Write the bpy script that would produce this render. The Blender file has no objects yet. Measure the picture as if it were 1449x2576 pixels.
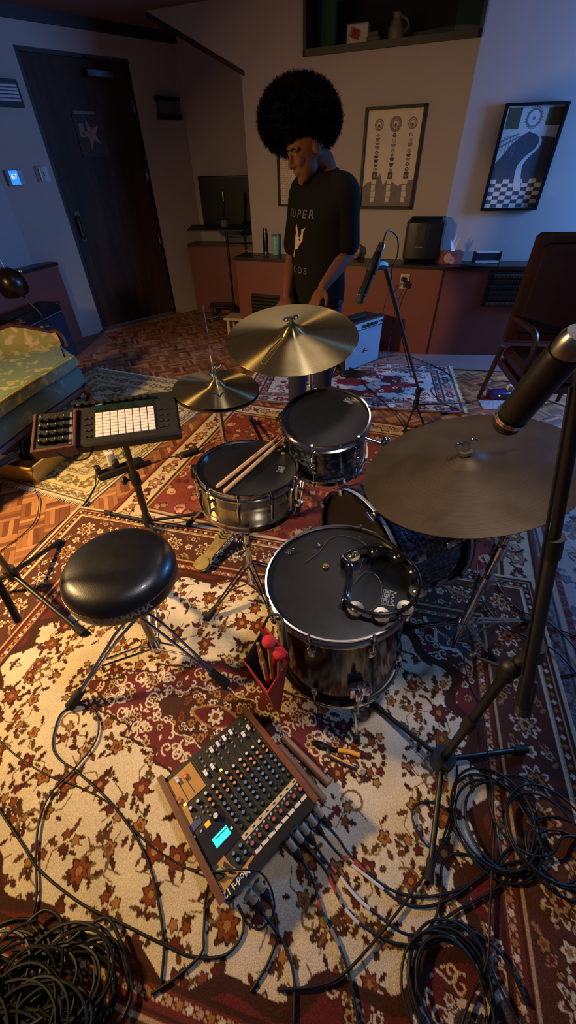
import bpy, math, random
import numpy as np
from mathutils import Matrix, Vector, Quaternion
random.seed(7); RNG = np.random.default_rng(7)
SC = bpy.context.scene; COL = SC.collection
PI = math.pi

# ------------------------------------------------------------- camera model
CX, CY, FPX = 724.5, 1288.0, 980.0
CAM_H = 1.5
def _norm(v): v = np.array(v, float); return v/np.linalg.norm(v)
_down = _norm([(755.0-CX)/FPX, -(2391.0-CY)/FPX, -1.0])
_Z = -_down; _F = np.array([0, 0, -1.0]); _Y = _norm(_F-_F.dot(_Z)*_Z); _X = np.cross(_Y, _Z)
_R = np.array([_X, _Y, _Z])
def ray(x, y): return _R@np.array([(x-CX)/FPX, -(y-CY)/FPX, -1.0])
def P(x, y, z=0.0):
    """where the sight line of a photo point meets the height z"""
    d = ray(x, y); t = (z-CAM_H)/d[2]
    return Vector((t*d[0], t*d[1], z))
def PY(x, y, Y):
    d = ray(x, y); t = Y/d[1]
    return Vector((t*d[0], Y, CAM_H+t*d[2]))
def PD(x, y, D):
    d = ray(x, y); d = d/np.linalg.norm(d)
    return Vector((D*d[0], D*d[1], CAM_H+D*d[2]))
def PW(x, y, o, n):
    """sight line of a photo point on the vertical plane through o with normal n"""
    d = ray(x, y); o = np.array(o, float); n = np.array([n[0], n[1], 0.0])
    c = np.array([0, 0, CAM_H]); t = ((o-c)@n)/(d@n)
    return Vector(c+t*d)
def ZA(x, y, p):
    """height seen at photo row y straight above the floor point p"""
    d = ray(x, y); t = math.hypot(p[0], p[1])/math.hypot(d[0], d[1])
    return CAM_H+t*d[2]
cd = bpy.data.cameras.new('camera'); cam = bpy.data.objects.new('camera', cd); COL.objects.link(cam)
M4 = Matrix.Identity(4)
for i in range(3):
    for j in range(3): M4[i][j] = _R[i][j]
M4.translation = (0, 0, CAM_H); cam.matrix_world = M4
cd.sensor_fit = 'VERTICAL'; cd.sensor_height = 36.0; cd.lens = 36.0*FPX/2576.0
cd.clip_start = 0.02; cd.clip_end = 60
SC.camera = cam
SC.view_settings.view_transform = 'Standard'; SC.view_settings.look = 'None'
SC.view_settings.exposure = 0.0; SC.view_settings.gamma = 1.0
try: SC.view_settings.use_curve_mapping = False
except Exception: pass

# ------------------------------------------------------------- materials
def lin(c):
    out = []
    for v in c[:3]:
        v = v/255.0
        out.append(v/12.92 if v <= 0.04045 else ((v+0.055)/1.055)**2.4)
    return tuple(out)+(1.0,)
def setp(b, **k):
    for n, v in k.items():
        n = n.replace('_', ' ')
        if n in b.inputs: b.inputs[n].default_value = v
def mat(name, col, rough=0.5, metal=0.0, var=0.12, scale=30.0, bump=0.0, bscale=200.0, coat=0.0, emit=None, es=1.0, spec=None, alpha=None, trans=0.0, sheen=0.0, rvar=0.1):
    m = bpy.data.materials.new(name); m.use_nodes = True
    nt = m.node_tree; b = nt.nodes['Principled BSDF']
    tc = nt.nodes.new('ShaderNodeTexCoord')
    c = lin(col)
    n = nt.nodes.new('ShaderNodeTexNoise'); n.inputs['Scale'].default_value = scale; n.inputs['Detail'].default_value = 4
    nt.links.new(tc.outputs['Object'], n.inputs['Vector'])
    r = nt.nodes.new('ShaderNodeValToRGB')
    r.color_ramp.elements[0].position = 0.3; r.color_ramp.elements[1].position = 0.7
    r.color_ramp.elements[0].color = tuple(min(1, x*(1-var)) for x in c[:3])+(1,)
    r.color_ramp.elements[1].color = tuple(min(1, x*(1+var)) for x in c[:3])+(1,)
    nt.links.new(n.outputs['Fac'], r.inputs['Fac']); nt.links.new(r.outputs['Color'], b.inputs['Base Color'])
    if rvar > 0:
        mr = nt.nodes.new('ShaderNodeMapRange')
        mr.inputs['To Min'].default_value = max(0.02, rough*(1-rvar)); mr.inputs['To Max'].default_value = min(1, rough*(1+rvar))
        nt.links.new(n.outputs['Fac'], mr.inputs['Value']); nt.links.new(mr.outputs['Result'], b.inputs['Roughness'])
    else: b.inputs['Roughness'].default_value = rough
    b.inputs['Metallic'].default_value = metal
    if coat: setp(b, Coat_Weight=coat, Coat_Roughness=0.08)
    if spec is not None: b.inputs['Specular IOR Level'].default_value = spec
    if trans: b.inputs['Transmission Weight'].default_value = trans
    if alpha is not None: b.inputs['Alpha'].default_value = alpha
    if sheen: b.inputs['Sheen Weight'].default_value = sheen
    if emit is not None:
        b.inputs['Emission Color'].default_value = lin(emit); b.inputs['Emission Strength'].default_value = es
    if bump > 0:
        n2 = nt.nodes.new('ShaderNodeTexNoise'); n2.inputs['Scale'].default_value = bscale; n2.inputs['Detail'].default_value = 3
        nt.links.new(tc.outputs['Object'], n2.inputs['Vector'])
        bp = nt.nodes.new('ShaderNodeBump'); bp.inputs['Strength'].default_value = bump; bp.inputs['Distance'].default_value = 0.002
        nt.links.new(n2.outputs['Fac'], bp.inputs['Height']); nt.links.new(bp.outputs['Normal'], b.inputs['Normal'])
    return m

# ------------------------------------------------------------- objects
def tag(o, label=None, cat=None, group=None, kind=None):
    if label: o['label'] = label
    if cat: o['category'] = cat
    if group: o['group'] = group
    if kind: o['kind'] = kind
    return o
def chain(o):
    m = Matrix.Identity(4)
    while o is not None:
        m = o.matrix_basis @ m; o = o.parent
    return m
def thing(name, label, cat, loc=(0, 0, 0), rot=None, group=None):
    o = bpy.data.objects.new(name, None); COL.objects.link(o)
    o.empty_display_size = 0.05
    m = Matrix.Translation(Vector(loc))
    if rot is not None: m = m @ rot.to_4x4()
    o.matrix_basis = m
    return tag(o, label, cat, group)
def tilt(nx, ny, rz=0.0):
    """rotation whose z axis leans to (nx, ny, 1)"""
    q = Vector((0, 0, 1)).rotation_difference(Vector((nx, ny, 1)).normalized())
    return q.to_matrix() @ Matrix.Rotation(rz, 3, 'Z')
def rotz(a): return Matrix.Rotation(a, 3, 'Z')
def frame(ax, up=(0, 0, 1)):
    """rotation with z along ax"""
    z = Vector(ax).normalized(); u = Vector(up)
    if abs(z.dot(u.normalized())) > 0.98: u = Vector((0, 1, 0)) if abs(z.y) < 0.9 else Vector((1, 0, 0))
    x = u.cross(z).normalized(); y = z.cross(x)
    return Matrix((x, y, z)).transposed()
def basis(x, y, z): return Matrix((Vector(x), Vector(y), Vector(z))).transposed()

class MB:
    def __init__(s): s.v = []; s.f = []
    def add(s, vs, fs):
        k = len(s.v); s.v += [Vector(p) for p in vs]; s.f += [tuple(i+k for i in q) for q in fs]; return s
    def box(s, c, d, R=None, bev=0.0):
        dx, dy, dz = d[0]/2, d[1]/2, d[2]/2; c = Vector(c)
        if bev <= 0:
            vs = [Vector((sx*dx, sy*dy, sz*dz)) for sz in (-1, 1) for sy in (-1, 1) for sx in (-1, 1)]
            fs = [(0, 2, 3, 1), (4, 5, 7, 6), (0, 1, 5, 4), (2, 6, 7, 3), (0, 4, 6, 2), (1, 3, 7, 5)]
        else:
            b = min(bev, dx*.95, dy*.95, dz*.95)
            vs = []; fs = []
            lay = [(-dz, b), (-dz+b, 0), (dz-b, 0), (dz, b)]
            for z, ins in lay:
                X, Y = dx-ins, dy-ins
                for (sx, sy) in ((1, 1), (-1, 1), (-1, -1), (1, -1)):
                    for q in range(3):
                        a = {(1, 1): 0, (-1, 1): PI/2, (-1, -1): PI, (1, -1): 1.5*PI}[(sx, sy)]+q*PI/4
                        rr = b if ins == 0 else b*.6
                        vs.append(Vector((sx*(X-rr)+rr*math.cos(a), sy*(Y-rr)+rr*math.sin(a), z)))
            n = 12
            for k in range(3):
                for i in range(n):
                    j = (i+1) % n; fs.append((k*n+i, k*n+j, (k+1)*n+j, (k+1)*n+i))
            fs.append(tuple(range(n-1, -1, -1))); fs.append(tuple(range(3*n, 4*n)))
        if R is not None: vs = [R@p for p in vs]
        return s.add([p+c for p in vs], fs)
    def cyl(s, a, b, r0, r1=None, n=16, caps=True):
        a = Vector(a); b = Vector(b); r1 = r0 if r1 is None else r1
        R = frame(b-a); vs = []
        for p, r in ((a, r0), (b, r1)):
            for i in range(n):
                t = 2*PI*i/n; vs.append(p+R@Vector((r*math.cos(t), r*math.sin(t), 0)))
        fs = [(i, (i+1) % n, n+(i+1) % n, n+i) for i in range(n)]
        if caps: fs += [tuple(range(n-1, -1, -1)), tuple(range(n, 2*n))]
        return s.add(vs, fs)
    def lathe(s, prof, n=48, o=(0, 0, 0), R=None, closed=False, cap=False):
        vs = []; fs = []; m = len(prof); o = Vector(o)
        for r, z in prof:
            for i in range(n):
                t = 2*PI*i/n; vs.append(Vector((r*math.cos(t), r*math.sin(t), z)))
        rng = m if closed else m-1
        for k in range(rng):
            k2 = (k+1) % m
            for i in range(n):
                j = (i+1) % n; fs.append((k*n+i, k*n+j, k2*n+j, k2*n+i))
        if cap: fs += [tuple(range(n-1, -1, -1)), tuple(range((m-1)*n, m*n))]
        if R is not None: vs = [R@p for p in vs]
        return s.add([p+o for p in vs], fs)
    def sphere(s, c, r, n=16, m=10, R=None, sc=(1, 1, 1)):
        prof = []
        for k in range(m+1):
            a = -PI/2+PI*k/m; prof.append((max(1e-4, r*math.cos(a)), r*math.sin(a)))
        b = MB().lathe(prof, n)
        vs = [Vector((p.x*sc[0], p.y*sc[1], p.z*sc[2])) for p in b.v]
        if R is not None: vs = [R@p for p in vs]
        return s.add([p+Vector(c) for p in vs], b.f)
    def ring(s, c, r, w, h, n=64, R=None):
        """flat-sided ring: radius r, radial width w, height h"""
        return s.lathe([(r-w/2, -h/2), (r+w/2, -h/2), (r+w/2, h/2), (r-w/2, h/2)], n, c, R, closed=True)
    def torus(s, c, r, t, n=64, m=10, R=None, a0=0, a1=None):
        if a1 is None:
            return s.lathe([(r+t*math.cos(2*PI*k/m), t*math.sin(2*PI*k/m)) for k in range(m)], n, c, R, closed=True)
        pts = [Vector((r*math.cos(a0+(a1-a0)*i/n), r*math.sin(a0+(a1-a0)*i/n), 0)) for i in range(n+1)]
        if R is not None: pts = [R@p for p in pts]
        return s.tube([p+Vector(c) for p in pts], t, m)
    def tube(s, pts, r, n=8, caps=True):
        pts = [Vector(p) for p in pts]; k = len(pts)
        rs = r if isinstance(r, (list, tuple)) else [r]*k
        tans = [(pts[min(i+1, k-1)]-pts[max(i-1, 0)]).normalized() for i in range(k)]
        u = Vector((0, 0, 1)) if abs(tans[0].z) < .95 else Vector((1, 0, 0))
        x = u.cross(tans[0]).normalized(); vs = []
        for i in range(k):
            x = (x-tans[i]*x.dot(tans[i]))
            if x.length < 1e-6: x = Vector((1, 0, 0)).cross(tans[i])
            x.normalize(); y = tans[i].cross(x)
            for j in range(n):
                a = 2*PI*j/n; vs.append(pts[i]+(x*math.cos(a)+y*math.sin(a))*rs[i])
        fs = [(i*n+j, i*n+(j+1) % n, (i+1)*n+(j+1) % n, (i+1)*n+j) for i in range(k-1) for j in range(n)]
        if caps: fs += [tuple(range(n-1, -1, -1)), tuple(range((k-1)*n, k*n))]
        return s.add(vs, fs)
    def poly(s, pts, d):
        """polygon pts (3d, planar) thickened by the vector d"""
        pts = [Vector(p) for p in pts]; n = len(pts); d = Vector(d)
        vs = pts+[p+d for p in pts]
        fs = [tuple(range(n-1, -1, -1)), tuple(range(n, 2*n))]+[(i, (i+1) % n, n+(i+1) % n, n+i) for i in range(n)]
        return s.add(vs, fs)
    def xf(s, M):
        s.v = [M@p for p in s.v]; return s
    def build(s, name, m, parent=None, world=False, smooth=True, ang=35, label=None, cat=None, group=None, kind=None, origin=None):
        me = bpy.data.meshes.new(name)
        vs = s.v
        o = bpy.data.objects.new(name, me)
        if parent is not None:
            o.parent = parent
            if world:
                inv = chain(parent).inverted(); vs = [inv@p for p in vs]
        elif origin is None and world:
            xs = [p.x for p in vs]; ys = [p.y for p in vs]; zs = [p.z for p in vs]
            origin = ((min(xs)+max(xs))/2, (min(ys)+max(ys))/2, min(zs))
        if origin is not None and parent is None:
            og = Vector(origin); vs = [p-og for p in vs]; o.location = og
        me.from_pydata([tuple(p) for p in vs], [], s.f)
        me.materials.append(m)
        me.validate(); me.update()
        if smooth:
            me.shade_smooth()
            try: me.set_sharp_from_angle(angle=math.radians(ang))
            except Exception: pass
        COL.objects.link(o)
        import bmesh
        bm = bmesh.new(); bm.from_mesh(me); bmesh.ops.recalc_face_normals(bm, faces=bm.faces); bm.to_mesh(me); bm.free()
        tag(o, label, cat, group, kind)
        return o
def copy_tree(o, parent=None):
    c = o.copy(); COL.objects.link(c)
    if parent is not None: c.parent = parent
    for ch in [x for x in KIDS(o)]: copy_tree(ch, c)
    return c
def KIDS(o): return [x for x in COL.objects if x.parent is o]
def spline(pts, k=8):
    pts = [Vector(p) for p in pts]; out = []
    n = len(pts)
    for i in range(n-1):
        p0 = pts[max(i-1, 0)]; p1 = pts[i]; p2 = pts[i+1]; p3 = pts[min(i+2, n-1)]
        for j in range(k):
            t = j/k; t2 = t*t; t3 = t2*t
            out.append(0.5*((2*p1)+(p2-p0)*t+(2*p0-5*p1+4*p2-p3)*t2+(3*p1-p0-3*p2+p3)*t3))
    out.append(pts[-1]); return out
def text_mesh(txt, size, depth=0.0004, font_w=1.0, spacing=1.0):
    cu = bpy.data.curves.new('t', 'FONT'); cu.body = txt; cu.size = size; cu.extrude = depth
    cu.align_x = 'CENTER'; cu.align_y = 'CENTER'; cu.space_character = spacing; cu.offset = size*0.012*font_w
    ob = bpy.data.objects.new('t', cu); COL.objects.link(ob)
    dg = bpy.context.evaluated_depsgraph_get(); dg.update()
    me = bpy.data.meshes.new_from_object(ob.evaluated_get(dg))
    vs = [v.co.copy() for v in me.vertices]; fs = [tuple(p.vertices) for p in me.polygons]
    bpy.data.objects.remove(ob); bpy.data.curves.remove(cu); bpy.data.meshes.remove(me)
    b = MB(); b.add(vs, fs); return b
# ------------------------------------------------------------- shared materials
def node_mat(name):
    m = bpy.data.materials.new(name); m.use_nodes = True
    return m, m.node_tree, m.node_tree.nodes['Principled BSDF']
chrome = mat('chrome', (205, 205, 208), 0.13, 1.0, var=0.04)
steel = mat('brushed_steel', (150, 145, 140), 0.3, 1.0, var=0.1)
black_metal = mat('black_powder_coat', (14, 14, 15), 0.45, 0.0, bump=0.1)
black_plastic = mat('black_plastic', (13, 13, 14), 0.5, bump=0.1)
rubber = mat('black_rubber', (11, 11, 12), 0.8, bump=0.2)
cable_black = mat('black_cable_jacket', (9, 8, 9), 0.55)
dark_grey = mat('dark_grey_plastic', (34, 34, 36), 0.55)
wall_paint = mat('wall_paint_greige', (172, 158, 152), 0.85, var=0.03, scale=3, bump=0.08, bscale=120)
wall_paint_cool = mat('wall_paint_pale_grey', (166, 158, 160), 0.85, var=0.03, scale=3, bump=0.08, bscale=120)
terracotta = mat('terracotta_laminate', (120, 62, 52), 0.5, var=0.06, scale=4, bump=0.05)
plinth_mat = mat('dusty_pink_plinth_carpet', (130, 92, 88), 0.9, var=0.1, scale=8, bump=0.3)
counter_mat = mat('dark_countertop', (38, 26, 22), 0.35, var=0.2, scale=12)
beam_mat = mat('dark_brown_wood_trim', (40, 24, 20), 0.6, var=0.2, scale=9)
white_plastic = mat('white_plastic', (205, 200, 190), 0.5, var=0.03)
drum_black_film = mat('black_drumhead_film', (17, 17, 20), 0.4, var=0.1, bump=0.1, bscale=500)
wood_stick = mat('hickory', (196, 152, 106), 0.5, var=0.12, scale=60)
white_paint = mat('white_print', (205, 205, 205), 0.6, var=0.02)
grey_print = mat('grey_print', (120, 122, 128), 0.6, var=0.05)

def parquet_mat():
    m, nt, b = node_mat('basket_weave_parquet'); N = nt.nodes.new; L = nt.links.new
    tc = N('ShaderNodeTexCoord'); mp = N('ShaderNodeMapping'); mp.inputs['Rotation'].default_value[2] = math.radians(-22)
    S = 1/0.135
    mp.inputs['Scale'].default_value = (S, S, 1); L(tc.outputs['Object'], mp.inputs['Vector'])
    sp = N('ShaderNodeSeparateXYZ'); L(mp.outputs['Vector'], sp.inputs[0])
    def M(op, a, b_=None):
        n = N('ShaderNodeMath'); n.operation = op
        for i, x in enumerate((a, b_)):
            if x is None: continue
            if isinstance(x, (int, float)): n.inputs[i].default_value = x
            else: L(x, n.inputs[i])
        return n.outputs[0]
    fx = M('FLOOR', sp.outputs[0]); fy = M('FLOOR', sp.outputs[1])
    par = M('MODULO', M('ADD', M('ADD', fx, fy), 1000.0), 2.0)   # 0/1
    ux = M('FRACT', sp.outputs[0]); uy = M('FRACT', sp.outputs[1])
    mixn = N('ShaderNodeMix'); L(par, mixn.inputs[0]); L(ux, mixn.inputs[2]); L(uy, mixn.inputs[3]); t = mixn.outputs[0]
    mixl = N('ShaderNodeMix'); L(par, mixl.inputs[0]); L(uy, mixl.inputs[2]); L(ux, mixl.inputs[3]); tl = mixl.outputs[0]
    k = 5.0; st = M('FLOOR', M('MULTIPLY', t, k))
    cb = N('ShaderNodeCombineXYZ'); L(fx, cb.inputs[0]); L(fy, cb.inputs[1]); L(st, cb.inputs[2])
    wn = N('ShaderNodeTexWhiteNoise'); L(cb.outputs[0], wn.inputs['Vector'])
    rp = N('ShaderNodeValToRGB'); L(wn.outputs['Value'], rp.inputs['Fac'])
    cr = rp.color_ramp; cr.elements[0].color = lin((98, 58, 38)); cr.elements[1].color = lin((190, 138, 94))
    e = cr.elements.new(.35); e.color = lin((138, 86, 56)); e = cr.elements.new(.7); e.color = lin((164, 112, 74))
    gr = N('ShaderNodeTexNoise'); gr.inputs['Scale'].default_value = 60; gr.inputs['Detail'].default_value = 5
    L(mp.outputs['Vector'], gr.inputs['Vector'])
    # joints
    fr = M('FRACT', M('MULTIPLY', t, k)); ed = M('MINIMUM', fr, M('SUBTRACT', 1.0, fr))
    el = M('MULTIPLY', M('MINIMUM', tl, M('SUBTRACT', 1.0, tl)), 5.0)
    jn = M('MINIMUM', ed, el); js = N('ShaderNodeMapRange'); L(jn, js.inputs['Value']); js.inputs['From Max'].default_value = 0.06
    js.inputs['To Min'].default_value = 0.35
    mg = N('ShaderNodeMapRange'); L(gr.outputs['Fac'], mg.inputs['Value']); mg.inputs['To Min'].default_value = .7; mg.inputs['To Max'].default_value = 1.25
    vm = N('ShaderNodeVectorMath'); vm.operation = 'SCALE'; L(rp.outputs['Color'], vm.inputs[0]); L(M('MULTIPLY', js.outputs[0], mg.outputs[0]), vm.inputs['Scale'])
    L(vm.outputs[0], b.inputs['Base Color']); b.inputs['Roughness'].default_value = 0.42
    bp = N('ShaderNodeBump'); bp.inputs['Strength'].default_value = .25; bp.inputs['Distance'].default_value = .002; L(js.outputs[0], bp.inputs['Height']); L(bp.outputs[0], b.inputs['Normal'])
    return m
parquet = parquet_mat()

def wood_mat(name, c1, c2, rough=.45, stretch=(1, 1, 12), sc=14, coat=0):
    m, nt, b = node_mat(name); N = nt.nodes.new; L = nt.links.new
    tc = N('ShaderNodeTexCoord'); mp = N('ShaderNodeMapping'); mp.inputs['Scale'].default_value = tuple(sc/s for s in stretch)
    L(tc.outputs['Object'], mp.inputs['Vector'])
    n = N('ShaderNodeTexNoise'); n.inputs['Scale'].default_value = 1.5; n.inputs['Detail'].default_value = 7; n.inputs['Distortion'].default_value = 1.2
    L(mp.outputs[0], n.inputs['Vector'])
    r = N('ShaderNodeValToRGB'); r.color_ramp.elements[0].position = .3; r.color_ramp.elements[1].position = .72
    r.color_ramp.elements[0].color = lin(c1); r.color_ramp.elements[1].color = lin(c2)
    L(n.outputs['Fac'], r.inputs['Fac']); L(r.outputs['Color'], b.inputs['Base Color']); b.inputs['Roughness'].default_value = rough
    if coat: setp(b, Coat_Weight=coat)
    return m
door_wood = wood_mat('dark_walnut_door', (36, 22, 14), (66, 40, 26), .75, (1, 1, 10), 9)
mixer_wood = wood_mat('mixer_side_wood', (74, 38, 24), (112, 62, 40), .45, (1, 9, 1), 40)
chair_wood = wood_mat('dark_chair_wood', (28, 13, 9), (52, 24, 16), .4, (1, 1, 8), 20)
clave_wood = wood_mat('light_brown_dowel_wood', (128, 88, 56), (168, 122, 82), .55, (1, 1, 10), 40)

def cymbal_mat(name, c1, c2, rough, aniso=0.75, patina=0.0, pcol=(70, 50, 30)):
    m, nt, b = node_mat(name); N = nt.nodes.new; L = nt.links.new
    tc = N('ShaderNodeTexCoord')
    ln = N('ShaderNodeVectorMath'); ln.operation = 'LENGTH'; L(tc.outputs['Object'], ln.inputs[0])
    cb = N('ShaderNodeCombineXYZ'); L(ln.outputs['Value'], cb.inputs[0])
    n = N('ShaderNodeTexNoise'); n.inputs['Scale'].default_value = 420; n.inputs['Detail'].default_value = 3; L(cb.outputs[0], n.inputs['Vector'])
    n3 = N('ShaderNodeTexNoise'); n3.inputs['Scale'].default_value = 9; n3.inputs['Detail'].default_value = 8; L(tc.outputs['Object'], n3.inputs['Vector'])
    r = N('ShaderNodeValToRGB'); r.color_ramp.elements[0].position = .35; r.color_ramp.elements[1].position = .65
    r.color_ramp.elements[0].color = lin(c1); r.color_ramp.elements[1].color = lin(c2)
    L(n.outputs['Fac'], r.inputs['Fac'])
    mx = N('ShaderNodeMix'); mx.data_type = 'RGBA'; mr = N('ShaderNodeMapRange'); L(n3.outputs['Fac'], mr.inputs['Value'])
    mr.inputs['From Min'].default_value = .4; mr.inputs['From Max'].default_value = .62; mr.inputs['To Max'].default_value = patina
    L(mr.outputs[0], mx.inputs[0]); L(r.outputs['Color'], mx.inputs[6]); mx.inputs[7].default_value = lin(pcol)
    L(mx.outputs[2], b.inputs['Base Color']); b.inputs['Metallic'].default_value = 1.0 - 0.25*patina
    rr = N('ShaderNodeMapRange'); L(n3.outputs['Fac'], rr.inputs['Value']); rr.inputs['To Min'].default_value = rough*.85; rr.inputs['To Max'].default_value = min(1, rough*1.2)
    L(rr.outputs[0], b.inputs['Roughness'])
    b.inputs['Anisotropic'].default_value = aniso
    b.inputs['Anisotropic Rotation'].default_value = .25; tg = N('ShaderNodeTangent'); tg.direction_type = 'RADIAL'; tg.axis = 'Z'; L(tg.outputs[0], b.inputs['Tangent'])
    bp = N('ShaderNodeBump'); bp.inputs['Strength'].default_value = .22; bp.inputs['Distance'].default_value = .0008
    L(n.outputs['Fac'], bp.inputs['Height']); L(bp.outputs[0], b.inputs['Normal'])
    return m
brass_cym = cymbal_mat('lathed_bronze', (152, 138, 98), (188, 174, 128), .30, aniso=1.0, patina=.2, pcol=(120, 98, 60))
old_cym = cymbal_mat('aged_bronze_patina', (74, 64, 50), (96, 82, 62), .55, aniso=.3, patina=.8, pcol=(70, 56, 42))
snare_metal = cymbal_mat('brushed_brass_shell', (206, 190, 146), (236, 222, 182), .28, aniso=1.0, patina=.1, pcol=(160, 140, 96))

def sparkle_mat():
    m, nt, b = node_mat('deep_blue_sparkle_wrap'); N = nt.nodes.new; L = nt.links.new
    tc = N('ShaderNodeTexCoord'); v = N('ShaderNodeTexVoronoi'); v.inputs['Scale'].default_value = 170; L(tc.outputs['Object'], v.inputs['Vector'])
    n = N('ShaderNodeTexNoise'); n.inputs['Scale'].default_value = 60; n.inputs['Detail'].default_value = 6; L(tc.outputs['Object'], n.inputs['Vector'])
    r = N('ShaderNodeValToRGB'); r.color_ramp.elements[0].position = .48; r.color_ramp.elements[1].position = .72
    r.color_ramp.elements[0].color = lin((12, 17, 32)); r.color_ramp.elements[1].color = lin((108, 128, 160))
    L(n.outputs['Fac'], r.inputs['Fac']); L(r.outputs['Color'], b.inputs['Base Color'])
    b.inputs['Metallic'].default_value = .5; b.inputs['Roughness'].default_value = .3; setp(b, Coat_Weight=1.0, Coat_Roughness=.04)
    bp = N('ShaderNodeBump'); bp.inputs['Strength'].default_value = .35; bp.inputs['Distance'].default_value = .002; L(v.outputs['Color'], bp.inputs['Height']); L(bp.outputs[0], b.inputs['Normal'])
    return m
sparkle = sparkle_mat()
gloss_black = mat('gloss_black_lacquer', (6, 7, 10), .12, var=.1, coat=.0, rvar=0, spec=.5)
vc_cache = {}
def attr_mat(name='woven_wool_rug', rough=.95, bump=.6, bscale=380):
    m, nt, b = node_mat(name); N = nt.nodes.new; L = nt.links.new
    a = N('ShaderNodeAttribute'); a.attribute_name = 'dye'
    tc = N('ShaderNodeTexCoord'); n = N('ShaderNodeTexNoise'); n.inputs['Scale'].default_value = 260; n.inputs['Detail'].default_value = 3; L(tc.outputs['Object'], n.inputs['Vector'])
    n2 = N('ShaderNodeTexNoise'); n2.inputs['Scale'].default_value = 7; n2.inputs['Detail'].default_value = 6; L(tc.outputs['Object'], n2.inputs['Vector'])
    mr = N('ShaderNodeMapRange'); L(n.outputs['Fac'], mr.inputs['Value']); mr.inputs['From Min'].default_value = .25; mr.inputs['From Max'].default_value = .75; mr.inputs['To Min'].default_value = .72; mr.inputs['To Max'].default_value = 1.22
    m2 = N('ShaderNodeMapRange'); L(n2.outputs['Fac'], m2.inputs['Value']); m2.inputs['From Min'].default_value = .3; m2.inputs['From Max'].default_value = .7; m2.inputs['To Min'].default_value = .86; m2.inputs['To Max'].default_value = 1.1
    mu = N('ShaderNodeMath'); mu.operation = 'MULTIPLY'; L(mr.outputs[0], mu.inputs[0]); L(m2.outputs[0], mu.inputs[1])
    vm = N('ShaderNodeVectorMath'); vm.operation = 'SCALE'; L(a.outputs['Color'], vm.inputs[0]); L(mu.outputs[0], vm.inputs['Scale'])
    L(vm.outputs[0], b.inputs['Base Color']); b.inputs['Roughness'].default_value = rough; b.inputs['Specular IOR Level'].default_value = .15
    n4 = N('ShaderNodeTexNoise'); n4.inputs['Scale'].default_value = bscale; n4.inputs['Detail'].default_value = 2; L(tc.outputs['Object'], n4.inputs['Vector'])
    bp = N('ShaderNodeBump'); bp.inputs['Strength'].default_value = bump; bp.inputs['Distance'].default_value = .003; L(n4.outputs['Fac'], bp.inputs['Height']); L(bp.outputs[0], b.inputs['Normal'])
    return m
rug_wool = attr_mat()
def grid_obj(name, Wm, Hm, cols, mt, thick=0.008, wave=0.0, parent=None, top_fn=None):
    """cols: (nv, nu, 3) linear dye; sheet of size Wm x Hm with v running to -y, given a real edge"""
    nv, nu, _ = cols.shape
    u = np.linspace(0, Wm, nu); v = np.linspace(0, Hm, nv); U, V = np.meshgrid(u, v)
    Z = np.full_like(U, thick)
    if wave: Z += wave*(np.sin(U*5.1+1)*np.cos(V*4.3)+.5*np.sin(U*11+V*7))
    co = np.stack([U, -V, Z], -1).reshape(-1, 3)
    idx = np.arange(nu*nv).reshape(nv, nu)
    q = np.stack([idx[:-1, :-1], idx[1:, :-1], idx[1:, 1:], idx[:-1, 1:]], -1).reshape(-1, 4)
    bd = np.concatenate([idx[0, :], idx[1:, -1], idx[-1, ::-1][1:], idx[::-1, 0][1:-1]])
    lo = co[bd].copy(); lo[:, 2] = 0.0; k = len(co); nb = len(bd)
    a = np.arange(nb); b2 = (a+1) % nb
    sk = np.stack([bd[a], bd[b2], k+b2, k+a], -1)
    co = np.vstack([co, lo]); q = np.vstack([q, sk])
    C = np.vstack([cols.reshape(-1, 3), cols.reshape(-1, 3)[bd]*.8])
    me = bpy.data.meshes.new(name); me.vertices.add(len(co)); me.vertices.foreach_set('co', co.astype(np.float32).ravel())
    me.loops.add(len(q)*4); me.loops.foreach_set('vertex_index', q.astype(np.int32).ravel())
    me.polygons.add(len(q)); me.polygons.foreach_set('loop_start', np.arange(0, len(q)*4, 4, dtype=np.int32))
    me.update(calc_edges=True)
    ca = me.color_attributes.new('dye', 'FLOAT_COLOR', 'POINT')
    ca.data.foreach_set('color', np.hstack([C, np.ones((len(C), 1))]).astype(np.float32).ravel())
    me.materials.append(mt)
    o = bpy.data.objects.new(name, me); COL.objects.link(o)
    if parent is not None: o.parent = parent
    return o
# ------------------------------------------------------------- the room
ZC = 2.54
def V2(a): return Vector((math.cos(math.radians(a)), math.sin(math.radians(a)), 0))
N1 = Vector((.388, .922, 0)); O1 = N1*4.62; D1 = Vector((.922, -.388, 0))         # wall behind the person
A2 = -7.0; D2 = V2(A2); N2 = Vector((-D2.y, D2.x, 0)); O2 = O1+D1*0; 
_t = 1.50; COR = Vector((1.50, (4.62-.388*1.50)/.922, 0))                          # where it bends
DO = Vector((-2.23, 5.16, 0)); DD = V2(42.4); DN = Vector((-DD.y, DD.x, 0))         # wall with the door
def on1(x, y): return PW(x, y, O1, N1)
def on2(x, y): return PW(x, y, COR, N2)
def ond(x, y): return PW(x, y, DO, DN)
def wallpoly(name, pts, n, mt, th=0.12):
    n = Vector((n[0], n[1], 0)).normalized()
    return MB().poly(pts, n*th).build(name, mt, smooth=False, kind='structure', origin=(pts[0][0], pts[0][1], 0))
def st(o): o['kind'] = 'structure'; return o
f = MB().box((0.5, 2.5, -.05), (9.5, 9.5, .1)); st(f.build('floor', parquet, smooth=False, origin=(0, 0, 0)))
ceil_mat = mat('ceiling_paint_brownish', (120, 96, 84), .9, var=.05, scale=4)
st(MB().box((0.5, 2.5, ZC+.05), (9.5, 9.5, .1)).build('ceiling', ceil_mat, smooth=False, origin=(0, 0, ZC)))
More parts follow.
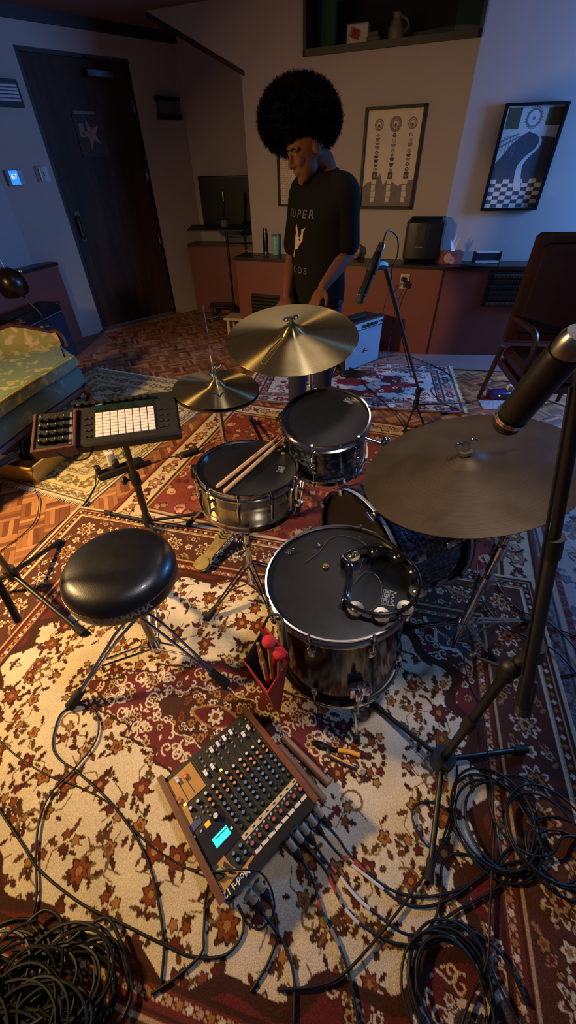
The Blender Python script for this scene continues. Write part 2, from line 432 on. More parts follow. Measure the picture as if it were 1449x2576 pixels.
# window opening in the back wall
w0 = on1(765, 142); w1 = on1(1210, 95); zb = 2.17
xw0 = (w0-O1).dot(D1); xw1 = (w1-O1).dot(D1); xl = (on1(637, 632)-O1).dot(D1); xc = (COR-O1).dot(D1)
def q1(s, z, off=0): return Vector((O1.x+D1.x*s+N1.x*off, O1.y+D1.y*s+N1.y*off, z))
sl0 = on1(615, 178); sl1 = on1(366, 27); s0 = (sl0-O1).dot(D1); s1 = (sl1-O1).dot(D1)
bk = MB()
bk.poly([q1(xl, 0), q1(xw0, 0), q1(xw0, ZC), q1(s1, ZC), q1(s0, sl0.z), q1(xl, sl0.z)], N1*.12)
bk.poly([q1(xw0, 0), q1(xw1, 0), q1(xw1, zb), q1(xw0, zb)], N1*.12)
bk.poly([q1(xw1, 0), q1(xc, 0), q1(xc, ZC), q1(xw1, ZC)], N1*.12)
st(bk.build('wall_back', wall_paint, smooth=False, world=True))
tr = MB(); a = q1(s1, ZC-.005, -.008); b_ = q1(s0, sl0.z, -.008); dn = Vector((0, 0, -.035))
tr.poly([a, b_, b_+dn, a+dn], N1*.14); st(tr.build('trim_1', beam_mat, smooth=False, world=True))
e2 = COR+D2*3.6
wallpoly('wall_back_right', [COR, e2, e2+Vector((0, 0, ZC)), COR+Vector((0, 0, ZC))], N2, wall_paint_cool)
# right wall, closing the room
r0 = e2; r1 = Vector((e2.x+.25, -1.9, 0))
wallpoly('wall_right', [r0, r1, r1+Vector((0, 0, ZC)), r0+Vector((0, 0, ZC))], (1, 0), wall_paint_cool)
# door wall with an opening for the door
d0 = ond(262, 835); d1 = ond(445, 790); sd0 = -.0; sd1 = (d1-DO).dot(DD); zd = 2.318
sdl = (Vector((-2.60, 4.83, 0))-DO).dot(DD); sdr = (ond(437, 85)-DO).dot(DD)
def qd(s, z, off=0): return DO+DD*s+DN*off+Vector((0, 0, z))
dw = MB()
dw.poly([qd(sdl, 0), qd(sd0, 0), qd(sd0, ZC), qd(sdl, ZC)], DN*.12)
dw.poly([qd(sd0, zd), qd(sd1, zd), qd(sd1, ZC), qd(sd0, ZC)], DN*.12)
dw.poly([qd(sd1, 0), qd(sdr, 0), qd(sdr, ZC), qd(sd1, ZC)], DN*.12)
st(dw.build('wall_door_side', wall_paint, smooth=False, world=True))
bm_ = MB(); z0 = ZC-.075; bm_.poly([qd(sdl, z0, -.03), qd(sdr, z0, -.03), qd(sdr, ZC, -.03), qd(sdl, ZC, -.03)], DN*.035)
st(bm_.build('trim_2', beam_mat, smooth=False, world=True))
# alcove behind the end of the back wall
c0 = qd(sdr, 0); c1 = Vector((-.1, 5.98, 0)); an = Vector((-(c1-c0).y, (c1-c0).x, 0))
wallpoly('wall_alcove', [c0, c1, c1+Vector((0, 0, ZC)), c0+Vector((0, 0, ZC))], an, wall_paint)
# left wall
lf0 = qd(sdl, 0); lfd = Vector((-.33, -.944, 0)); lf1 = lf0+lfd*6.6
wallpoly('wall_left', [lf0, lf1, lf1+Vector((0, 0, ZC)), lf0+Vector((0, 0, ZC))], (-1, .3), wall_paint_cool)

# the door
dr = thing('door_1', None, None, qd(sd0, 0, .03), basis(DD, DN, (0, 0, 1))); dr['kind'] = 'structure'; del_keys = [k for k in ('label', 'category') if k in dr]
wd = sd1-sd0
MB().box((wd/2, .02, zd/2+.02), (wd-.03, .045, zd-.05)).build('door_leaf', door_wood, dr, smooth=False)
fr = MB()
for x in (.012, wd-.012): fr.box((x, .02, zd/2), (.03, .1, zd))
fr.box((wd/2, .02, zd-.012), (wd, .1, .03)); fr.build('door_frame', beam_mat, dr, smooth=False)
MB().box((wd/2, -.03, .012), (wd+.05, .13, .024)).build('threshold', mat('worn_sill', (120, 100, 92), .6), dr, smooth=False)
cl = MB(); p = ond(240, 150); sx = (p-qd(sd0, 0)).dot(DD)
cl.box((sx, -.05, zd-.12), (.26, .05, .06), bev=.01); cl.tube([(sx+.08, -.05, zd-.08), (sx+.1, -.2, zd-.03), (sx-.1, -.06, zd-.02)], .009)
cl.build('door_closer', mat('closer_grey', (90, 88, 88), .4, .6), dr)
ph = ond(205, 570); sx = (ph-qd(sd0, 0)).dot(DD); hh = MB(); zz = ph.z
hh.tube([(sx, -.005, zz+.09), (sx, -.05, zz+.07), (sx, -.05, zz-.09), (sx, -.005, zz-.11)], .011); hh.box((sx, -.005, zz), (.05, .008, .26))
hh.build('door_handle', mat('dull_bronze_handle', (70, 60, 52), .5, .8), dr)
for (x, y) in ((378, 440), (407, 600), (437, 765), (340, 270)):
    ph = ond(x, y); MB().cyl((wd-.028, -.012, ph.z-.05), (wd-.028, -.012, ph.z+.05), .009).build('hinge', steel, dr)

# pictures -----------------------------------------------------------
def quad_frame(name, label, cat, c0, ax, nn, w, h, z0, fw=.022, fmat=None, group=None):
    """root with x along the wall, y into the wall, z up; origin at bottom-left of the picture"""
    return thing(name, label, cat, (c0.x, c0.y, z0), basis(ax, nn, (0, 0, 1)), group)
def frame_bars(w, h, fw, dep):
    m = MB()
    m.box((w/2, -dep/2, fw/2), (w, dep, fw)); m.box((w/2, -dep/2, h-fw/2), (w, dep, fw))
    m.box((fw/2, -dep/2, h/2), (fw, dep, h)); m.box((w-fw/2, -dep/2, h/2), (fw, dep, h)); return m
frame_black = mat('black_lacquered_frame', (8, 8, 10), .45, spec=.25)
ink = mat('charcoal_ink', (74, 70, 70), .8); ink_l = mat('grey_ink', (128, 118, 112), .8); ink_m = mat('mid_grey_wash', (122, 112, 110), .85, var=.15, scale=20)
paper_w = mat('cream_print_paper', (214, 196, 176), .85, var=.04, scale=10)
paper_c = mat('white_print_paper', (206, 206, 208), .85, var=.04, scale=10)
def merge(base, objs):
    vs = [v.co.copy() for v in base.data.vertices]; fs = [tuple(p.vertices) for p in base.data.polygons]; mi = [0]*len(fs); ms = [base.data.materials[0]]
    for o in objs:
        k = len(vs); vs += [v.co.copy() for v in o.data.vertices]; fs += [tuple(i+k for i in p.vertices) for p in o.data.polygons]; ms.append(o.data.materials[0]); mi += [len(ms)-1]*len(o.data.polygons)
    me = bpy.data.meshes.new(base.name); me.from_pydata(vs, [], fs)
    for m_ in ms: me.materials.append(m_)
    me.polygons.foreach_set('material_index', mi); me.update(); base.data = me
    for o in objs: bpy.data.objects.remove(o)
def fold(root):
    ks = [o for o in COL.objects if o.parent is root]; base = [o for o in ks if o.name.startswith('print') or o.name.startswith('sheet')][0]
    merge(base, [o for o in ks if o is not base and not o.name.startswith('frame')])
def disc(m, x, z, r, y=-.006, n=20, ri=0, sx=1, sz=1):
    if ri: m.add([Vector((x+sx*rr*math.cos(2*PI*i/n), y, z+sz*rr*math.sin(2*PI*i/n))) for rr in (ri, r) for i in range(n)], [(i, (i+1) % n, n+(i+1) % n, n+i) for i in range(n)])
    else: m.add([Vector((x+sx*r*math.cos(2*PI*i/n), y, z+sz*r*math.sin(2*PI*i/n))) for i in range(n)], [tuple(range(n))])
def rect(m, x, z, w, h, y=-.006): m.add([Vector((x-w/2, y, z-h/2)), Vector((x+w/2, y, z-h/2)), Vector((x+w/2, y, z+h/2)), Vector((x-w/2, y, z+h/2))], [(0, 1, 2, 3)])
def pl(m, pts, y=-.006): m.add([Vector((p[0], y, p[1])) for p in pts], [tuple(range(len(pts)))])
# middle print: three totem columns over grey hills
pa = on1(902, 524); pb = on1(1036, 525); w = (pb-pa).length; h = 0.672
r = quad_frame('framed_print', 'black framed print of three stacked totem columns over grey hills', 'picture', pa-N1*.003, D1, N1, w, h, 1.18)
frame_bars(w, h, .02, .03).build('frame', frame_black, r, smooth=False)
MB().box((w/2, -.003, h/2), (w-.03, .005, h-.03)).build('print', paper_w, r, smooth=False)
m = MB(); pl(m, [(.02, .02), (w-.02, .02), (w-.02, .21), (w*.8, .2), (w*.7, .16), (w*.6, .19), (w*.5, .22), (w*.42, .17), (w*.35, .25), (w*.25, .2), (w*.12, .19), (.02, .15)], -.0062); m.build('hills', ink_m, r, smooth=False)
m = MB(); ml = MB(); mw = MB(); rr_ = random.Random(3)
for i, cx_ in enumerate((w*.25, w*.53, w*.81)):
    disc(ml, cx_, h*.84, .05 if i == 1 else .038, ri=.028, y=-.0066); disc(ml, cx_, h*.84, .024, ri=.018, y=-.0066); disc(m, cx_, h*.83, .01)
    z = h*.76
    while z > h*.33:
        hh_ = rr_.uniform(.018, .034)
        k = rr_.random(); t_ = m if rr_.random() > .55 else ml
        if k < .3:
            for q in (-1, 0, 1): rect(t_, cx_+q*.012, z-hh_/2, .006, hh_*.8, -.0066)
        elif k < .6: disc(t_, cx_, z-hh_/2, hh_*.45, ri=hh_*.25, y=-.0066); rect(t_, cx_, z-hh_/2, .04, .003, -.0066)
        else:
            pl(t_, [(cx_-.022, z), (cx_+.022, z), (cx_+.012, z-hh_*.8), (cx_-.012, z-hh_*.8)], -.0066)
        z -= hh_+.004
    rect(m, cx_, h*.35, .042, .045, -.0067); disc(ml, cx_, h*.35, .012, -.0072)
    for q in range(4): rect(mw, cx_-.004*(q % 2), h*.29-q*.043, .034 if q % 2 else .04, .036, -.0068)
m.build('dark_drawing', ink, r, smooth=False); ml.build('grey_drawing', ink_l, r, smooth=False); mw.build('pale_blocks', paper_w, r, smooth=False)
fold(r)
# right print: a road winding over a checkered floor
pa = on2(1207, 530); pb = on2(1345, 529); w = (pb-pa).length; h = .66
r = quad_frame('framed_print', 'black framed grey print of a winding path over a checkered floor', 'picture', pa-N2*.003, D2, N2, w, h, 1.167)
frame_bars(w, h, .018, .035).build('frame', frame_black, r, smooth=False)
MB().box((w/2, -.003, h/2), (w-.03, .005, h-.03)).build('print', paper_c, r, smooth=False)
slate = mat('slate_grey_ink', (70, 76, 92), .85, var=.2, scale=40); slate_l = mat('pale_slate_ink', (120, 124, 136), .85, var=.2, scale=40); olive = mat('olive_block', (86, 84, 62), .85)
m = MB()
pl(m, [(.02, .21), (w-.02, .21), (w-.02, .46), (w*.7, .47), (w*.5, .5), (w*.38, .47), (w*.25, .42), (w*.12, .34), (.02, .30)], -.0062)
n_ = 8
for i in range(n_):
    for j in range(7):
        if (i+j) % 2: 
            cwid = (w-.04)/n_; ch = .19/7*1.0
            rect(m, .02+cwid*(i+.5), .02+ch*(j+.5), cwid*.98, ch*.98, -.0062)
m.build('dark_slope', slate, r, smooth=False)
road = MB(); cs = [(.62*w, .49), (.72*w, .45), (.70*w, .40), (.58*w, .35), (.50*w, .30), (.50*w, .25), (.52*w, .2), (.56*w, .13)]; sp_ = spline([(x, 0, z) for x, z in cs], 5)
for i in range(len(sp_)-1):
    t0 = .006+.026*i/len(sp_); t1 = .006+.026*(i+1)/len(sp_)
    a_, b_ = sp_[i], sp_[i+1]; pl(road, [(a_.x-t0, a_.z), (a_.x+t0, a_.z), (b_.x+t1, b_.z), (b_.x-t1, b_.z)], -.0068)
road.build('winding_path', paper_c, r, smooth=False)
m = MB(); disc(m, w*.52, .575, .055, -.0066, ri=.045); disc(m, w*.52, .575, .009, -.0068)
for k in range(22):
    a_ = 2*PI*k/22; pl(m, [(w*.52+.058*math.cos(a_), .575+.058*math.sin(a_)), (w*.52+.07*math.cos(a_+.1), .575+.066*math.sin(a_+.1)), (w*.52+.058*math.cos(a_+.15), .575+.058*math.sin(a_+.15))], -.0066)
for k in range(6): rect(m, .035+k*.022, .43-k*.002, .003, .08+k*.012, -.0064)
pl(m, [(.02, .44), (.09, .47), (.16, .49), (.16, .483), (.09, .463), (.02, .43)], -.0066); pl(m, [(.02, .41), (.09, .44), (.17, .475), (.17, .468), (.09, .432), (.02, .40)], -.0066)
m.build('pale_drawing', slate_l, r, smooth=False)
m = MB(); rect(m, w*.19, .575, .1, .12, -.0066); rect(m, w*.84, .58, .11, .1, -.0066); m.build('olive_panels', olive, r, smooth=False)
fold(r)
# picture behind the person
pa = on1(703, 519); pb = on1(826, 519); w = .49; h = .45
r = quad_frame('framed_print', 'black framed cream print with an orange corner, half hidden behind the person', 'picture', pa-N1*.003, D1, N1, w, h, 1.197)
frame_bars(w, h, .018, .03).build('frame', frame_black, r, smooth=False)
MB().box((w/2, -.003, h/2), (w-.03, .005, h-.03)).build('print', paper_w, r, smooth=False)
m = MB()
for k in range(14):
    for j in range(30): 
        if rr_.random() < .8: rect(m, .03+k*.0085, .03+j*.0135, .004, .009, -.0064)
m.build('fine_text', ink_l, r, smooth=False)
m = MB(); pl(m, [(w-.12, h-.02), (w-.02, h-.02), (w-.02, h-.14), (w-.06, h-.16), (w-.1, h-.1)], -.0066); m.build('orange_shape', mat('orange_ink', (236, 120, 40), .7), r, smooth=False)
m = MB(); disc(m, w-.04, h-.13, .022, -.007, sz=1.4); m.build('yellow_shape', mat('yellow_ink', (240, 220, 60), .7), r, smooth=False)
m = MB(); pl(m, [(.15, .03), (.3, .05), (.33, .2), (.22, .26), (.16, .2)], -.0066); m.build('tan_shape', mat('tan_ink', (190, 160, 90), .8), r, smooth=False)

fold(r)
# interior window high on the back wall -------------------------------
W = xw1-xw0; Hh = ZC-zb
r = thing('window_1', None, None, q1(xw0, zb), basis(D1, N1, (0, 0, 1))); r['kind'] = 'structure'
m = MB(); fwd = .045
m.box((W/2, .12, .02), (W, .30, .04)); m.box((W/2, .12, Hh-.01), (W, .30, .02)); m.box((.012, .12, Hh/2), (.024, .30, Hh)); m.box((W-.012, .12, Hh/2), (.024, .30, Hh))
m.build('window_frame', mat('dark_window_casing', (34, 22, 16), .5), r, smooth=False)
MB().box((.13, .2, Hh/2), (.2, .02, Hh), rotz(-.5)).build('green_side_panel', mat('deep_green_panel', (30, 82, 62), .7), r, smooth=False)
MB().box((W-.12, .2, Hh/2), (.2, .02, Hh), rotz(.4)).build('teal_side_panel', mat('deep_teal_panel', (16, 52, 50), .7), r, smooth=False)
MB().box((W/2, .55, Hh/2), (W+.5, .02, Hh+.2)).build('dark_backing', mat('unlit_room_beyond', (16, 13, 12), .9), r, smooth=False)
gl = MB().box((W/2, .1, Hh/2), (W-.05, .006, Hh-.04)).build('window_glass', None or mat('window_glass', (240, 245, 245), .02, trans=1.0, var=0, rvar=0, alpha=.25), r, smooth=False)
sill_items = []
def wloc(x, y, z): return r.matrix_basis @ Vector((x, y, z))
Rw = basis(D1, N1, (0, 0, 1))
t = thing('picture_card', 'small white card with a red block standing on the ledge of the high window', 'card', wloc(.39, .2, .045), Rw)
MB().box((0, 0, .065), (.17, .006, .13)).build('card', mat('white_card', (205, 190, 180), .7), t, smooth=False)
m = MB(); m.box((-.02, -.004, .08), (.085, .002, .055), Matrix.Rotation(.3, 3, 'Y')); m.build('red_block', mat('red_ink', (150, 40, 36), .7), t, smooth=False)
# sound boxes etc. on ledge
t = thing('ceramic_jug', 'pale rounded jug on the ledge of the high window, right of the card', 'jug', wloc(.70, .22, .045), Rw)
MB().lathe([(.001, 0), (.045, 0), (.06, .04), (.055, .09), (.03, .13), (.034, .16), (.03, .16), (.026, .13)], 24).build('body', mat('dull_ceramic', (120, 108, 96), .5), t)
MB().tube(spline([(.05, 0, .05), (.09, 0, .08), (.08, 0, .12), (.03, 0, .14)], 5), .006).build('handle', mat('dull_ceramic_b', (120, 108, 96), .5), t)
t = thing('folded_cloth', 'greyish folded cloth lying low on the ledge of the high window', 'cloth', wloc(.54, .14, .042), Rw)
m = MB(); 
for k in range(3): m.box((0, 0, .012+.022*k), (.13-.02*k, .08, .02), bev=.008)
m.build('layers', mat('greyish_cloth', (120, 104, 94), .9), t)
t = thing('fluorescent_tube', 'thin glowing pale tube standing at the right end of the high window', 'light', wloc(W-.17, .3, .045), Rw)
MB().cyl((0, 0, .02), (.035, 0, .42), .005).build('tube', mat('glowing_tube', (190, 230, 225), .4, emit=(170, 225, 220), es=1.6), t)
MB().cyl((0, 0, 0), (0, 0, .02), .012).build('socket', black_plastic, t)

# counters --------------------------------------------------------------
L = Vector((-.484, 4.905, 0)); K = Vector((1.48, 4.078, 0)); D1c = (K-L).normalized(); D2c = V2(-6.6); E_ = K+D2c*3.2
zt = .79
def prism(pts, z0, z1): return MB().poly([Vector((p[0], p[1], z0)) for p in pts], (0, 0, z1-z0))
bl = L+N1*.27; bc = COR-N1*.01-N2*.01; be = E_+Vector((-.05, .2, 0))
cab = thing('low_cabinet', 'long terracotta cabinet run under the framed prints, bent once', 'cabinet', K)
kk = MB(); kk.v = []
prism([L, K-D1c*.0, bc, q1(xl, 0, -.005)], .0, zt-.028).build('left_carcass', terracotta, cab, world=True, smooth=False)
prism([K, E_, be, bc], .0, zt-.028).build('right_carcass', terracotta, cab, world=True, smooth=False)
g = (Vector((K.x, K.y, 0))); nf = Vector((-D1c.y, D1c.x, 0))
prism([K-D1c*.010-nf*.004, K+D2c*.010-nf*.004, K+D2c*.01+nf*.02, K-D1c*.01+nf*.02], .0, zt-.03).build('dark_gap_strip', mat('shadow_gap_laminate', (40, 18, 16), .7), cab, world=True, smooth=False)
ov = .018
wt = prism([L-nf*ov-D1c*ov, K-nf*ov, K+nf*.0+(bc-K)*.98, q1(xl, 0, -.004)-D1c*.0, bl-D1c*ov-nf*.0], zt-.028, zt).build('countertop', counter_mat, cab, world=True, smooth=False)
prism([K-nf*ov, E_-Vector((0, ov, 0)), be, K+(bc-K)*.98], zt-.028, zt).build('countertop', counter_mat, cab, world=True, smooth=False)
# black grille low in the cabinet front
fz = lambda x, y: PW(x, y, L, nf)
a = fz(632, 737); b_ = fz(703, 744); c_ = fz(633, 800)
m = MB(); sx0 = (a-L).dot(D1c); sx1 = (b_-L).dot(D1c); z1_ = a.z
gr = thing('wall_grille', 'black square grille set low in the terracotta cabinet behind the crash cymbal', 'grille', L+D1c*sx0-nf*.004+Vector((0, 0, z1_-.34)), basis(D1c, nf, (0, 0, 1)))
ww = sx1-sx0; m.box((ww/2, -.004, .17), (ww, .01, .34)); m.build('panel', black_plastic, gr, smooth=False)
m = MB()
for k in range(9): m.box((ww/2, -.011, .03+k*.034), (ww*.9, .006, .012), Matrix.Rotation(.5, 3, 'X'))
m.build('slats', mat('black_slats', (8, 8, 8), .6), gr, smooth=False)
# outlet
a = fz(1018, 707); o_ = thing('wall_outlet', 'beige wall outlet with a dark plug in the terracotta cabinet', 'outlet', a-nf*.003, basis(D1c, nf, (0, 0, 1)))
MB().box((0, -.003, 0), (.085, .008, .125), bev=.002).build('cover_plate', mat('ivory_plate', (190, 165, 145), .5), o_, smooth=False)
m = MB(); m.box((-.012, -.03, .02), (.035, .05, .035), bev=.005); m.box((.02, -.035, -.02), (.04, .06, .05), bev=.005); m.build('plug', black_plastic, o_)
for z in (.03, -.035): MB().box((-.02 if z < 0 else .022, -.008, z), (.028, .003, .028), bev=.001).build('socket', mat('ivory_socket', (170, 150, 130), .5), o_, smooth=False)
# rack shelf in the right cabinet part
nf2 = Vector((-D2c.y, D2c.x, 0)); a = PW(1237, 672, K, nf2); b_ = PW(1305, 770, K, nf2); sx0 = (a-K).dot(D2c)
rk = thing('rack_shelf', 'dark equipment rack with slotted units set in the cabinet beside the red chair', 'rack', K+D2c*sx0-nf2*.006+Vector((0, 0, b_.z)), basis(D2c, nf2, (0, 0, 1)))
hh_ = .75-b_.z; MB().box((.22, -.002, hh_/2), (.44, .012, hh_)).build('rack_panel', black_plastic, rk, smooth=False)
for k in range(6):
    z = .025+k*(hh_-.05)/5.2
    u = MB().box((.22, -.011, z), (.38, .01, .03)).build('rack_unit', mat('rack_unit_%d' % k, (70, 52, 46) if k in (0, 5) else (26, 20, 22), .5), rk, smooth=False)
    m = MB()
    for j in range(14): m.box((.05+j*.026, -.018, z), (.008, .004, .014))
    m.build('vents', mat('rack_vent_%d' % k, (96, 74, 62) if k in (0, 5) else (14, 11, 12), .6), u, smooth=False)
# alcove cabinet
a0 = P(471, 613, zt); a1 = P(576, 613, zt)+(P(576, 613, zt)-a0)*.6; dd_ = (a1-a0).normalized(); nn_ = Vector((-dd_.y, dd_.x, 0))
a0f = Vector((a0.x, a0.y, 0)); a1f = Vector((a1.x, a1.y, 0)); 
cb2 = thing('low_cabinet', 'terracotta cabinet in the alcove under the dark screen', 'cabinet', a0f)
back = [a1f+nn_*.20, a0f+nn_*.24+dd_*.02]
prism([a0f, a1f, back[0], back[1]], 0, zt-.028).build('carcass', terracotta, cb2, world=True, smooth=False)
prism([a0f-nn_*.015, a1f-nn_*.015, back[0], back[1]], zt-.028, zt).build('countertop', counter_mat, cb2, world=True, smooth=False)
# left cabinet with ledge
l0 = Vector((-2.385, 4.90, 0)); l1 = l0+lfd*3.6; ln_ = Vector((-.944, .33, 0))
cb3 = thing('low_cabinet', 'purplish terracotta cabinet along the left wall behind the large amplifier', 'cabinet', l0)
prism([l0, l1, l1+ln_*.14, l0+ln_*.14], 0, zt-.03).build('carcass', terracotta, cb3, world=True, smooth=False)
prism([l0-ln_*.015, l1-ln_*.015, l1+ln_*.14, l0+ln_*.14+Vector((0, 0, 0))], zt-.03, zt).build('ledge', counter_mat, cb3, world=True, smooth=False)
# plinth strips at the foot of the cabinets
st(prism([Vector((-.4, 4.5, 0)), P(1000, 924), P(1290, 938), P(1290, 938)+D2c*2.5, E_, K, L], 0.0, .012).build('trim_3', plinth_mat, smooth=False, world=True))
st(prism([Vector((-2.22, 5.12, 0)), P(283, 858), P(190, 912), P(190, 912)+lfd*3, l1, l0], 0.0, .012).build('trim_4', plinth_mat, smooth=False, world=True))

# things on the door wall ----------------------------------------------
t = thing('wall_vent', 'pale louvred box with dark top and bottom, right of the door', 'vent', ond(397, 300), basis(DD, DN, (0, 0, 1)))
MB().box((.13, -.035, .09), (.25, .07, .11), bev=.006).build('louvre', mat('dull_louvre', (86, 80, 84), .6), t)
MB().box((.13, -.04, .155), (.27, .08, .03)).build('dark_edge', black_plastic, t, smooth=False); MB().box((.13, -.04, .02), (.27, .08, .04)).build('dark_edge', black_plastic, t, smooth=False)
t = thing('wall_vent', 'white slatted vent box high on the wall at the left photo edge', 'vent', ond(60, 272)-DD*.36, basis(DD, DN, (0, 0, 1)))
MB().box((.18, -.03, .085), (.35, .06, .17)).build('housing', mat('vent_dark', (24, 28, 40), .6), t, smooth=False)
m = MB()
for k in range(5): m.box((.17, -.065, .045+k*.022), (.33, .02, .014), Matrix.Rotation(.4, 3, 'X'))
m.build('slats', mat('white_slats', (190, 190, 195), .5), t, smooth=False)
a = ond(24, 466); t = thing('thermostat', 'small wall thermostat with a lit blue display reading 67', 'thermostat', a, basis(DD, DN, (0, 0, 1)))
MB().box((.07, -.012, .05), (.15, .022, .115), bev=.006).build('housing', mat('pale_housing', (150, 148, 158), .5), t)
MB().box((.062, -.0245, .052), (.075, .004, .10)).build('display', mat('lit_blue_display', (40, 110, 235), .3, emit=(50, 130, 255), es=1.3), t, smooth=False)
tm = text_mesh('67', .052, .0006, 1.6); tm.xf(Matrix.Translation((.062, -.027, .06)) @ Matrix.Rotation(PI/2, 4, 'X')); tm.build('digits', mat('lit_white_digits', (230, 240, 255), .4, emit=(220, 235, 255), es=1.5), t, smooth=False)
a = ond(95, 457); t = thing('light_switch', 'white wall light switch between the thermostat and the door', 'switch', a, basis(DD, DN, (0, 0, 1)))
MB().box((.065, -.004, .055), (.12, .008, .12), bev=.002).build('cover_plate', mat('switch_plate', (140, 134, 134), .4), t)
MB().box((.045, -.012, .055), (.014, .012, .09)).build('rocker', mat('switch_brass', (190, 160, 110), .3, .6), t, smooth=False); MB().box((.09, -.01, .055), (.018, .012, .03)).build('toggle', mat('switch_toggle', (170, 165, 165), .4), t, smooth=False)
# poster on the door
a = ond(212, 396); b_ = ond(282, 398); w = (b_-a).length; a = Vector(a)+DN*.0
po = thing('paper_poster', 'small worn poster with a pale starfish shape stuck on the door', 'poster', qd((a-DO).dot(DD), a.z, .024), basis(DD, DN, (0, 0, 1)))
MB().box((w/2, -.002, .17), (w, .003, .34)).build('sheet', mat('dark_poster_sheet', (62, 50, 44), .8, var=.3, scale=12), po, smooth=False)
m = MB(); pts = []
for k in range(10):
    a_ = PI/2+k*PI/5+.3; rr = (.11 if k % 2 == 0 else .04); pts.append((w/2+rr*math.cos(a_), .17+rr*1.1*math.sin(a_)))
pl(m, pts, -.0045); m.build('pale_figure', mat('faded_pink', (150, 104, 88), .8, var=.25, scale=25), po, smooth=False)
m = MB(); rect(m, w*.42, .325, w*.7, .02, -.0045); rect(m, w*.2, .2, .05, .1, -.0045); m.build('pale_band', mat('faded_cream', (120, 110, 92), .8), po, smooth=False)
fold(po)
# ------------------------------------------------------------- rugs: dye painted motif by motif on dense woven grids
def L3(c): return np.array(lin(c)[:3])
class Dye:
    def __init__(s, w, h, step, col, seed=1):
        s.w, s.h, s.step = w, h, step
        s.nu = int(round(w/step))+1; s.nv = int(round(h/step))+1
        s.u = np.linspace(0, w, s.nu); s.v = np.linspace(0, h, s.nv)
        s.U, s.V = np.meshgrid(s.u, s.v)
        s.c = np.zeros((s.nv, s.nu, 3)); s.c[:] = L3(col); s.r = np.random.default_rng(seed)
    def win(s, u0, v0, r):
        i0 = max(0, int((u0-r)/s.w*(s.nu-1))); i1 = min(s.nu, int((u0+r)/s.w*(s.nu-1))+2)
        j0 = max(0, int((v0-r)/s.h*(s.nv-1))); j1 = min(s.nv, int((v0+r)/s.h*(s.nv-1))+2)
        return (slice(j0, j1), slice(i0, i1)) if i1 > i0 and j1 > j0 else None
    def put(s, sl, m, col):
        s.c[sl][m] = L3(col) if not isinstance(col, np.ndarray) else col
    def fill(s, m, col): s.c[m] = L3(col)
    def flower(s, u, v, r, n, cp, cc, co, rot=0.0, depth=.17):
        sl = s.win(u, v, r*1.35)
        if sl is None: return
        du = s.U[sl]-u; dv = s.V[sl]-v; rho = np.hypot(du, dv); th = np.arctan2(dv, du)+rot
        w = 1-depth+depth*np.cos(n*th)
        s.put(sl, rho < r*w*1.22+s.step*.4, co); s.put(sl, rho < r*w, cp)
        if cc is not None:
            s.put(sl, rho < r*.45*w+.001, co); s.put(sl, rho < r*.34, cc)
    def leaf(s, u, v, l, wd, ang, col, jag=0.0, co=None):
        sl = s.win(u, v, l*1.2)
        if sl is None: return
        du = s.U[sl]-u; dv = s.V[sl]-v; a = du*math.cos(ang)+dv*math.sin(ang); b = -du*math.sin(ang)+dv*math.cos(ang)
        t = np.clip(a/l, -1, 1); w = wd*(1-t*t)*(1+jag*np.sin(a/l*11+1))
        m = (np.abs(a) < l) & (np.abs(b) < w)
        if co is not None: s.put(sl, (np.abs(a) < l*1.15) & (np.abs(b) < w+wd*.35), co)
        s.put(sl, m, col)
    def line(s, pts, wd, col):
        pts = np.array(pts, float)
        for k in range(len(pts)-1):
            a, b = pts[k], pts[k+1]; c = (a+b)/2; L_ = np.hypot(*(b-a))
            sl = s.win(c[0], c[1], L_/2+wd*2)
            if sl is None: continue
            du = s.U[sl]-a[0]; dv = s.V[sl]-a[1]; d = (b-a)/max(L_, 1e-6)
            t = np.clip(du*d[0]+dv*d[1], 0, L_); s.put(sl, np.hypot(du-t*d[0], dv-t*d[1]) < wd, col)
    def scroll(s, u, v, r, ang, wd, col, turns=1.4, sgn=1):
        pts = []
        for k in range(22):
            t = k/21; a = ang+sgn*t*turns*2*PI; rr = r*(1-t*.85); pts.append((u+rr*math.cos(a), v+rr*math.sin(a)))
        s.line(pts, wd, col)
    def mirror(s):
        """s is a quarter (origin at the rug's corner); returns the whole"""
        a = np.concatenate([s.c, s.c[:, ::-1][:, 1:]], 1); return np.concatenate([a, a[::-1][1:]], 0)
def rug(name, label, A, B, h, full, w=None, z=0.008, cat='rug', wave=0.0015, fringe=None, base=0.0):
    A = Vector(A); B = Vector(B); d = (B-A); d.z = 0; w = w or d.length; d.normalize(); a = math.atan2(d.y, d.x)
    r = thing(name, label, cat, (A.x, A.y, base), rotz(a))
    grid_obj('pile', w, h, full, rug_wool, z-base, wave, r)
    if fringe:
        for side in fringe:
            m = MB(); R_ = random.Random(5)
            n = int((h if side in 'lr' else w)/.012)
            for k in range(n):
                t = (k+.5)*.012; l = R_.uniform(.022, .036); dx = R_.uniform(-.008, .008)
                if side == 'r': p0, p1 = (w, -t, .006), (w+l, -t+dx, .004)
                elif side == 'l': p0, p1 = (0, -t, .006), (-l, -t+dx, .004)
                elif side == 'b': p0, p1 = (t, -h, .006), (t+dx, -h-l, .004)
                else: p0, p1 = (t, 0, .006), (t+dx, l, .004)
                m.cyl(p0, p1, .0042, .002, 5)
            o = m.build('fringe', fringe_mat, r); o['kind'] = 'stuff'
    return r
fringe_mat = mat('cream_cotton_fringe', (205, 190, 165), .95, var=.1)
CREAM = (208, 190, 162); DB = (66, 38, 28); RUST = (128, 66, 34); OCH = (158, 112, 62); MAR = (98, 40, 36); REDD = (100, 40, 37); TAN = (176, 146, 108)
SLT = (74, 62, 66)

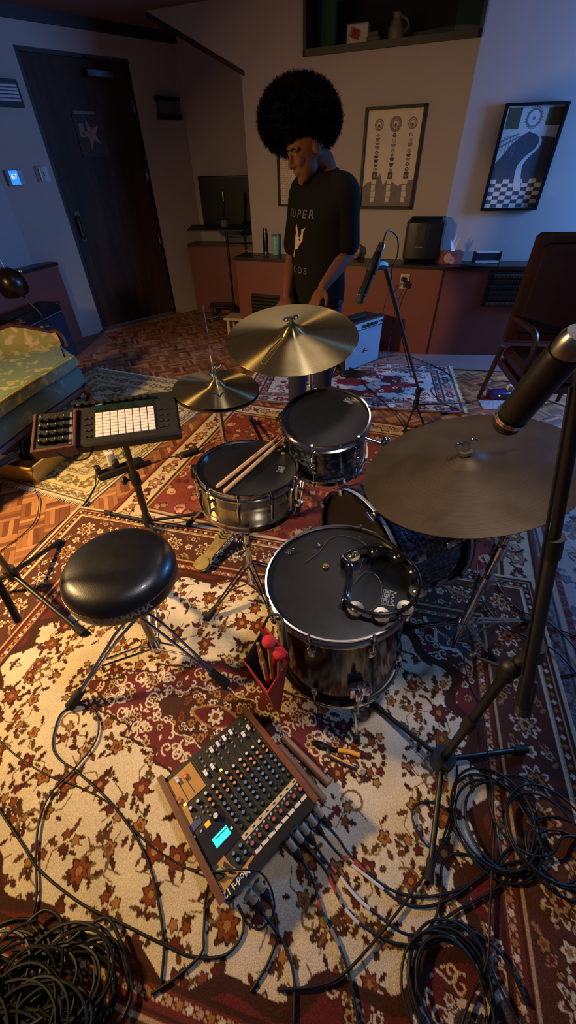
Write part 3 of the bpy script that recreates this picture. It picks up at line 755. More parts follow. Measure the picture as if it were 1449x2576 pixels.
# --- the large rug under the kit -------------------------------------
MA = P(202, 1279); MBp = P(1338, 1465); MW = (MBp-MA).length; MH = 1.84
def paint_main():
    D = Dye(MW/2, MH/2, .003, CREAM, 11); U, V = D.U, D.V; R = D.r
    e = np.minimum(U, V)
    B0, B1, B2, B3 = .022, .07, .255, .32            # bands: edge, guard, main border, inner guard
    cu, cv = MW/2, MH/2
    du = (cu-U)/(cu-B3); dv = (cv-V)/(cv-B3)
    th = np.arctan2(dv, du)
    # spandrel and field
    sup = (np.abs(du)**2.6+np.abs(dv)**2.6)**(1/2.6)
    lob = 1.0+.035*np.cos(th*22)+.02*np.cos(th*9)
    fld = sup < .985*lob*.98
    # cream field motifs ------------------------------------------------
    sp = []
    tries = 0
    while len(sp) < 110 and tries < 9000:
        tries += 1
        u = R.uniform(B3, cu+.02); v = R.uniform(B3, cv+.02)
        if all(math.hypot(u-a, v-b) > .082 for a, b in sp): sp.append((u, v))
    for k, (u, v) in enumerate(sp):
        a = R.uniform(0, 6.28); D.line([(u, v), (u+.045*math.cos(a), v+.045*math.sin(a)), (u+.075*math.cos(a+.5), v+.075*math.sin(a+.5))], .0018, (112, 86, 52))
        D.line([(u, v), (u+.045*math.cos(a+2.4), v+.045*math.sin(a+2.4))], .0018, (112, 86, 52))
    for k, (u, v) in enumerate(sp):
        big = R.random(); rot = R.uniform(0, 6.28)
        for q in range(R.integers(5, 9)):
            a = R.uniform(0, 6.28); rr = R.uniform(.026, .052)
            D.leaf(u+rr*math.cos(a), v+rr*math.sin(a), R.uniform(.011, .021), R.uniform(.005, .0085), a+R.uniform(-.9, .9), [DB, (92, 62, 34), (78, 44, 30)][R.integers(3)], .28)
        if big < .45: D.flower(u, v, R.uniform(.020, .030), int(R.integers(5, 8)), [RUST, MAR, (112, 50, 34)][R.integers(3)], OCH, DB, rot)
        elif big < .8: D.flower(u, v, R.uniform(.016, .023), 5, [OCH, (146, 100, 56), TAN][R.integers(3)], RUST, DB, rot)
        else:
            for q in range(3): D.flower(u+0.02*math.cos(rot+q*2.1), v+0.02*math.sin(rot+q*2.1), .0125, 5, [OCH, RUST, MAR][q], None, DB, rot)
    for (u, v, r_, a, s_) in ((.55, .62, .05, 1., 1), (.8, .5, .045, 4, -1), (.48, .9, .05, 2, 1), (1.05, .46, .05, 3, -1), (.72, .78, .04, 0, 1)):
        D.scroll(u, v, r_, a, .0035, (120, 92, 52), 1.1, s_)
    # spandrel ------------------------------------------------------------
    m = (~fld) & (e > B3); D.fill(m, DB); m2 = (sup > 1.035*lob*.98) & (e > B3); D.fill(m2, REDD)
    keep = D.c.copy(); 
    for k in range(95):
        t = R.uniform(0, 1); u = R.uniform(B3+.01, B3+.42); v = R.uniform(B3+.01, B3+.36)
        D.scroll(u, v, R.uniform(.014, .024), R.uniform(0, 6.28), .0026, CREAM, R.uniform(.6, 1.2), R.choice([-1, 1]))
    for k in range(26):
        D.flower(R.uniform(B3, B3+.4), R.uniform(B3, B3+.34), R.uniform(.010, .017), 6, [CREAM, TAN, OCH][R.integers(3)], MAR, DB, R.uniform(0, 6))
    mm = ~m2; D.c[mm & (e > B3)] = keep[mm & (e > B3)]
    # deep corner medallion piece
    rc = np.hypot(U-B3, V-B3); th2 = np.arctan2(V-B3, U-B3); cm = (rc < .17*(1+.1*np.cos(8*th2))) & (e > B3); D.fill(cm, CREAM); cm2 = (rc < .155*(1+.1*np.cos(8*th2))) & (e > B3); D.fill(cm2, SLT)
    for k in range(16): D.flower(B3+R.uniform(0, .14), B3+R.uniform(0, .14), .013, 6, [CREAM, OCH, MAR][R.integers(3)], RUST, DB, 0)
    # medallion ----------------------------------------------------------
    mu = (cu-U)/.50; mv = (cv-V)/.20; tm = np.arctan2(mv, mu); md = (np.abs(mu)**1.25+np.abs(mv)**1.25)**(1/1.25)
    lb = 1+.06*np.cos(tm*14)+.03*np.cos(tm*30)
    D.fill(md < 1.045*lb, DB); inn = md < 1.0*lb; D.fill(inn, (102, 44, 44))
    keep = D.c.copy()
    for k in range(95):
        D.scroll(cu-R.uniform(0, .5), cv-R.uniform(0, .19), R.uniform(.014, .026), R.uniform(0, 6.28), .0028, CREAM, R.uniform(.5, 1.2), R.choice([-1, 1]))
    for k in range(40): D.leaf(cu-R.uniform(0, .5), cv-R.uniform(0, .19), .010, .004, R.uniform(0, 6), CREAM, .4)
    for k in range(16): D.flower(cu-R.uniform(0, .45), cv-R.uniform(0, .17), .014, 7, TAN, MAR, DB, 0)
    D.c[~inn] = keep[~inn]
    md2 = (np.abs(mu)**1.4+np.abs(mv)**1.4)**(1/1.4); l2 = 1+.08*np.cos(tm*12)
    D.fill(md2 < .52*l2, CREAM); core = md2 < .50*l2; D.fill(core, (70, 42, 34)); keep = D.c.copy()
    for k in range(40): D.flower(cu-R.uniform(0, .26), cv-R.uniform(0, .10), R.uniform(.009, .016), 6, [CREAM, OCH, RUST, CREAM][R.integers(4)], MAR, DB, 0)
    D.c[~core] = keep[~core]
    D.fill(md2 < .2, OCH); D.fill(md2 < .17, MAR); D.flower(cu, cv, .03, 8, CREAM, RUST, DB)
    # borders --------------------------------------------------------------
    b = (e <= B3); D.fill(b, (118, 84, 58)); D.fill(e < B0*.62, (196, 178, 150))
    D.fill((e > B0*.62) & (e < B1), (84, 38, 30))
    D.fill((e > B0+.004) & (e < B0+.009), TAN); D.fill((e > B1-.012) & (e < B1-.006), TAN)
    D.fill((e > B1) & (e < B2), (86, 50, 38)); D.fill((e > B2) & (e < B3), (104, 46, 36))
    for x, wd_, c in ((B1, .004, CREAM), (B2, .005, TAN), (B2+.012, .003, DB), (B2+.03, .003, TAN), (B3-.022, .003, TAN), (B3-.006, .006, DB)):
        D.fill(np.abs(e-x) < wd_, c)
    def along(fn, off, step, jit=0):
        n = int(max(MW, MH)/2/step)+1
        for k in range(n):
            t = off+k*step
            if t < cu+.02: fn(t, off, 0, k)
            if t < cv+.02 and k > 0: fn(off, t, 1, k)
    mid = (B1+B2)/2
    def bf(u, v, s_, k):
        cols = [(TAN, MAR), (CREAM, RUST), (OCH, DB)]
        c1, c2 = cols[k % 3]
        if k % 2 == 0:
            D.flower(u, v, .040, 8, (118, 62, 48), None, CREAM, .2, .2); D.flower(u, v, .026, 6, c1, c2, DB, 0)
        else:
            D.flower(u, v, .021, 5, CREAM, OCH, DB, k)
            for q in (-1, 1):
                x, y = (u, v+q*.058) if s_ == 0 else (u+q*.058, v)
                D.flower(x, y, .016, 5, [CREAM, TAN, OCH][k % 3], RUST, DB, k)
                D.leaf(x+(.026 if s_ == 0 else q*.012), y+(q*.012 if s_ == 0 else .026), .016, .006, .7, (150, 110, 70), .4)
                D.leaf(x-(.026 if s_ == 0 else q*.012), y+(q*.012 if s_ == 0 else -.026), .016, .006, -.7, (96, 40, 34), .4, TAN)
        for q in range(5):
            D.flower(u+R.uniform(-.055, .055), v+R.uniform(-.075, .075), .0065, 4, [CREAM, OCH, TAN][R.integers(3)], None, DB)
    along(bf, mid, .088)
    along(lambda u, v, s_, k: D.flower(u, v, .0095, 4, [CREAM, OCH][k % 2], None, DB), (B0+B1)/2, .03)
    along(lambda u, v, s_, k: D.flower(u, v, .0095, 5, [TAN, CREAM, OCH][k % 3], None, MAR), (B2+B3)/2+.004, .027)
    return D.mirror()
rug('persian_rug', 'large cream floral rug with dark border and maroon medallion under the mixer and stool', MA, MBp, MH, paint_main(), z=.0185, wave=.0012, base=.012)

# --- generic rugs -----------------------------------------------------
def paint_rug(w, h, step, field, bands, motifs, seed=3, medal=None, dens=1.0, msize=.02):
    """bands: list of (outer distance, colour); motifs: (colours, outline)"""
    D = Dye(w/2, h/2, step, field, seed); U, V = D.U, D.V; R = D.r; e = np.minimum(U, V); cu, cv = w/2, h/2
    inner = bands[-1][0]
    n = int(dens*(cu*cv)/(msize*msize*9))
    for k in range(n):
        u, v = R.uniform(inner, cu), R.uniform(inner, cv); c = motifs[0][R.integers(len(motifs[0]))]
        if R.random() < .5: D.flower(u, v, msize*R.uniform(.6, 1), int(R.integers(4, 8)), c, None, motifs[1], R.uniform(0, 6))
        elif R.random() < .5: D.scroll(u, v, msize*1.2, R.uniform(0, 6), step*.9, c, 1.0)
        else: D.leaf(u, v, msize*.9, msize*.35, R.uniform(0, 6), c, .4)
    if medal:
        mc, mc2, rx, ry = medal; q = (np.abs((cu-U)/rx)**1.5+np.abs((cv-V)/ry)**1.5)**(1/1.5); t = np.arctan2((cv-V)/ry, (cu-U)/rx)
        q = q/(1+.09*np.cos(10*t)); 
        for lim, c in ((1.0, motifs[1]), (.95, mc), (.62, motifs[1]), (.58, mc2), (.3, mc)):
            D.fill(q < lim, c)
            keep = D.c.copy()
            for k in range(int(50*lim)):
                D.scroll(cu-R.uniform(0, rx), cv-R.uniform(0, ry), msize, R.uniform(0, 6), step*.8, motifs[0][R.integers(len(motifs[0]))], 1.0)
            D.c[q >= lim] = keep[q >= lim]
    prev = 0
    for x, c in bands:
        D.fill((e >= prev) & (e < x), c)
        wd = x-prev
        if wd > .03:
            m = (prev+x)/2; st_ = max(.03, wd*.62); r_ = min(wd*.36, .04)
            n = int(max(w, h)/2/st_)+1
            cc = motifs[0]
            for k in range(n):
                t = m+k*st_; c1 = cc[k % len(cc)]
                if c1 == c: c1 = motifs[1]
                for (a, b) in (((t, m),) if k == 0 else ((t, m), (m, t))):
                    if a > cu+.03 or b > cv+.03: continue
                    if k % 2 == 0: D.flower(a, b, r_, 6, c1, c, motifs[1], 0)
                    else:
                        D.flower(a, b, r_*.5, 5, c1, None, motifs[1], .4); D.leaf(a+r_*.6, b+r_*.7, r_*.55, r_*.2, .8, c1, .4); D.leaf(a-r_*.6, b-r_*.7, r_*.55, r_*.2, .8, c1, .4)
                        D.leaf(a+r_*.6, b-r_*.7, r_*.55, r_*.2, -.8, motifs[1], .4)
        else:
            D.fill((e >= x-.003) & (e < x), motifs[1])
        prev = x
    return D.mirror()
# red rug with cream border in the middle
c1 = P(563, 1008); dA = Vector((.94, -.34, 0)).normalized(); 
RD = (124, 58, 46); CB = (200, 178, 142)
full = paint_rug(2.3, 1.62, .006, RD, [(.025, RD), (.035, DB), (.165, CB), (.18, DB), (.2, TAN)], (([(196, 150, 122), OCH, (170, 100, 78), MAR, (176, 120, 96)]), DB), 5, None, 1.3, .03)
rug('persian_rug', 'brick red rug with a wide cream flower border, between hi-hat and snare drum', c1, c1+dA, 1.62, full, w=2.3, z=.0115, wave=.0005, base=.006)
# white and red rug with fringe
b0 = P(607, 1012); b1 = P(1168, 1046); db = (b1-b0).normalized(); pb_ = Vector((-db.y, db.x, 0)); hh = .98
full = paint_rug((b1-b0).length, hh, .006, (196, 186, 182), [(.02, (110, 84, 84)), (.12, (172, 160, 158)), (.135, (70, 50, 52)), (.18, (150, 132, 130)), (.19, DB)], (([(120, 44, 48), (150, 118, 104), (92, 80, 88), (210, 200, 196), (126, 40, 44)]), (70, 50, 54)), 9, ((112, 32, 40), (190, 176, 170), .55, .30), .9, .026)
rug('persian_rug', 'off-white and crimson rug with a cream fringe at its right end, beneath the small amplifier', b0+pb_*hh, b0+pb_*hh+db, hh, full, w=(b1-b0).length, z=.0185, wave=.0008, base=.0125, fringe=['r', 'l'])
# cream rug on the left
cA = Vector((-.655, 3.12, 0)); du_ = Vector((.385, .923, 0)).normalized(); left = Vector((-du_.y, du_.x, 0))
Wc, Hc = 1.5, 1.72
G1 = (150, 134, 100)
full = paint_rug(Wc, Hc, .006, (200, 184, 146), [(.02, (206, 190, 154)), (.028, (104, 92, 66)), (.085, (206, 190, 154)), (.095, (104, 92, 66)), (.23, (200, 182, 142)), (.24, (104, 92, 66)), (.28, (196, 178, 138))], (([(132, 116, 84), (120, 104, 74), (150, 134, 98)]), (104, 90, 64)), 21, None, 1.3, .03)
cr_ = P(222, 1272); 
top = cr_+du_*Hc
rug('patterned_rug', 'cream rug with olive scroll pattern under the sofa and the yellow bin', top+left*Wc, top, Hc, full, w=Wc, z=.006, wave=.0004, fringe=['b', 't'])
# pale rug on the right
ra = Vector((.985, .99, 0)); k1 = P(1313, 1290); k2 = P(1352, 1462); dv_ = (k1-k2).normalized(); ru_ = Vector((dv_.y, -dv_.x, 0))
Wr, Hr = 1.5, 2.6
full = paint_rug(Wr, Hr, .006, (176, 166, 160), [(.03, (150, 144, 144)), (.04, (74, 56, 56)), (.2, (182, 170, 158)), (.21, (70, 54, 54)), (.26, (134, 132, 132)), (.272, (74, 54, 54)), (.3, (176, 160, 146)), (.33, (140, 40, 40))], (([(120, 116, 122), (112, 58, 54), (150, 126, 104), (104, 100, 108)]), (88, 80, 84)), 31, None, 1.0, .03)
o0 = k2-dv_*1.35-ru_*.22
rug('patterned_rug', 'pale grey floral rug with maroon ovals on the right, below the tall cymbal stand', o0+dv_*Hr, o0+dv_*Hr+ru_, Hr, full, w=Wr, z=.005, wave=.0003)
# ------------------------------------------------------------- drum kit
RZ = .0195          # top of the large rug
def hoopprof(r, h=.030, t=.0028):
    return [(r-.004, 0), (r+.0015, .001), (r+.002, -.004), (r-.0005, -.008), (r-.0005, -h+.006), (r+.006, -h+.003), (r+.006, -h), (r-t-.001, -h), (r-t-.001, -.009), (r-.004, -.005)]
def lugpiece(m, r, a, z0, z1, wid=.02, style='tube'):
    c, s = math.cos(a), math.sin(a); R = rotz(a)
    L_ = z0-z1
    if style == 'tube':
        m.cyl(R@Vector((r+.016, 0, z0)), R@Vector((r+.016, 0, z1)), .0055, n=10)
        for z in (z0-.012, z1+.012): m.box(R@Vector((r+.008, 0, z)), (.018, .012, .016), R, bev=.002)
    else:
        prof = [(0, 0), (wid*.5, L_*.12), (wid*.42, L_*.5), (wid*.5, L_*.88), (0, L_)]
        m.box(R@Vector((r+.007, 0, (z0+z1)/2)), (.016, wid, L_), R, bev=.005)
        m.sphere(R@Vector((r+.012, 0, (z0+z1)/2)), wid*.55, 10, 6, R, (.6, 1, L_/wid*.75))
def drum(name, label, C, nx, ny, Rs, depth, shellmat, nl, rz=0.0, lugstyle='lug', bot=True, bead=False, vis=True, headmat=None):
    t = thing(name, label, 'drum', C, tilt(nx, ny, rz))
    m = MB(); zt_ = -.012; zb_ = -depth+.012
    prof = [(Rs-.006, zt_), (Rs, zt_), (Rs, zb_), (Rs-.006, zb_)]
    if bead: prof = [(Rs-.003, zt_), (Rs, zt_), (Rs, -depth*.44), (Rs+.003, -depth*.46), (Rs+.003, -depth*.50), (Rs, -depth*.52), (Rs, zb_), (Rs-.003, zb_)]
    m.lathe(prof, 96); m.build('shell', shellmat, t, ang=50)
    hr = Rs+.010
    MB().lathe(hoopprof(hr), 96, closed=True).build('top_hoop', chrome, t, ang=50)
    MB().lathe([(.0005, -.0105), (Rs*.97, -.0100), (Rs+.003, -.0115), (Rs+.006, -.016)], 96).build('batter_head', headmat or drum_black_film, t)
    if bot:
        MB().lathe(hoopprof(hr), 96, (0, 0, -depth-.005), Matrix.Scale(-1, 3, (0, 0, 1)), closed=True).build('bottom_hoop', chrome, t, ang=50)
        MB().lathe([(.0005, -depth+.006), (Rs+.004, -depth+.006)], 48).build('resonant_head', mat('milky_head_film', (150, 150, 150), .5), t)
    for k in range(nl):
        a = 2*PI*k/nl; R = rotz(a)
        m = MB()
        if lugstyle == 'tube': lugpiece(m, Rs, a, -.05, -depth+.05, style='tube')
        elif lugstyle == 'long': lugpiece(m, Rs, a, -.045, -depth+.045, .016, 'lug')
        else:
            lugpiece(m, Rs, a, -.062, -.105, .02, 'lug')
        lg = m.build('lug', chrome, t)
        m = MB(); m.cyl(R@Vector((Rs+.014, 0, -.004)), R@Vector((Rs+.014, 0, -.07)), .0028, n=8); m.cyl(R@Vector((Rs+.014, 0, -.008)), R@Vector((Rs+.014, 0, .006)), .006, .005, n=8)
        m.box(R@Vector((Rs+.012, 0, -.026)), (.014, .014, .006), R); m.build('tension_rod', chrome, t)
        if bot and lugstyle == 'lug':
            m = MB(); lugpiece(m, Rs, a+.0, -depth+.105, -depth+.062, .02, 'lug'); m.build('lug', chrome, t)
            m = MB(); m.cyl(R@Vector((Rs+.014, 0, -depth)), R@Vector((Rs+.014, 0, -depth+.07)), .0028, n=8); m.cyl(R@Vector((Rs+.014, 0, -depth-.008)), R@Vector((Rs+.014, 0, -depth+.006)), .0055, n=8); m.box(R@Vector((Rs+.012, 0, -depth+.022)), (.014, .014, .006), R); m.build('tension_rod', chrome, t)
    return t
def head_logo(t, wp, size, ang, z=-.0093):
    """crowned REMO mark on a head; wp world point, ang in the drum's own plane"""
    p = chain(t).inverted() @ wp
    m = text_mesh('REMO', size, .0002, 2.5)
    cr = MB(); s = size; 
    xs = [-1.45, -1.3, -.75, -.45, 0, .45, .75, 1.3, 1.45]; zs = [.45, 1.5, .8, 1.25, .75, 1.25, .8, 1.5, .45]
    for k in range(8):
        a, b = Vector((xs[k]*s, zs[k]*s+.1*s, 0)), Vector((xs[k+1]*s, zs[k+1]*s+.1*s, 0)); d = (b-a).normalized()*s*.09; n_ = Vector((-d.y, d.x, 0))
        cr.add([a-n_, b-n_, b+n_, a+n_], [(0, 1, 2, 3)])
    for (a, b, w_) in (((-1.5, .55), (1.5, .55), .05), ((-1.5, -.5), (1.5, -.5), .05), ((-1.5, -.5), (-1.5, .55), .05), ((1.5, -.5), (1.5, .55), .05)):
        A_, B_ = Vector((a[0]*s, a[1]*s, 0)), Vector((b[0]*s, b[1]*s, 0)); d = (B_-A_).normalized(); n_ = Vector((-d.y, d.x, 0))*w_*s
        cr.add([A_-n_, B_-n_, B_+n_, A_+n_], [(0, 1, 2, 3)])
    m.add(cr.v, cr.f)
    m.xf(Matrix.Translation((p.x, p.y, z)) @ Matrix.Rotation(ang, 4, 'Z'))
    m.build('head_logo', grey_print, t, smooth=False)
def ang_of(t, p0, p1):
    i = chain(t).inverted(); d = i@p1-i@p0; return math.atan2(d.y, d.x)
def HP(t, x, y, z=-.009):
    """sight line of a photo point on the thing's own plane z"""
    M = chain(t); n = (M.to_3x3()@Vector((0, 0, 1))); c = M@Vector((0, 0, z)); d = Vector(ray(x, y)); o = Vector((0, 0, CAM_H))
    return o+d*((c-o).dot(n)/d.dot(n))
def wing(m, c, R, s=1.0):
    c = Vector(c)
    m.cyl(c, c+R@Vector((0, 0, .014*s)), .006*s, n=10)
    for q in (-1, 1): m.sphere(c+R@Vector((q*.012*s, 0, .012*s)), .008*s, 10, 6, R, (1.1, .35, .8))

# snare ---------------------------------------------------------------
sn = drum('snare_drum', 'brushed brass snare drum with black head and two sticks on top', (-.147, 1.21, .665), .047, .026, .178, .165, snare_metal, 10, .2, 'tube', bead=True)
m = MB(); a = ang_of(sn, sn.location, P(775, 1250, .6)); R = rotz(a)
m.box(R@Vector((.19, 0, -.075)), (.02, .045, .09), R, bev=.004); m.box(R@Vector((.205, 0, -.05)), (.022, .018, .07), R, bev=.004); m.cyl(R@Vector((.2, 0, -.035)), R@Vector((.235, 0, -.035)), .009, n=12); m.box(R@Vector((.215, .0, -.10)), (.03, .03, .02), R, bev=.004)
m.cyl(R@Vector((.2, .012, -.03)), R@Vector((.2, .012, -.0)), .004); m.cyl(R@Vector((.2, -.012, -.03)), R@Vector((.2, -.012, -.0)), .004)
m.build('throw_off', chrome, sn)
m = MB(); a = ang_of(sn, sn.location, P(485, 1200, .62)); R = rotz(a); m.box(R@Vector((.198, 0, -.03)), (.03, .03, .05), R, bev=.004); m.build('side_clamp', black_metal, sn)
m = MB(); a = ang_of(sn, sn.location, P(608, 1290, .55)); R = rotz(a); m.cyl(R@Vector((.176, 0, -.062)), R@Vector((.1815, 0, -.062)), .006, n=14); m.build('vent_grommet', black_metal, sn)
head_logo(sn, HP(sn, 710, 1181), .0125, ang_of(sn, HP(sn, 722, 1160), HP(sn, 702, 1200))+PI)
# tom -------------------------------------------------------------------
tm_ = drum('rack_tom', 'small dark blue sparkle tom with black head, tilted toward the stool', (.149, 1.311, .808), -.075, -.225, .1525, .21, sparkle, 6, .15)
head_logo(tm_, HP(tm_, 876, 1010), .0125, ang_of(tm_, HP(tm_, 856, 1004), HP(tm_, 890, 1018)))
# floor tom
ft = drum('floor_tom', 'large floor tom in dark gloss finish standing nearest to the mixer', (.141, .726, .603), -.068, .007, .2032, .40, gloss_black, 8, .32)
head_logo(ft, HP(ft, 970, 1502), .017, ang_of(ft, HP(ft, 977, 1478), HP(ft, 967, 1530)))
iM = chain(ft)
def ftleg(aw, legpts):
    R = rotz(aw)
    m = MB(); m.box(R@Vector((.216, 0, -.27)), (.026, .05, .06), R, bev=.005); m.box(R@Vector((.232, 0, -.27)), (.02, .022, .05), R, bev=.003)
    wing(m, R@Vector((.235, 0, -.255)), R@Matrix.Rotation(PI/2, 3, 'Y').to_3x3(), 1.3)
    br = m.build('leg_bracket', chrome, ft)
    m = MB(); pts = [Vector((.232, 0, -.20)), Vector((.232, 0, -.40)), Vector((.205, 0, -.455)), Vector((.250, 0, -.565))]
    m.tube([R@p for p in pts], .0048, 10); m.build('leg', chrome, ft)
    e_ = R@pts[-1]; m = MB(); m.cyl(e_+Vector((0, 0, .015)), e_-Vector((0, 0, .016)), .009, .011, 12); m.build('leg_tip', rubber, ft)
aa = ang_of(ft, ft.location, P(915, 1925, .02))
for k in range(3): ftleg(aa+k*2*PI/3, None)
# bass drum ----------------------------------------------------------
BA = .47; bc_ = Vector((.445, 1.185, .288)); bx = Vector((math.cos(BA), math.sin(BA), 0))
Rb = basis(Vector((0, 0, 1)), Vector((-bx.y, bx.x, 0))*-1, bx)     # z of the drum along bx
Rb = frame(bx)
bd_ = thing('bass_drum', 'dark blue sparkle bass drum lying on its side behind the floor tom', 'drum', bc_, Rb)
MB().lathe([(.245, -.17), (.254, -.17), (.254, .17), (.245, .17)], 96).build('shell', sparkle, bd_, ang=50)
for q, nm in ((-1, 'batter_hoop'), (1, 'front_hoop')):
    h_ = MB().lathe([(.258, q*.15), (.272, q*.15), (.272, q*.192), (.258, q*.192)], 96, closed=True).build(nm, gloss_black, bd_, ang=50)
    MB().lathe([(.2722, q*.164), (.2735, q*.165), (.2735, q*.178), (.2722, q*.179)], 96).build('silver_inlay', mat('silver_inlay', (190, 192, 200), .35, .3), h_)
    MB().lathe([(.0005, q*.176), (.25, q*.174), (.257, q*.166)], 64).build('batter_head' if q < 0 else 'front_head', drum_black_film, bd_)
upv = Rb.inverted()@Vector((0, 0, 1)); a0 = math.atan2(upv.y, upv.x)
for k in range(8):
    a = a0+.28+2*PI*k/8; R = rotz(a)
    for q in (-1, 1):
        m = MB(); m.box(R@Vector((.280, 0, q*.178)), (.016, .026, .034), R, bev=.003); m.box(R@Vector((.266, 0, q*.196)), (.03, .026, .006), R, bev=.002)
        m.build('claw_hook', chrome, bd_)
        m = MB(); m.cyl(R@Vector((.283, 0, q*.215)), R@Vector((.275, 0, q*.09)), .003, n=8); m.cyl(R@Vector((.283, -.02, q*.215)), R@Vector((.283, .02, q*.215)), .0045, n=8)
        m.build('tension_rod', chrome, bd_)
    [MB().box(R@Vector((.262, 0, q*.075)), (.018, .024, .05), R, bev=.005).build('lug', chrome, bd_) for q in (-1, 1)]
for s_ in (-1, 1):
    m = MB(); R = rotz(a0+s_*1.9)
    m.box(R@Vector((.262, 0, .06)), (.02, .05, .05), R, bev=.005); 
    for zz in (-.012, .0, .012): m.cyl(R@Vector((.268, -.02, .06+zz)), R@Vector((.268, .03, .06+zz)), .007, n=10)
    p0 = R@Vector((.262, 0, .06)); w_ = chain(bd_)@p0; foot = Vector((w_.x+bx.x*.22+(-bx.y)*s_*-.10, w_.y+bx.y*.22+bx.x*s_*-.10, RZ+.003))
    m.cyl(p0, chain(bd_).inverted()@foot, .006, .005, 10); m.build('spur', chrome, bd_)
# tom holder on top of the bass drum
th_ = MB(); top = bc_+Vector((0, 0, .256)); th_.cyl(bc_+Vector((-.01, .0, .25)), Vector((.385, 1.30, .70)), .011); th_.cyl(Vector((.385, 1.30, .68)), Vector((.30, 1.33, .70)), .008); th_.box(top-Vector((.01, 0, -.002)), (.06, .06, .02), bev=.006); th_.sphere((.385, 1.30, .70), .018)
th_.build('tom_holder', chrome, bd_, world=True)

# cymbals ---------------------------------------------------------------
def cymz0(r, R, bell, bh, bow):
    return bow*(1-(r/R)**1.25)+bh*math.exp(-(r/(bell*.62))**4*.5)*(1-.35*(r/bell)**2 if r < bell else .65)
def cym_prof(R, bell=.055, bh=.018, bow=.022, t=.0016):
    pr = []; n = 40
    for k in range(n+1):
        r = .006+(R-.006)*(k/n)**1.3; pr.append((r, cymz0(r, R, bell, bh, bow)))
    return pr+[(r, z-t) for r, z in reversed(pr)]
def cymbal(name, label, C, nx, ny, R, mt, bell=.055, bh=.018, bow=.022, group=None):
    t = thing(name, label, 'cymbal', C, tilt(nx, ny), group)
    MB().lathe(cym_prof(R, bell, bh, bow), 128, closed=True).build('disc', mt, t, ang=60)
    return t
cr = cymbal('crash_cymbal', 'large golden cymbal behind the drums, nearest the standing person', (.034, 1.569, 1.008), -.041, -.213, .254, brass_cym, .055, .022, .024)
m = MB(); m.tube(spline([(-.012, .02, .043), (-.05, -.04, .026), (-.10, -.13, .0105), (-.115, -.165, .0065), (-.100, -.175, .006), (-.055, -.10, .0175), (-.005, -.02, .040)], 7), .0013, 6)
m.build('leather_string', mat('tan_string', (116, 92, 56), .8), cr)
m = MB(); m.lathe([(.004, .040), (.016, .041), (.017, .050), (.004, .054)], 20); m.build('felt', mat('dark_felt', (40, 38, 44), .95, bump=.4), cr)
m = MB(); wing(m, (0, 0, .054), rotz(.3), 1.5); m.build('wing_nut', chrome, cr)
rd = cymbal('ride_cymbal', 'biggest cymbal, dull brown and unpolished, on the tall stand at right', (.49, .868, .878), -.284, .069, .28, old_cym, .06, .012, .024)
m = MB(); m.lathe([(.004, .03), (.016, .04), (.016, .050), (.004, .052)], 20); m.build('felt', mat('brown_felt', (70, 56, 46), .95, bump=.4), rd)
m = MB(); wing(m, (0, 0, .052), rotz(.1), 1.6); m.build('wing_nut', chrome, rd)
hh1 = cymbal('hi_hat_cymbal', 'upper hi-hat cymbal with a black V mark', (-.284, 1.562, .815), .06, -.032, .178, brass_cym, .045, .02, .02)
V_ = MB(); s = .052
pts = [(-1, .42), (-.75, .52), (-.35, .25), (0, -.45), (.35, .25), (.75, .52), (1, .42), (.6, .30), (.25, .0), (0, -.75), (-.25, .0), (-.6, .30)]
c_ = HP(hh1, 552, 992, .014); i_ = chain(hh1).inverted(); c_ = i_@c_
def cymz(r): return cymz0(r, .178, .045, .02, .02)+.0007
vs = []
for k in range(5):
    pass
seg = [((-1, .45), (-.55, .42), .07), ((-.55, .42), (-.25, .12), .08), ((-.25, .12), (0, -.5), .10), ((0, -.5), (.25, .12), .10), ((.25, .12), (.55, .42), .08), ((.55, .42), (1, .45), .07)]
ra = math.atan2(c_.y, c_.x)+PI/2
for (p, q, w_) in seg:
    n0 = 4
    for j in range(n0):
        quad = []
        for (tt, sg) in ((j/n0, -1), ((j+1)/n0, -1), ((j+1)/n0, 1), (j/n0, 1)):
            x = p[0]+(q[0]-p[0])*tt; y = p[1]+(q[1]-p[1])*tt; dx, dy = q[0]-p[0], q[1]-p[1]; L_ = math.hypot(dx, dy)
            x += -dy/L_*w_*sg; y += dx/L_*w_*sg; x *= s*.66; y *= s*.66
            X = c_.x+x*math.cos(ra)-y*math.sin(ra); Y = c_.y+x*math.sin(ra)+y*math.cos(ra)
            quad.append(Vector((X, Y, cymz(math.hypot(X, Y)))))
        V_.add(quad, [(0, 1, 2, 3)])
V_.build('v_mark', black_plastic, hh1, smooth=False)
hh2 = cymbal('hi_hat_cymbal', 'lower hi-hat cymbal, mostly hidden under the upper one', (-.284, 1.562, .811), .06, -.032, .178, old_cym, .045, .004, .004)
hh2.children
bt = [x for x in KIDS(hh2)][0]
for v in bt.data.vertices: v.co.z = -v.co.z-.014

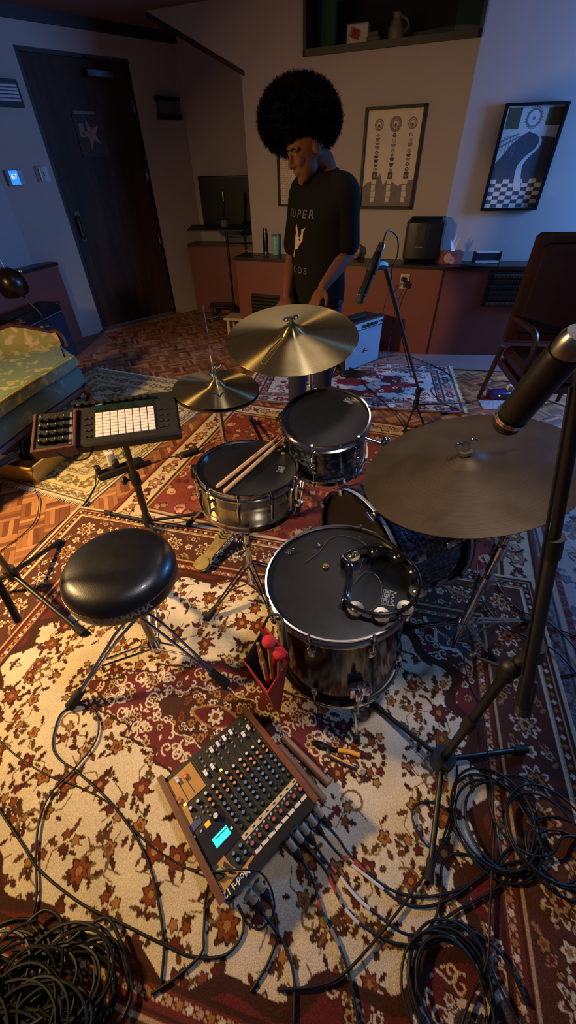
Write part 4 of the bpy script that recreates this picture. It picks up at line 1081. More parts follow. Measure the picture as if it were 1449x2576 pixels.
# hardware ----------------------------------------------------------------
def Wd(p): return Vector(p)
def foot_leg(base, foot, zc, thing_, braces=True, r=.008, mt=chrome, zslide=None):
    m = MB(); b = Vector(base); f_ = Vector(foot)
    a = Vector((b.x, b.y, zc)); d = (f_-b); d.z = 0; n_ = Vector((-d.y, d.x, 0)).normalized()*.011
    m.cyl(a+n_, f_+n_*.4, r*.6, n=8); m.cyl(a-n_, f_-n_*.4, r*.6, n=8)
    lg = m.build('leg', mt, thing_, world=True)
    if braces and zslide is not None:
        MB().cyl(Vector((b.x, b.y, zslide)), a.lerp(f_, .55), r*.5, n=8).build('brace', mt, thing_, world=True)
    m = MB(); dd = (f_-a).normalized(); m.cyl(f_-dd*.05, f_+dd*.006, .013, .016, 10); m.sphere(f_, .016, 10, 6)
    m.build('rubber_foot', rubber, lg, world=True)
def clampwing(th, p, R=.018, h=.04, a=0):
    m = MB(); p = Vector(p); m.cyl(p-Vector((0, 0, h/2)), p+Vector((0, 0, h/2)), R, n=16); d = Vector((math.cos(a), math.sin(a), 0)); m.cyl(p+d*R, p+d*(R+.03), .005); m.box(p+d*(R+.035), (.03, .008, .018), rotz(a+.6), bev=.003)
    m.build('clamp', chrome, th, world=True)
# hi-hat stand with pedal
hb = Vector((-.284, 1.562, RZ-.006)); hs = thing('hi_hat_stand', 'chrome hi-hat stand with a gold chevron foot pedal', 'stand', hb)
m = MB(); m.cyl(hb+Vector((0, 0, .02)), hb+Vector((0, 0, .47)), .0145); m.build('lower_tube', chrome, hs, world=True)
MB().cyl(hb+Vector((0, 0, .46)), hb+Vector((0, 0, .755)), .0105).build('upper_tube', chrome, hs, world=True)
tipp = Vector((-.284-.006, 1.562, 1.13)); MB().cyl(hb+Vector((0, 0, .76)), tipp, .0032, n=8).build('pull_rod', chrome, hs, world=True)
clampwing(hs, hb+Vector((0, 0, .46)), .021, .05, 2.9)
m = MB(); c = Vector((-.285, 1.562, .845)); m.cyl(c, c+Vector((0, 0, .05)), .009); m.sphere(c+Vector((.004, 0, .052)), .010); m.tube([c+Vector((0, 0, .045)), c+Vector((.03, -.01, .06)), c+Vector((.036, -.01, .068))], .005); m.cyl(c-Vector((0, 0, .006)), c+Vector((0, 0, .006)), .014); wing(m, c+Vector((0, 0, .03)), frame((-1, 0, .2)), 1.1)
m.build('clutch', chrome, hs, world=True)
for (fx, fy) in ((475, 1318), (720, 1205), (640, 1060)):
    f_ = P(fx, fy, RZ+.012)
    foot_leg(hb, f_, .34, hs, True, zslide=.12)
heel = P(500, 1432, RZ+.012); toe = P(578, 1330, RZ+.075); dr_ = (toe-heel).normalized(); sd = Vector((dr_.y, -dr_.x, 0)).normalized(); up_ = sd.cross(dr_)
pdm = mat('dull_gold_cast_metal', (168, 150, 104), .42, .7, var=.15)
m = MB(); L_ = (toe-heel).length
prof = [(.0, .036), (.03, .042), (.055, .040), (.075, .027), (.10, .025), (.16, .029), (L_*.8, .036), (L_, .040)]
top = [heel+dr_*a+sd*b for a, b in prof]; bot = [heel+dr_*a-sd*b for a, b in reversed(prof)]
m.poly(bot+top, up_*.008); m.build('footboard', pdm, hs, world=True, smooth=False)
m = MB(); 
for k in range(5):
    o = heel+dr_*(L_*.72+k*.017)+up_*.009
    for q in (-1, 1): m.poly([o+sd*q*.002-dr_*.004, o+sd*q*.026+dr_*.010, o+sd*q*.026+dr_*.017, o+sd*q*.002+dr_*.004], up_*.001)
m.build('chevron_grip', black_metal, hs, world=True, smooth=False)
MB().cyl(heel+dr_*.03-up_*.008, heel+dr_*.03+up_*.013, .040, .038, 24).build('heel_plate', pdm, hs, world=True)
m = MB(); m.cyl(toe-up_*.03, toe+Vector((0, 0, .05)), .004); m.cyl(heel+dr_*.05-up_*.006-sd*.03, hb+Vector((-.03, 0, .01)), .004); m.cyl(heel+dr_*.05-up_*.006+sd*.03, hb+Vector((.03, 0, .01)), .004); m.build('linkage', steel, hs, world=True)
# snare stand
sb = P(634, 1462, .06); sb.z = RZ; ss = thing('snare_stand', 'chrome snare drum stand with three angled legs', 'stand', sb)
top = sn.location-Vector((-.0, .0, .20)); top = Vector((-.135, 1.17, .46)); bs = Vector((-.17, 1.02, RZ)); bs = Vector((P(632, 1450, .1).x, P(632, 1450, .1).y, RZ))
ss.location = bs
m = MB(); m.cyl(bs+Vector((0, 0, .035)), bs+Vector((0, 0, .27)), .0145); m.build('lower_tube', chrome, ss, world=True)
e_ = bs+Vector((0, 0, .36)); MB().cyl(bs+Vector((0, 0, .25)), e_, .0105).build('upper_tube', chrome, ss, world=True)
clampwing(ss, bs+Vector((0, 0, .27)), .02, .045, -2.2)
m = MB(); m.sphere(e_, .02); m.box(e_+Vector((0, 0, .01)), (.045, .03, .045), rotz(.4), bev=.006); wing(m, e_+Vector((-.02, -.02, 0)), frame((-.7, -.7, 0)), 1.5); m.build('tilter', chrome, ss, world=True)
hub = Vector((-.147, 1.21, .46)); hub = e_.lerp(Vector((-.147, 1.21, .48)), .55); hub.z = .44
MB().cyl(e_, hub, .009).build('tilter_rod', chrome, ss, world=True)
for k in range(3):
    a = .5+k*2.094; o = Vector((math.cos(a), math.sin(a), 0)); cc = Vector((-.147, 1.21, 0))
    m = MB(); p1 = cc+o*.175+Vector((0, 0, .485)); m.tube([hub, hub.lerp(p1, .6)-Vector((0, 0, .0)), p1, p1+Vector((0, 0, .05))], .0055); arm = m.build('basket_arm', chrome, ss, world=True)
    MB().box(p1+Vector((0, 0, .035)), (.022, .022, .05), rotz(a), bev=.004).build('rubber_grip', rubber, arm, world=True)
for (fx, fy) in ((523, 1553), (760, 1440), (690, 1560)): foot_leg(bs, P(fx, fy, RZ+.012), .20, ss, True, zslide=.06)
# crash stand
pc = P(783, 968, .50); cs0 = Vector((.172, 1.93, 0)); v_ = Vector(ray(781, 950)); tt = 1.93/v_.y; cs0 = Vector((v_.x*tt, 1.93, RZ-.006))
cs_ = thing('cymbal_stand', 'chrome cymbal stand rising behind the small tom, holding the golden cymbal', 'stand', cs0)
MB().cyl(cs0+Vector((0, 0, .04)), cs0+Vector((0, 0, .62)), .0145).build('lower_tube', chrome, cs_, world=True)
MB().cyl(cs0+Vector((0, 0, .6)), cs0+Vector((0, 0, .93)), .011).build('upper_tube', chrome, cs_, world=True)
clampwing(cs_, cs0+Vector((0, 0, .62)), .02, .05, 0); jt = cs0+Vector((0, 0, .94))
m = MB(); m.sphere(jt, .022); m.cyl(jt-Vector((.03, 0, 0)), jt+Vector((.03, 0, 0)), .012); m.build('boom_tilter', chrome, cs_, world=True)
ce = cr.location+Vector((.005, .012, -.01)); m = MB(); m.cyl(jt+(jt-ce).normalized()*.16, ce, .007); m.build('boom_arm', chrome, cs_, world=True)
m = MB(); m.cyl(ce, cr.location+chain(cr).to_3x3()@Vector((0, 0, .05)), .004); m.sphere(ce, .012); m.build('cymbal_post', chrome, cs_, world=True)
for a in (.25, 2.35, 4.45): foot_leg(cs0, cs0+Vector((.3*math.cos(a), .3*math.sin(a), .012)), .36, cs_, True, zslide=.1)
# ride stand
rb = P(1138, 1622, .07); rb.z = RZ; rs_ = thing('cymbal_stand', 'tall chrome cymbal stand under the big brown cymbal at right', 'stand', rb)
MB().cyl(rb+Vector((0, 0, .05)), rb+Vector((0, 0, .46)), .0145).build('lower_tube', chrome, rs_, world=True)
MB().cyl(rb+Vector((0, 0, .44)), rb+Vector((0, 0, .66)), .0125).build('middle_tube', chrome, rs_, world=True)
MB().cyl(rb+Vector((0, 0, .64)), rb+Vector((0, 0, .80)), .010).build('upper_tube', chrome, rs_, world=True)
clampwing(rs_, rb+Vector((0, 0, .20)), .020, .03, .2); clampwing(rs_, rb+Vector((0, 0, .46)), .024, .05, -.3); clampwing(rs_, rb+Vector((0, 0, .60)), .022, .055, -.2)
t_ = rb+Vector((0, 0, .80)); ce = rd.location+Vector((.006, -.002, -.012)); m = MB(); m.sphere(t_, .018); m.cyl(t_, ce, .008); m.build('tilter', chrome, rs_, world=True)
MB().cyl(ce, rd.location+chain(rd).to_3x3()@Vector((0, 0, .05)), .004).build('cymbal_post', chrome, rs_, world=True)
for (fx, fy) in ((1015, 1580), (1240, 1655), (1330, 1560)): foot_leg(rb, P(fx, fy, RZ+.012), .24, rs_, True, zslide=.09)

# throne ---------------------------------------------------------------
tc_ = Vector((-.529, .796, .615)); th = thing('drum_throne', 'round black padded drum stool on a chrome double-braced tripod', 'stool', (tc_.x, tc_.y, RZ))
pleather = mat('black_vinyl', (17, 16, 18), .38, var=.05, bump=.15, bscale=300, coat=.1)
seat = MB().lathe([(.0005, .002), (.08, .0), (.13, -.006), (.152, -.016), (.165, -.032), (.171, -.052), (.1715, -.058), (.1715, -.088), (.168, -.100), (.150, -.106), (.0005, -.105)], 96, (tc_.x, tc_.y, .622)).build('seat', pleather, th, world=True, ang=60)
MB().torus((tc_.x, tc_.y, .622-.056), .1705, .0022, 96, 8).build('piping', pleather, seat, world=True)
# lettering wrapped around the seat side
tx = text_mesh('YAMAHA', .032, .0, 2.2); pa_ = P(318, 1520, .56); aa = math.atan2(pa_.y-tc_.y, pa_.x-tc_.x); aa = math.atan2(P(322, 1522, .55).y-tc_.y, P(322, 1522, .55).x-tc_.x)
def wrap(b, off=0):
    out = []
    for v in b.v:
        a = aa+(v.x+off)/.1715; out.append(Vector((tc_.x+.1722*math.cos(a), tc_.y+.1722*math.sin(a), .622-.070+v.y)))
    b.v = out; return b
wrap(tx); tx.build('brand_lettering', grey_print, seat, world=True, smooth=False)
lg_ = MB()
for k in range(3):
    a = PI/2+k*2.094; 
    for q in (-1, 1): lg_.add([Vector((math.cos(a)*.003-math.sin(a)*q*.0012, math.sin(a)*.003+math.cos(a)*q*.0012, 0)), Vector((math.cos(a)*.012, math.sin(a)*.012, 0)), Vector((math.cos(a+q*.3)*.008, math.sin(a+q*.3)*.008, 0))], [(0, 1, 2)])
lg_.add([Vector((rr*math.cos(2*PI*i/24), rr*math.sin(2*PI*i/24), 0)) for rr in (.0125, .015) for i in range(24)], [(i, (i+1) % 24, 24+(i+1) % 24, 24+i) for i in range(24)])
wrap(lg_, -.088); lg_.build('round_emblem', grey_print, seat, world=True, smooth=False)
hb2 = Vector((tc_.x, tc_.y, 0))
MB().cyl(hb2+Vector((0, 0, .50)), hb2+Vector((0, 0, .518)), .05).build('seat_bracket', black_metal, th, world=True)
MB().cyl(hb2+Vector((0, 0, .34)), hb2+Vector((0, 0, .51)), .0175).build('upper_tube', chrome, th, world=True)
MB().cyl(hb2+Vector((0, 0, .12)), hb2+Vector((0, 0, .38)), .0145).build('lower_tube', steel, th, world=True)
clampwing(th, hb2+Vector((0, 0, .44)), .024, .05, -2.4); 
MB().cyl(hb2+Vector((0, 0, .33)), hb2+Vector((0, 0, .37)), .026).build('collar', chrome, th, world=True); MB().cyl(hb2+Vector((0, 0, .11)), hb2+Vector((0, 0, .14)), .026).build('collar', chrome, th, world=True)
for (fx, fy) in ((180, 1772), (565, 1718), (400, 1475)):
    f_ = P(fx, fy, RZ+.014); b = hb2; a = b+Vector((0, 0, .35)); d = f_-b; d.z = 0; n_ = Vector((-d.y, d.x, 0)).normalized()*.014
    m = MB()
    for q in (-1, 1): m.tube([a+n_*q, a.lerp(f_, .3)+n_*q+Vector((0, 0, .02)), f_+n_*q*.3+(a-f_)*.1], .0058, 8)
    lg = m.build('leg', chrome, th, world=True)
    m = MB()
    for q in (-1, 1): m.cyl(b+Vector((0, 0, .125))+n_*q, a.lerp(f_, .55)+n_*q*.8, .0042, n=8)
    m.build('brace', chrome, th, world=True)
    m = MB(); dd = (f_-a).normalized(); m.cyl(f_-dd*.075, f_+dd*.008, .015, .02, 12); m.sphere(f_-Vector((0, 0, 0)), .019, 12, 8, sc=(1, 1, .7)); m.build('rubber_foot', rubber, lg, world=True)

# sticks on the snare -----------------------------------------------------
def stick(name, label, a, b, r=.0072, mt=wood_stick, group=None, tip=True):
    a = Vector(a); b = Vector(b); t = thing(name, label, 'drumstick', a, frame(b-a), group); L_ = (b-a).length
    MB().lathe([(.0005, 0), (r*.8, .001), (r, .004), (r, L_*.72), (r*.55, L_-.012)], 16).build('shaft', mt, t)
    if tip: MB().sphere((0, 0, L_-.008), r*.7, 12, 8, sc=(1, 1, 1.5)).build('tip', mt, t)
    return t
zs = .665-.009+.0075
for k, (p, q) in enumerate((((545, 1226), (702, 1100)), ((563, 1238), (714, 1106)))):
    a = HP(sn, *p, z=-.002); b = HP(sn, *q, z=.002)
    a.z += .0; b.z += .004
    s_ = stick('drumstick', 'pale hickory drumstick lying across the snare drum, %s' % ('left of its twin' if k == 0 else 'right of its twin'), a, b, .0074, group='pair of sticks on the snare drum')
    tx = text_mesh('VIC FIRTH', .0075, .0, 2.5); v = []
    M_ = chain(s_); upl = M_.to_3x3().inverted()@Vector((0, -.5, .85)); au = math.atan2(upl.y, upl.x)
    Ls = (b-a).length
    tx.v = [Vector((.0077*math.cos(au-p_.y/.0077), .0077*math.sin(au-p_.y/.0077), Ls*.58+p_.x)) for p_ in tx.v]
    tx.build('lettering', black_plastic, s_, smooth=False)

# tambourine on the floor tom ----------------------------------------------
zc = .0
tp = [HP(ft, x, y, .02) for x, y in ((838, 1500), (915, 1585), (1032, 1500), (950, 1372))]
cpt = HP(ft, 945, 1468, .0); tb = thing('tambourine', 'black crescent tambourine with silver jingles lying on the floor tom', 'tambourine', cpt, tilt(-.068, .007))
cpt_l = chain(ft).inverted()@cpt
clear_black = mat('smoky_black_plastic', (16, 16, 18), .15, coat=.6)
Rt = .118; s0_ = ang_of(ft, cpt, HP(ft, 880, 1385)); s1_ = ang_of(ft, cpt, HP(ft, 838, 1500))
a_start, a_end = 2.35, 2.35-2*PI*.78
n = 60
for zz in (-.006, .026):
    pts = [Vector((Rt*math.cos(a_start+(a_end-a_start)*i/n), Rt*math.sin(a_start+(a_end-a_start)*i/n), zz)) for i in range(n+1)]
    MB().tube(pts, .0045, 8).build('rim', clear_black, tb)
pA, pB = Vector((Rt*math.cos(a_start), Rt*math.sin(a_start), .01)), Vector((Rt*math.cos(a_end), Rt*math.sin(a_end), .01))
m = MB(); m.tube(spline([pA+Vector((0, 0, .016)), pA*.92+pB*.0+Vector((.012, -.02, .006)), (pA+pB)*.42, pB*.92+Vector((.0, .012, .0)), pB+Vector((0, 0, .016))], 8), .0085, 12)
for p in (pA, pB): m.box(p, (.014, .016, .044), bev=.004)
m.build('handle', clear_black, tb)
jm = mat('jingle_nickel', (150, 138, 118), .3, 1.0)
for k in range(8):
    a = a_start+(a_end-a_start)*(k+.5)/8; R = rotz(a)
    m = MB()
    for q in (-.0035, .0035): m.lathe([(.002, 0), (.007, .003 if q > 0 else -.003), (.010, 0), (.0215, .001), (.0215, .0003), (.002, -.001)], 20, R@Vector((Rt-.006, 0, .010+q)), Matrix.Rotation(.12, 3, 'X'))
    m.cyl(R@Vector((Rt-.006, 0, -.004)), R@Vector((Rt-.006, 0, .026)), .0012, n=6); m.build('jingle_pair', jm, tb)
    MB().box(R@Vector((Rt, 0, .010)), (.006, .010, .036), R@rotz(0), bev=.002).build('rim_post', clear_black, tb) if k < 0 else None
# small things on the floor tom
p = HP(ft, 728, 1392, -.009); t = thing('wing_nut', 'small silver wing nut lying near the left edge of the floor tom head', 'nut', p, tilt(-.068, .007)); m = MB(); wing(m, (0, 0, .001), rotz(.4), .9); m.build('body', chrome, t)
p = HP(ft, 820, 1427, -.009); t = thing('brass_nut', 'small brass nut near the middle of the floor tom head', 'nut', p, tilt(-.068, .007)); m = MB(); m.cyl((0, 0, .001), (0, 0, .010), .007, .006, 6); m.torus((0, 0, .006), .008, .002); m.build('body', mat('dull_brass', (150, 120, 70), .35, .9), t)
p = HP(ft, 800, 1378, -.009); t = thing('hose_clip', 'little bent silver clip left of centre on the floor tom head', 'clip', p, tilt(-.068, .007)); m = MB(); m.tube([(-.012, 0, .003), (.0, .004, .008), (.012, 0, .003), (.016, .008, .003)], .0016); m.tube([(-.012, .006, .003), (.0, .010, .008), (.012, .006, .003)], .0016); m.build('wire', chrome, t)
wp = [HP(ft, x, y, -.0065) for x, y in ((765, 1415), (800, 1390), (830, 1355), (870, 1348), (920, 1370), (930, 1420), (900, 1455), (890, 1470), (920, 1440), (950, 1450), (960, 1490), (940, 1530), (900, 1540), (880, 1500), (900, 1450), (915, 1400))]
t = thing('thin_wire', 'thin dark wire curling loosely across the floor tom head', 'wire', wp[0]); MB().tube(spline(wp, 6), .0011, 6).build('strand', mat('grey_wire', (62, 60, 66), .4), t, world=True)

# stick bag -----------------------------------------------------------------
bag_red = mat('red_nylon', (170, 28, 34), .55, var=.1, bump=.3); bag_blk = mat('black_nylon', (14, 14, 16), .7, bump=.3)
bo = Vector((-.055, .575, .0)); bdir = (Vector((bo.x, bo.y, 0))-Vector((.141, .726, 0))).normalized(); bt_ = Vector((-bdir.y, bdir.x, 0))
bo = Vector((.141, .726, 0))+bdir*.262
sbg = thing('stick_bag', 'open red and black stick bag hanging on the side of the floor tom', 'bag', bo+Vector((0, 0, .12)), basis(bt_, bdir, (0, 0, -1)) if False else basis(-bt_, bdir*-1, (0, 0, 1)))
# local: x along tangent, y towards the tom, z up
def panel(wt, wb, y0t, y0b, z1, z0, th=.004):
    return [Vector((-wt, y0t, z1)), Vector((wt, y0t, z1)), Vector((wb, y0b, z0)), Vector((-wb, y0b, z0))]
MB().poly(panel(.062, .03, .020, .004, .40, .0), (0, .004, 0)).build('back_panel', bag_red, sbg, smooth=False)
MB().poly(panel(.062, .028, -.055, -.010, .27, .0), (0, .004, 0)).build('front_pocket', bag_red, sbg, smooth=False)
for q in (-1, 1):
    MB().add([Vector((q*.062, .022, .36)), Vector((q*.062, -.053, .27)), Vector((q*.028, -.006, 0)), Vector((q*.03, .006, 0)), Vector((q*.058, .022, .36)), Vector((q*.058, -.053, .27)), Vector((q*.024, -.006, 0)), Vector((q*.026, .006, 0))], [(0, 1, 2, 3), (7, 6, 5, 4), (0, 4, 5, 1), (1, 5, 6, 2), (2, 6, 7, 3), (3, 7, 4, 0)]).build('side_gusset', bag_blk if q > 0 else bag_red, sbg, smooth=False)
MB().tube(spline([(-.05, .02, .39), (-.03, .035, .46), (.0, .05, .475), (.03, .035, .46), (.05, .02, .39)], 5), .004).build('hanging_cord', bag_blk, sbg)
MB().poly([Vector((-.085, -.01, .385)), Vector((-.05, .0, .41)), Vector((.03, .0, .405)), Vector((.03, .0, .375)), Vector((-.05, -.0, .38))], (0, .005, 0)).build('black_flap', bag_blk, sbg, smooth=False)
Mb = chain(sbg)
for k, (x, y, l, hd) in enumerate(((-.030, -.016, .455, 1), (-.050, .000, .41, 1), (-.006, -.028, .40, 0), (.022, -.018, .385, 0), (-.026, -.036, .375, 0))):
    a = Mb@Vector((x*.5, y*.3, .02)); b = Mb@Vector((x*1.1, y, l))
    if hd:
        t = thing('mallet', 'mallet with a round red yarn head in the stick bag, %s' % ('the higher of the two' if k == 0 else 'the lower of the two'), 'mallet', a, frame(b-a), 'red mallets in the stick bag')
        Lm = (b-a).length; MB().cyl((0, 0, 0), (0, 0, Lm), .0055, n=12).build('shaft', wood_stick, t); MB().sphere((0, 0, Lm+.008), .0185, 20, 12, sc=(1, 1, .85)).build('yarn_head', mat('red_yarn_%d' % k, (178, 28, 34), .9, bump=.5), t)
    else: stick('drumstick', 'wooden drumstick standing in the red stick bag', a, b, .0072, group='drumsticks in the stick bag')
# ------------------------------------------------------------- mixer on the rug
def ortho(o, px, py):
    x = (px-o).normalized(); y = (py-o); y = (y-x*y.dot(x)).normalized(); z = x.cross(y); return basis(x, y, z)
FL, FR, BL, BR = P(615, 1792, .075), P(397, 1972, .075), P(805, 2010, .125), P(570, 2272, .125)
xx = ((FR-FL)+(BR-BL))/2; yy = ((BL-FL)+(BR-FR))/2; cM = (FL+FR+BL+BR)/4
Wm, Dm = xx.length, yy.length; X_ = xx.normalized(); Y_ = (yy-X_*yy.dot(X_)).normalized()
Rm = basis(X_, Y_, X_.cross(Y_)); Om = cM-X_*Wm/2-Y_*Dm/2
mx = thing('mixing_console', 'small mixer with wooden sides, lit turquoise screen and rows of knobs on the rug', 'mixer', Om, Rm)
iMx = chain(mx).inverted()
def ML(x, y, z=0.0):
    """photo point on the mixer's own panel"""
    n = Rm@Vector((0, 0, 1)); d = Vector(ray(x, y)); o = Vector((0, 0, CAM_H)); c = Om+n*z
    return iMx@(o+d*((c-o).dot(n)/d.dot(n)))
panel_blk = mat('mixer_panel_black', (26, 23, 20), .42, var=.15)
tan_p = mat('mixer_panel_ochre', (168, 122, 62), .5, var=.06)
zf = -(Om.z+0.0-RZ)
def solid(pts, z0, z1): return MB().poly([Vector((p[0], p[1], z0)) for p in pts], (0, 0, z1-z0))
# body wedge reaching down to the rug
def dwn(p, z):   # local point straight below the panel point at world height z
    w = chain(mx)@Vector((p[0], p[1], 0)); w.z = z; return iMx@w
c4 = [(0.012, 0), (Wm-.012, 0), (Wm-.012, Dm), (.012, Dm)]
b = MB(); b.add([Vector((p[0], p[1], -.001)) for p in c4]+[dwn((p[0], min(p[1], Dm-.035)), RZ+.006) for p in c4], [(0, 1, 2, 3), (7, 6, 5, 4), (0, 4, 5, 1), (1, 5, 6, 2), (2, 6, 7, 3), (3, 7, 4, 0)])
b.build('chassis', panel_blk, mx, smooth=False)
for x0 in (-.006, Wm-.012):
    q = [(x0, -.012), (x0+.018, -.012), (x0+.018, Dm-.002), (x0, Dm-.002)]
    b = MB(); b.add([Vector((p[0], p[1], .012)) for p in q]+[dwn((p[0], min(p[1], Dm-.03)), RZ) for p in q], [(0, 1, 2, 3), (7, 6, 5, 4), (0, 4, 5, 1), (1, 5, 6, 2), (2, 6, 7, 3), (3, 7, 4, 0)])
    b.build('wooden_side', mixer_wood, mx, smooth=False)
def patch(name, px, mt, z=.0012, z0=0):
    p = [ML(*q) for q in px]; return solid(p, z0, z).build(name, mt, mx, smooth=False)
patch('ochre_panel', [(479, 1917), (519, 1977), (470, 2021), (487, 2068), (472, 2086), (406, 1983)], tan_p)
patch('ochre_panel', [(563, 2151), (531, 2189), (562, 2247), (604, 2192), (580, 2175)], tan_p)
patch('ochre_panel', [(604, 2192), (610, 2197), (640, 2156), (636, 2150)], tan_p)
patch('screen_surround', [(551, 2028), (607, 2104), (535, 2186), (486, 2120)], mat('blue_black_plastic', (20, 24, 44), .3))
patch('ivory_strip', [(607, 2104), (614, 2116), (750, 1963), (742, 1955)], mat('ivory_strip', (186, 168, 140), .5, var=.05))
patch('purple_badge', [(486, 2066), (503, 2052), (508, 2068), (478, 2103), (471, 2090)], mat('blue_purple_badge', (62, 66, 120), .4))
rk_ = mat('rear_edge_black', (14, 12, 12), .35); patch('rear_edge', [(776, 1998), (803, 2009), (571, 2270), (562, 2250), (642, 2158)], rk_, .0015)
lcd = patch('lit_screen', [(569, 2076), (533, 2113), (546, 2135), (582, 2096)], mat('turquoise_screen', (40, 190, 205), .3, emit=(52, 214, 226), es=1.0), .003)
a, b_ = ML(540, 2112), ML(572, 2080); d = b_-a
m = MB(); 
for k in range(9):
    c = a+d*(.08+.1*k)+Vector((.0, .002, 0)); m.box((c.x, c.y, .0032), (.0035, .003, .0003), rotz(math.atan2(d.y, d.x)))
m.build('screen_characters', mat('screen_text', (16, 70, 84), .5), mx, smooth=False)
for (x, y, c, s_) in ((523, 2074, (255, 150, 40), 1), (466, 2025, (255, 220, 90), .5), (556, 1938, (255, 215, 80), .45), (583, 2084, (120, 230, 140), .3)):
    p = ML(x, y); MB().box((p.x, p.y, .003), (.014*s_+.002, .011*s_+.002, .004), rotz(0), bev=.001).build('lit_button' if s_ == 1 else 'indicator_light', mat('lit_%d_%d' % (x, y), c, .3, emit=c, es=1.6 if s_ < 1 else .9), mx)
# knobs
def knob_proto(cap, r=.0052, h=.011):
    b = MB().lathe([(r*1.25, 0), (r*1.15, h*.35), (r, h*.5), (r*.95, h*.93), (r*.8, h), (.0003, h)], 20)
    k = b.build('knob', cap, None); return k
cols = {'white': (214, 210, 214), 'orange': (214, 138, 92), 'blue': (88, 124, 178), 'green': (40, 66, 58), 'red': (170, 76, 80)}
kd = {}
kb = mat('knob_black', (12, 12, 12), .4)
for cn, c in cols.items():
    me1 = MB().lathe([(.0066, 0), (.0062, .004), (.0052, .006), (.0050, .010), (.0003, .010)], 20)
    me2 = MB().lathe([(.0046, .010), (.0046, .0118), (.0040, .0124), (.0003, .0124)], 20)
    me2.box((0, .0028, .0125), (.0010, .0035, .0004))
    o1 = me1.build('knob', kb, None); o2 = me2.build('cap', mat('cap_'+cn, c, .45), None)
    kd[cn] = (o1.data, o2.data); bpy.data.objects.remove(o1); bpy.data.objects.remove(o2)
def knob(cn, p, sc=1.0, rz=0):
    o = bpy.data.objects.new('knob', kd[cn][0]); COL.objects.link(o); o.parent = mx; o.location = (p.x, p.y, .001); o.scale = (sc, sc, sc); o.rotation_euler = (0, 0, rz)
    c = bpy.data.objects.new('coloured_cap', kd[cn][1]); COL.objects.link(c); c.parent = o; return o
R_ = random.Random(4)
w0_ = ML(652, 1865, .01); w7_ = ML(536, 1978, .01); pit = (w7_-w0_)/7
col1 = [('white', 652, 1865), ('orange', 663, 1878), ('orange', 672, 1888), ('blue', 683, 1902), ('blue', 693.5, 1913), ('blue', 703, 1924), ('blue', 713, 1936), ('green', 726, 1949), ('red', 756, 1986)]
for k in range(9):
    for (cn, x, y) in col1:
        if k == 8 and cn not in ('white', 'orange'): continue
        p = ML(x, y, .01)+pit*k; knob(cn, p, 1.0 if cn != 'red' else 1.15, R_.uniform(-2, 2))
for (cn, x, y, s_) in (('white', 498, 2015, 1), ('white', 480, 2033, 1), ('white', 544, 2054, 1.5), ('blue', 605, 2127, 1), ('blue', 588, 2147, 1), ('blue', 617, 2143, 1), ('blue', 599, 2163, 1)): knob(cn, ML(x, y, .01), s_, R_.uniform(-2, 2))
# faders
def fader(x, y, mt, slot=True, L_=.075, off=None):
    p = ML(x, y, .012)
    f_ = MB(); f_.box((p.x, p.y, .003), (.0035, .010, .006)); f_.box((p.x, p.y-.0055, .0095), (.0105, .0085, .008), bev=.0015); f_.box((p.x, p.y+.0055, .0095), (.0105, .0085, .008), bev=.0015); f_.box((p.x, p.y, .0085), (.0098, .004, .006))
    o = f_.build('fader_cap', mt, mx)
    return p
fw_ = mat('white_fader', (216, 216, 232), .45)
ch = [(624.5, 1829), (612, 1847), (580, 1841.5), (564, 1856), (548, 1871), (532, 1886), (534, 1928), (517, 1944)]
for (x, y) in ch: fader(x, y, fw_)
for (x, y, c) in ((445, 1961, (200, 200, 214)), (464, 1950, (216, 132, 98)), (450, 2013, (170, 104, 84))): fader(x, y, mat('fader_%d' % x, c, .45))
slot = mat('fader_slot', (7, 6, 6), .6)
for (a, b_) in (((424, 1981), (438, 2005)), ((450, 1970), (474, 2013)), ((468, 1960), (492, 1995))):
    p, q = ML(*a), ML(*b_); MB().poly([p+Vector((-.0012, 0, .0012)), p+Vector((.0012, 0, .0012)), q+Vector((.0012, 0, .0012)), q+Vector((-.0012, 0, .0012))], (0, 0, .0004)).build('fader_slot', slot, mx, smooth=False)
for k in range(8):
    p = ML(*ch[0], .01)+pit*k; MB().box((p.x, .048, .0004), (.0022, .078, .0012)).build('fader_slot', slot, mx, smooth=False)
# strip lines between channels
m_ = mat('panel_line_print', (84, 74, 60), .6)
for k in range(9):
    p = ML(652, 1865)+pit*(k-.5)+Vector((0, 0, 0)); y1 = ML(742, 1955).y if k < 8 else ML(519, 1977).y+.03
    MB().box((p.x, (y1+.012)/2, .0006), (.0012, y1-.012, .0012)).build('channel_line', m_, mx, smooth=False)
# buttons
bt_ = MB().box((0, 0, .002), (.0062, .0062, .004), bev=.001).build('button', mat('grey_button', (120, 118, 124), .5), None); bd1 = bt_.data; bpy.data.objects.remove(bt_)
bt_ = MB().box((0, 0, .002), (.0062, .0062, .004), bev=.001).build('button', mat('pale_button', (170, 176, 196), .5), None); bd2 = bt_.data; bpy.data.objects.remove(bt_)
def btn(p, d=None):
    o = bpy.data.objects.new('button', d or bd1); COL.objects.link(o); o.parent = mx; o.location = (p.x, p.y, .001)
for k in range(8):
    base = ML(*ch[0], .004)+pit*k
    for j in range(4): btn(Vector((base.x-.0095, .025+j*.0165, 0)))
    q = ML(756, 1986, .004)+pit*k; btn(Vector((q.x-.001, q.y-.016, 0)), bd2); btn(Vector((q.x+.010, q.y-.012, 0)))
for (x, y) in ((508, 2031), (520, 2030), (512, 2044), (524, 2043), (530, 2052), (494, 2058), (490, 2106), (507, 2092)): btn(ML(x, y), bd2 if y > 2080 else bd1)
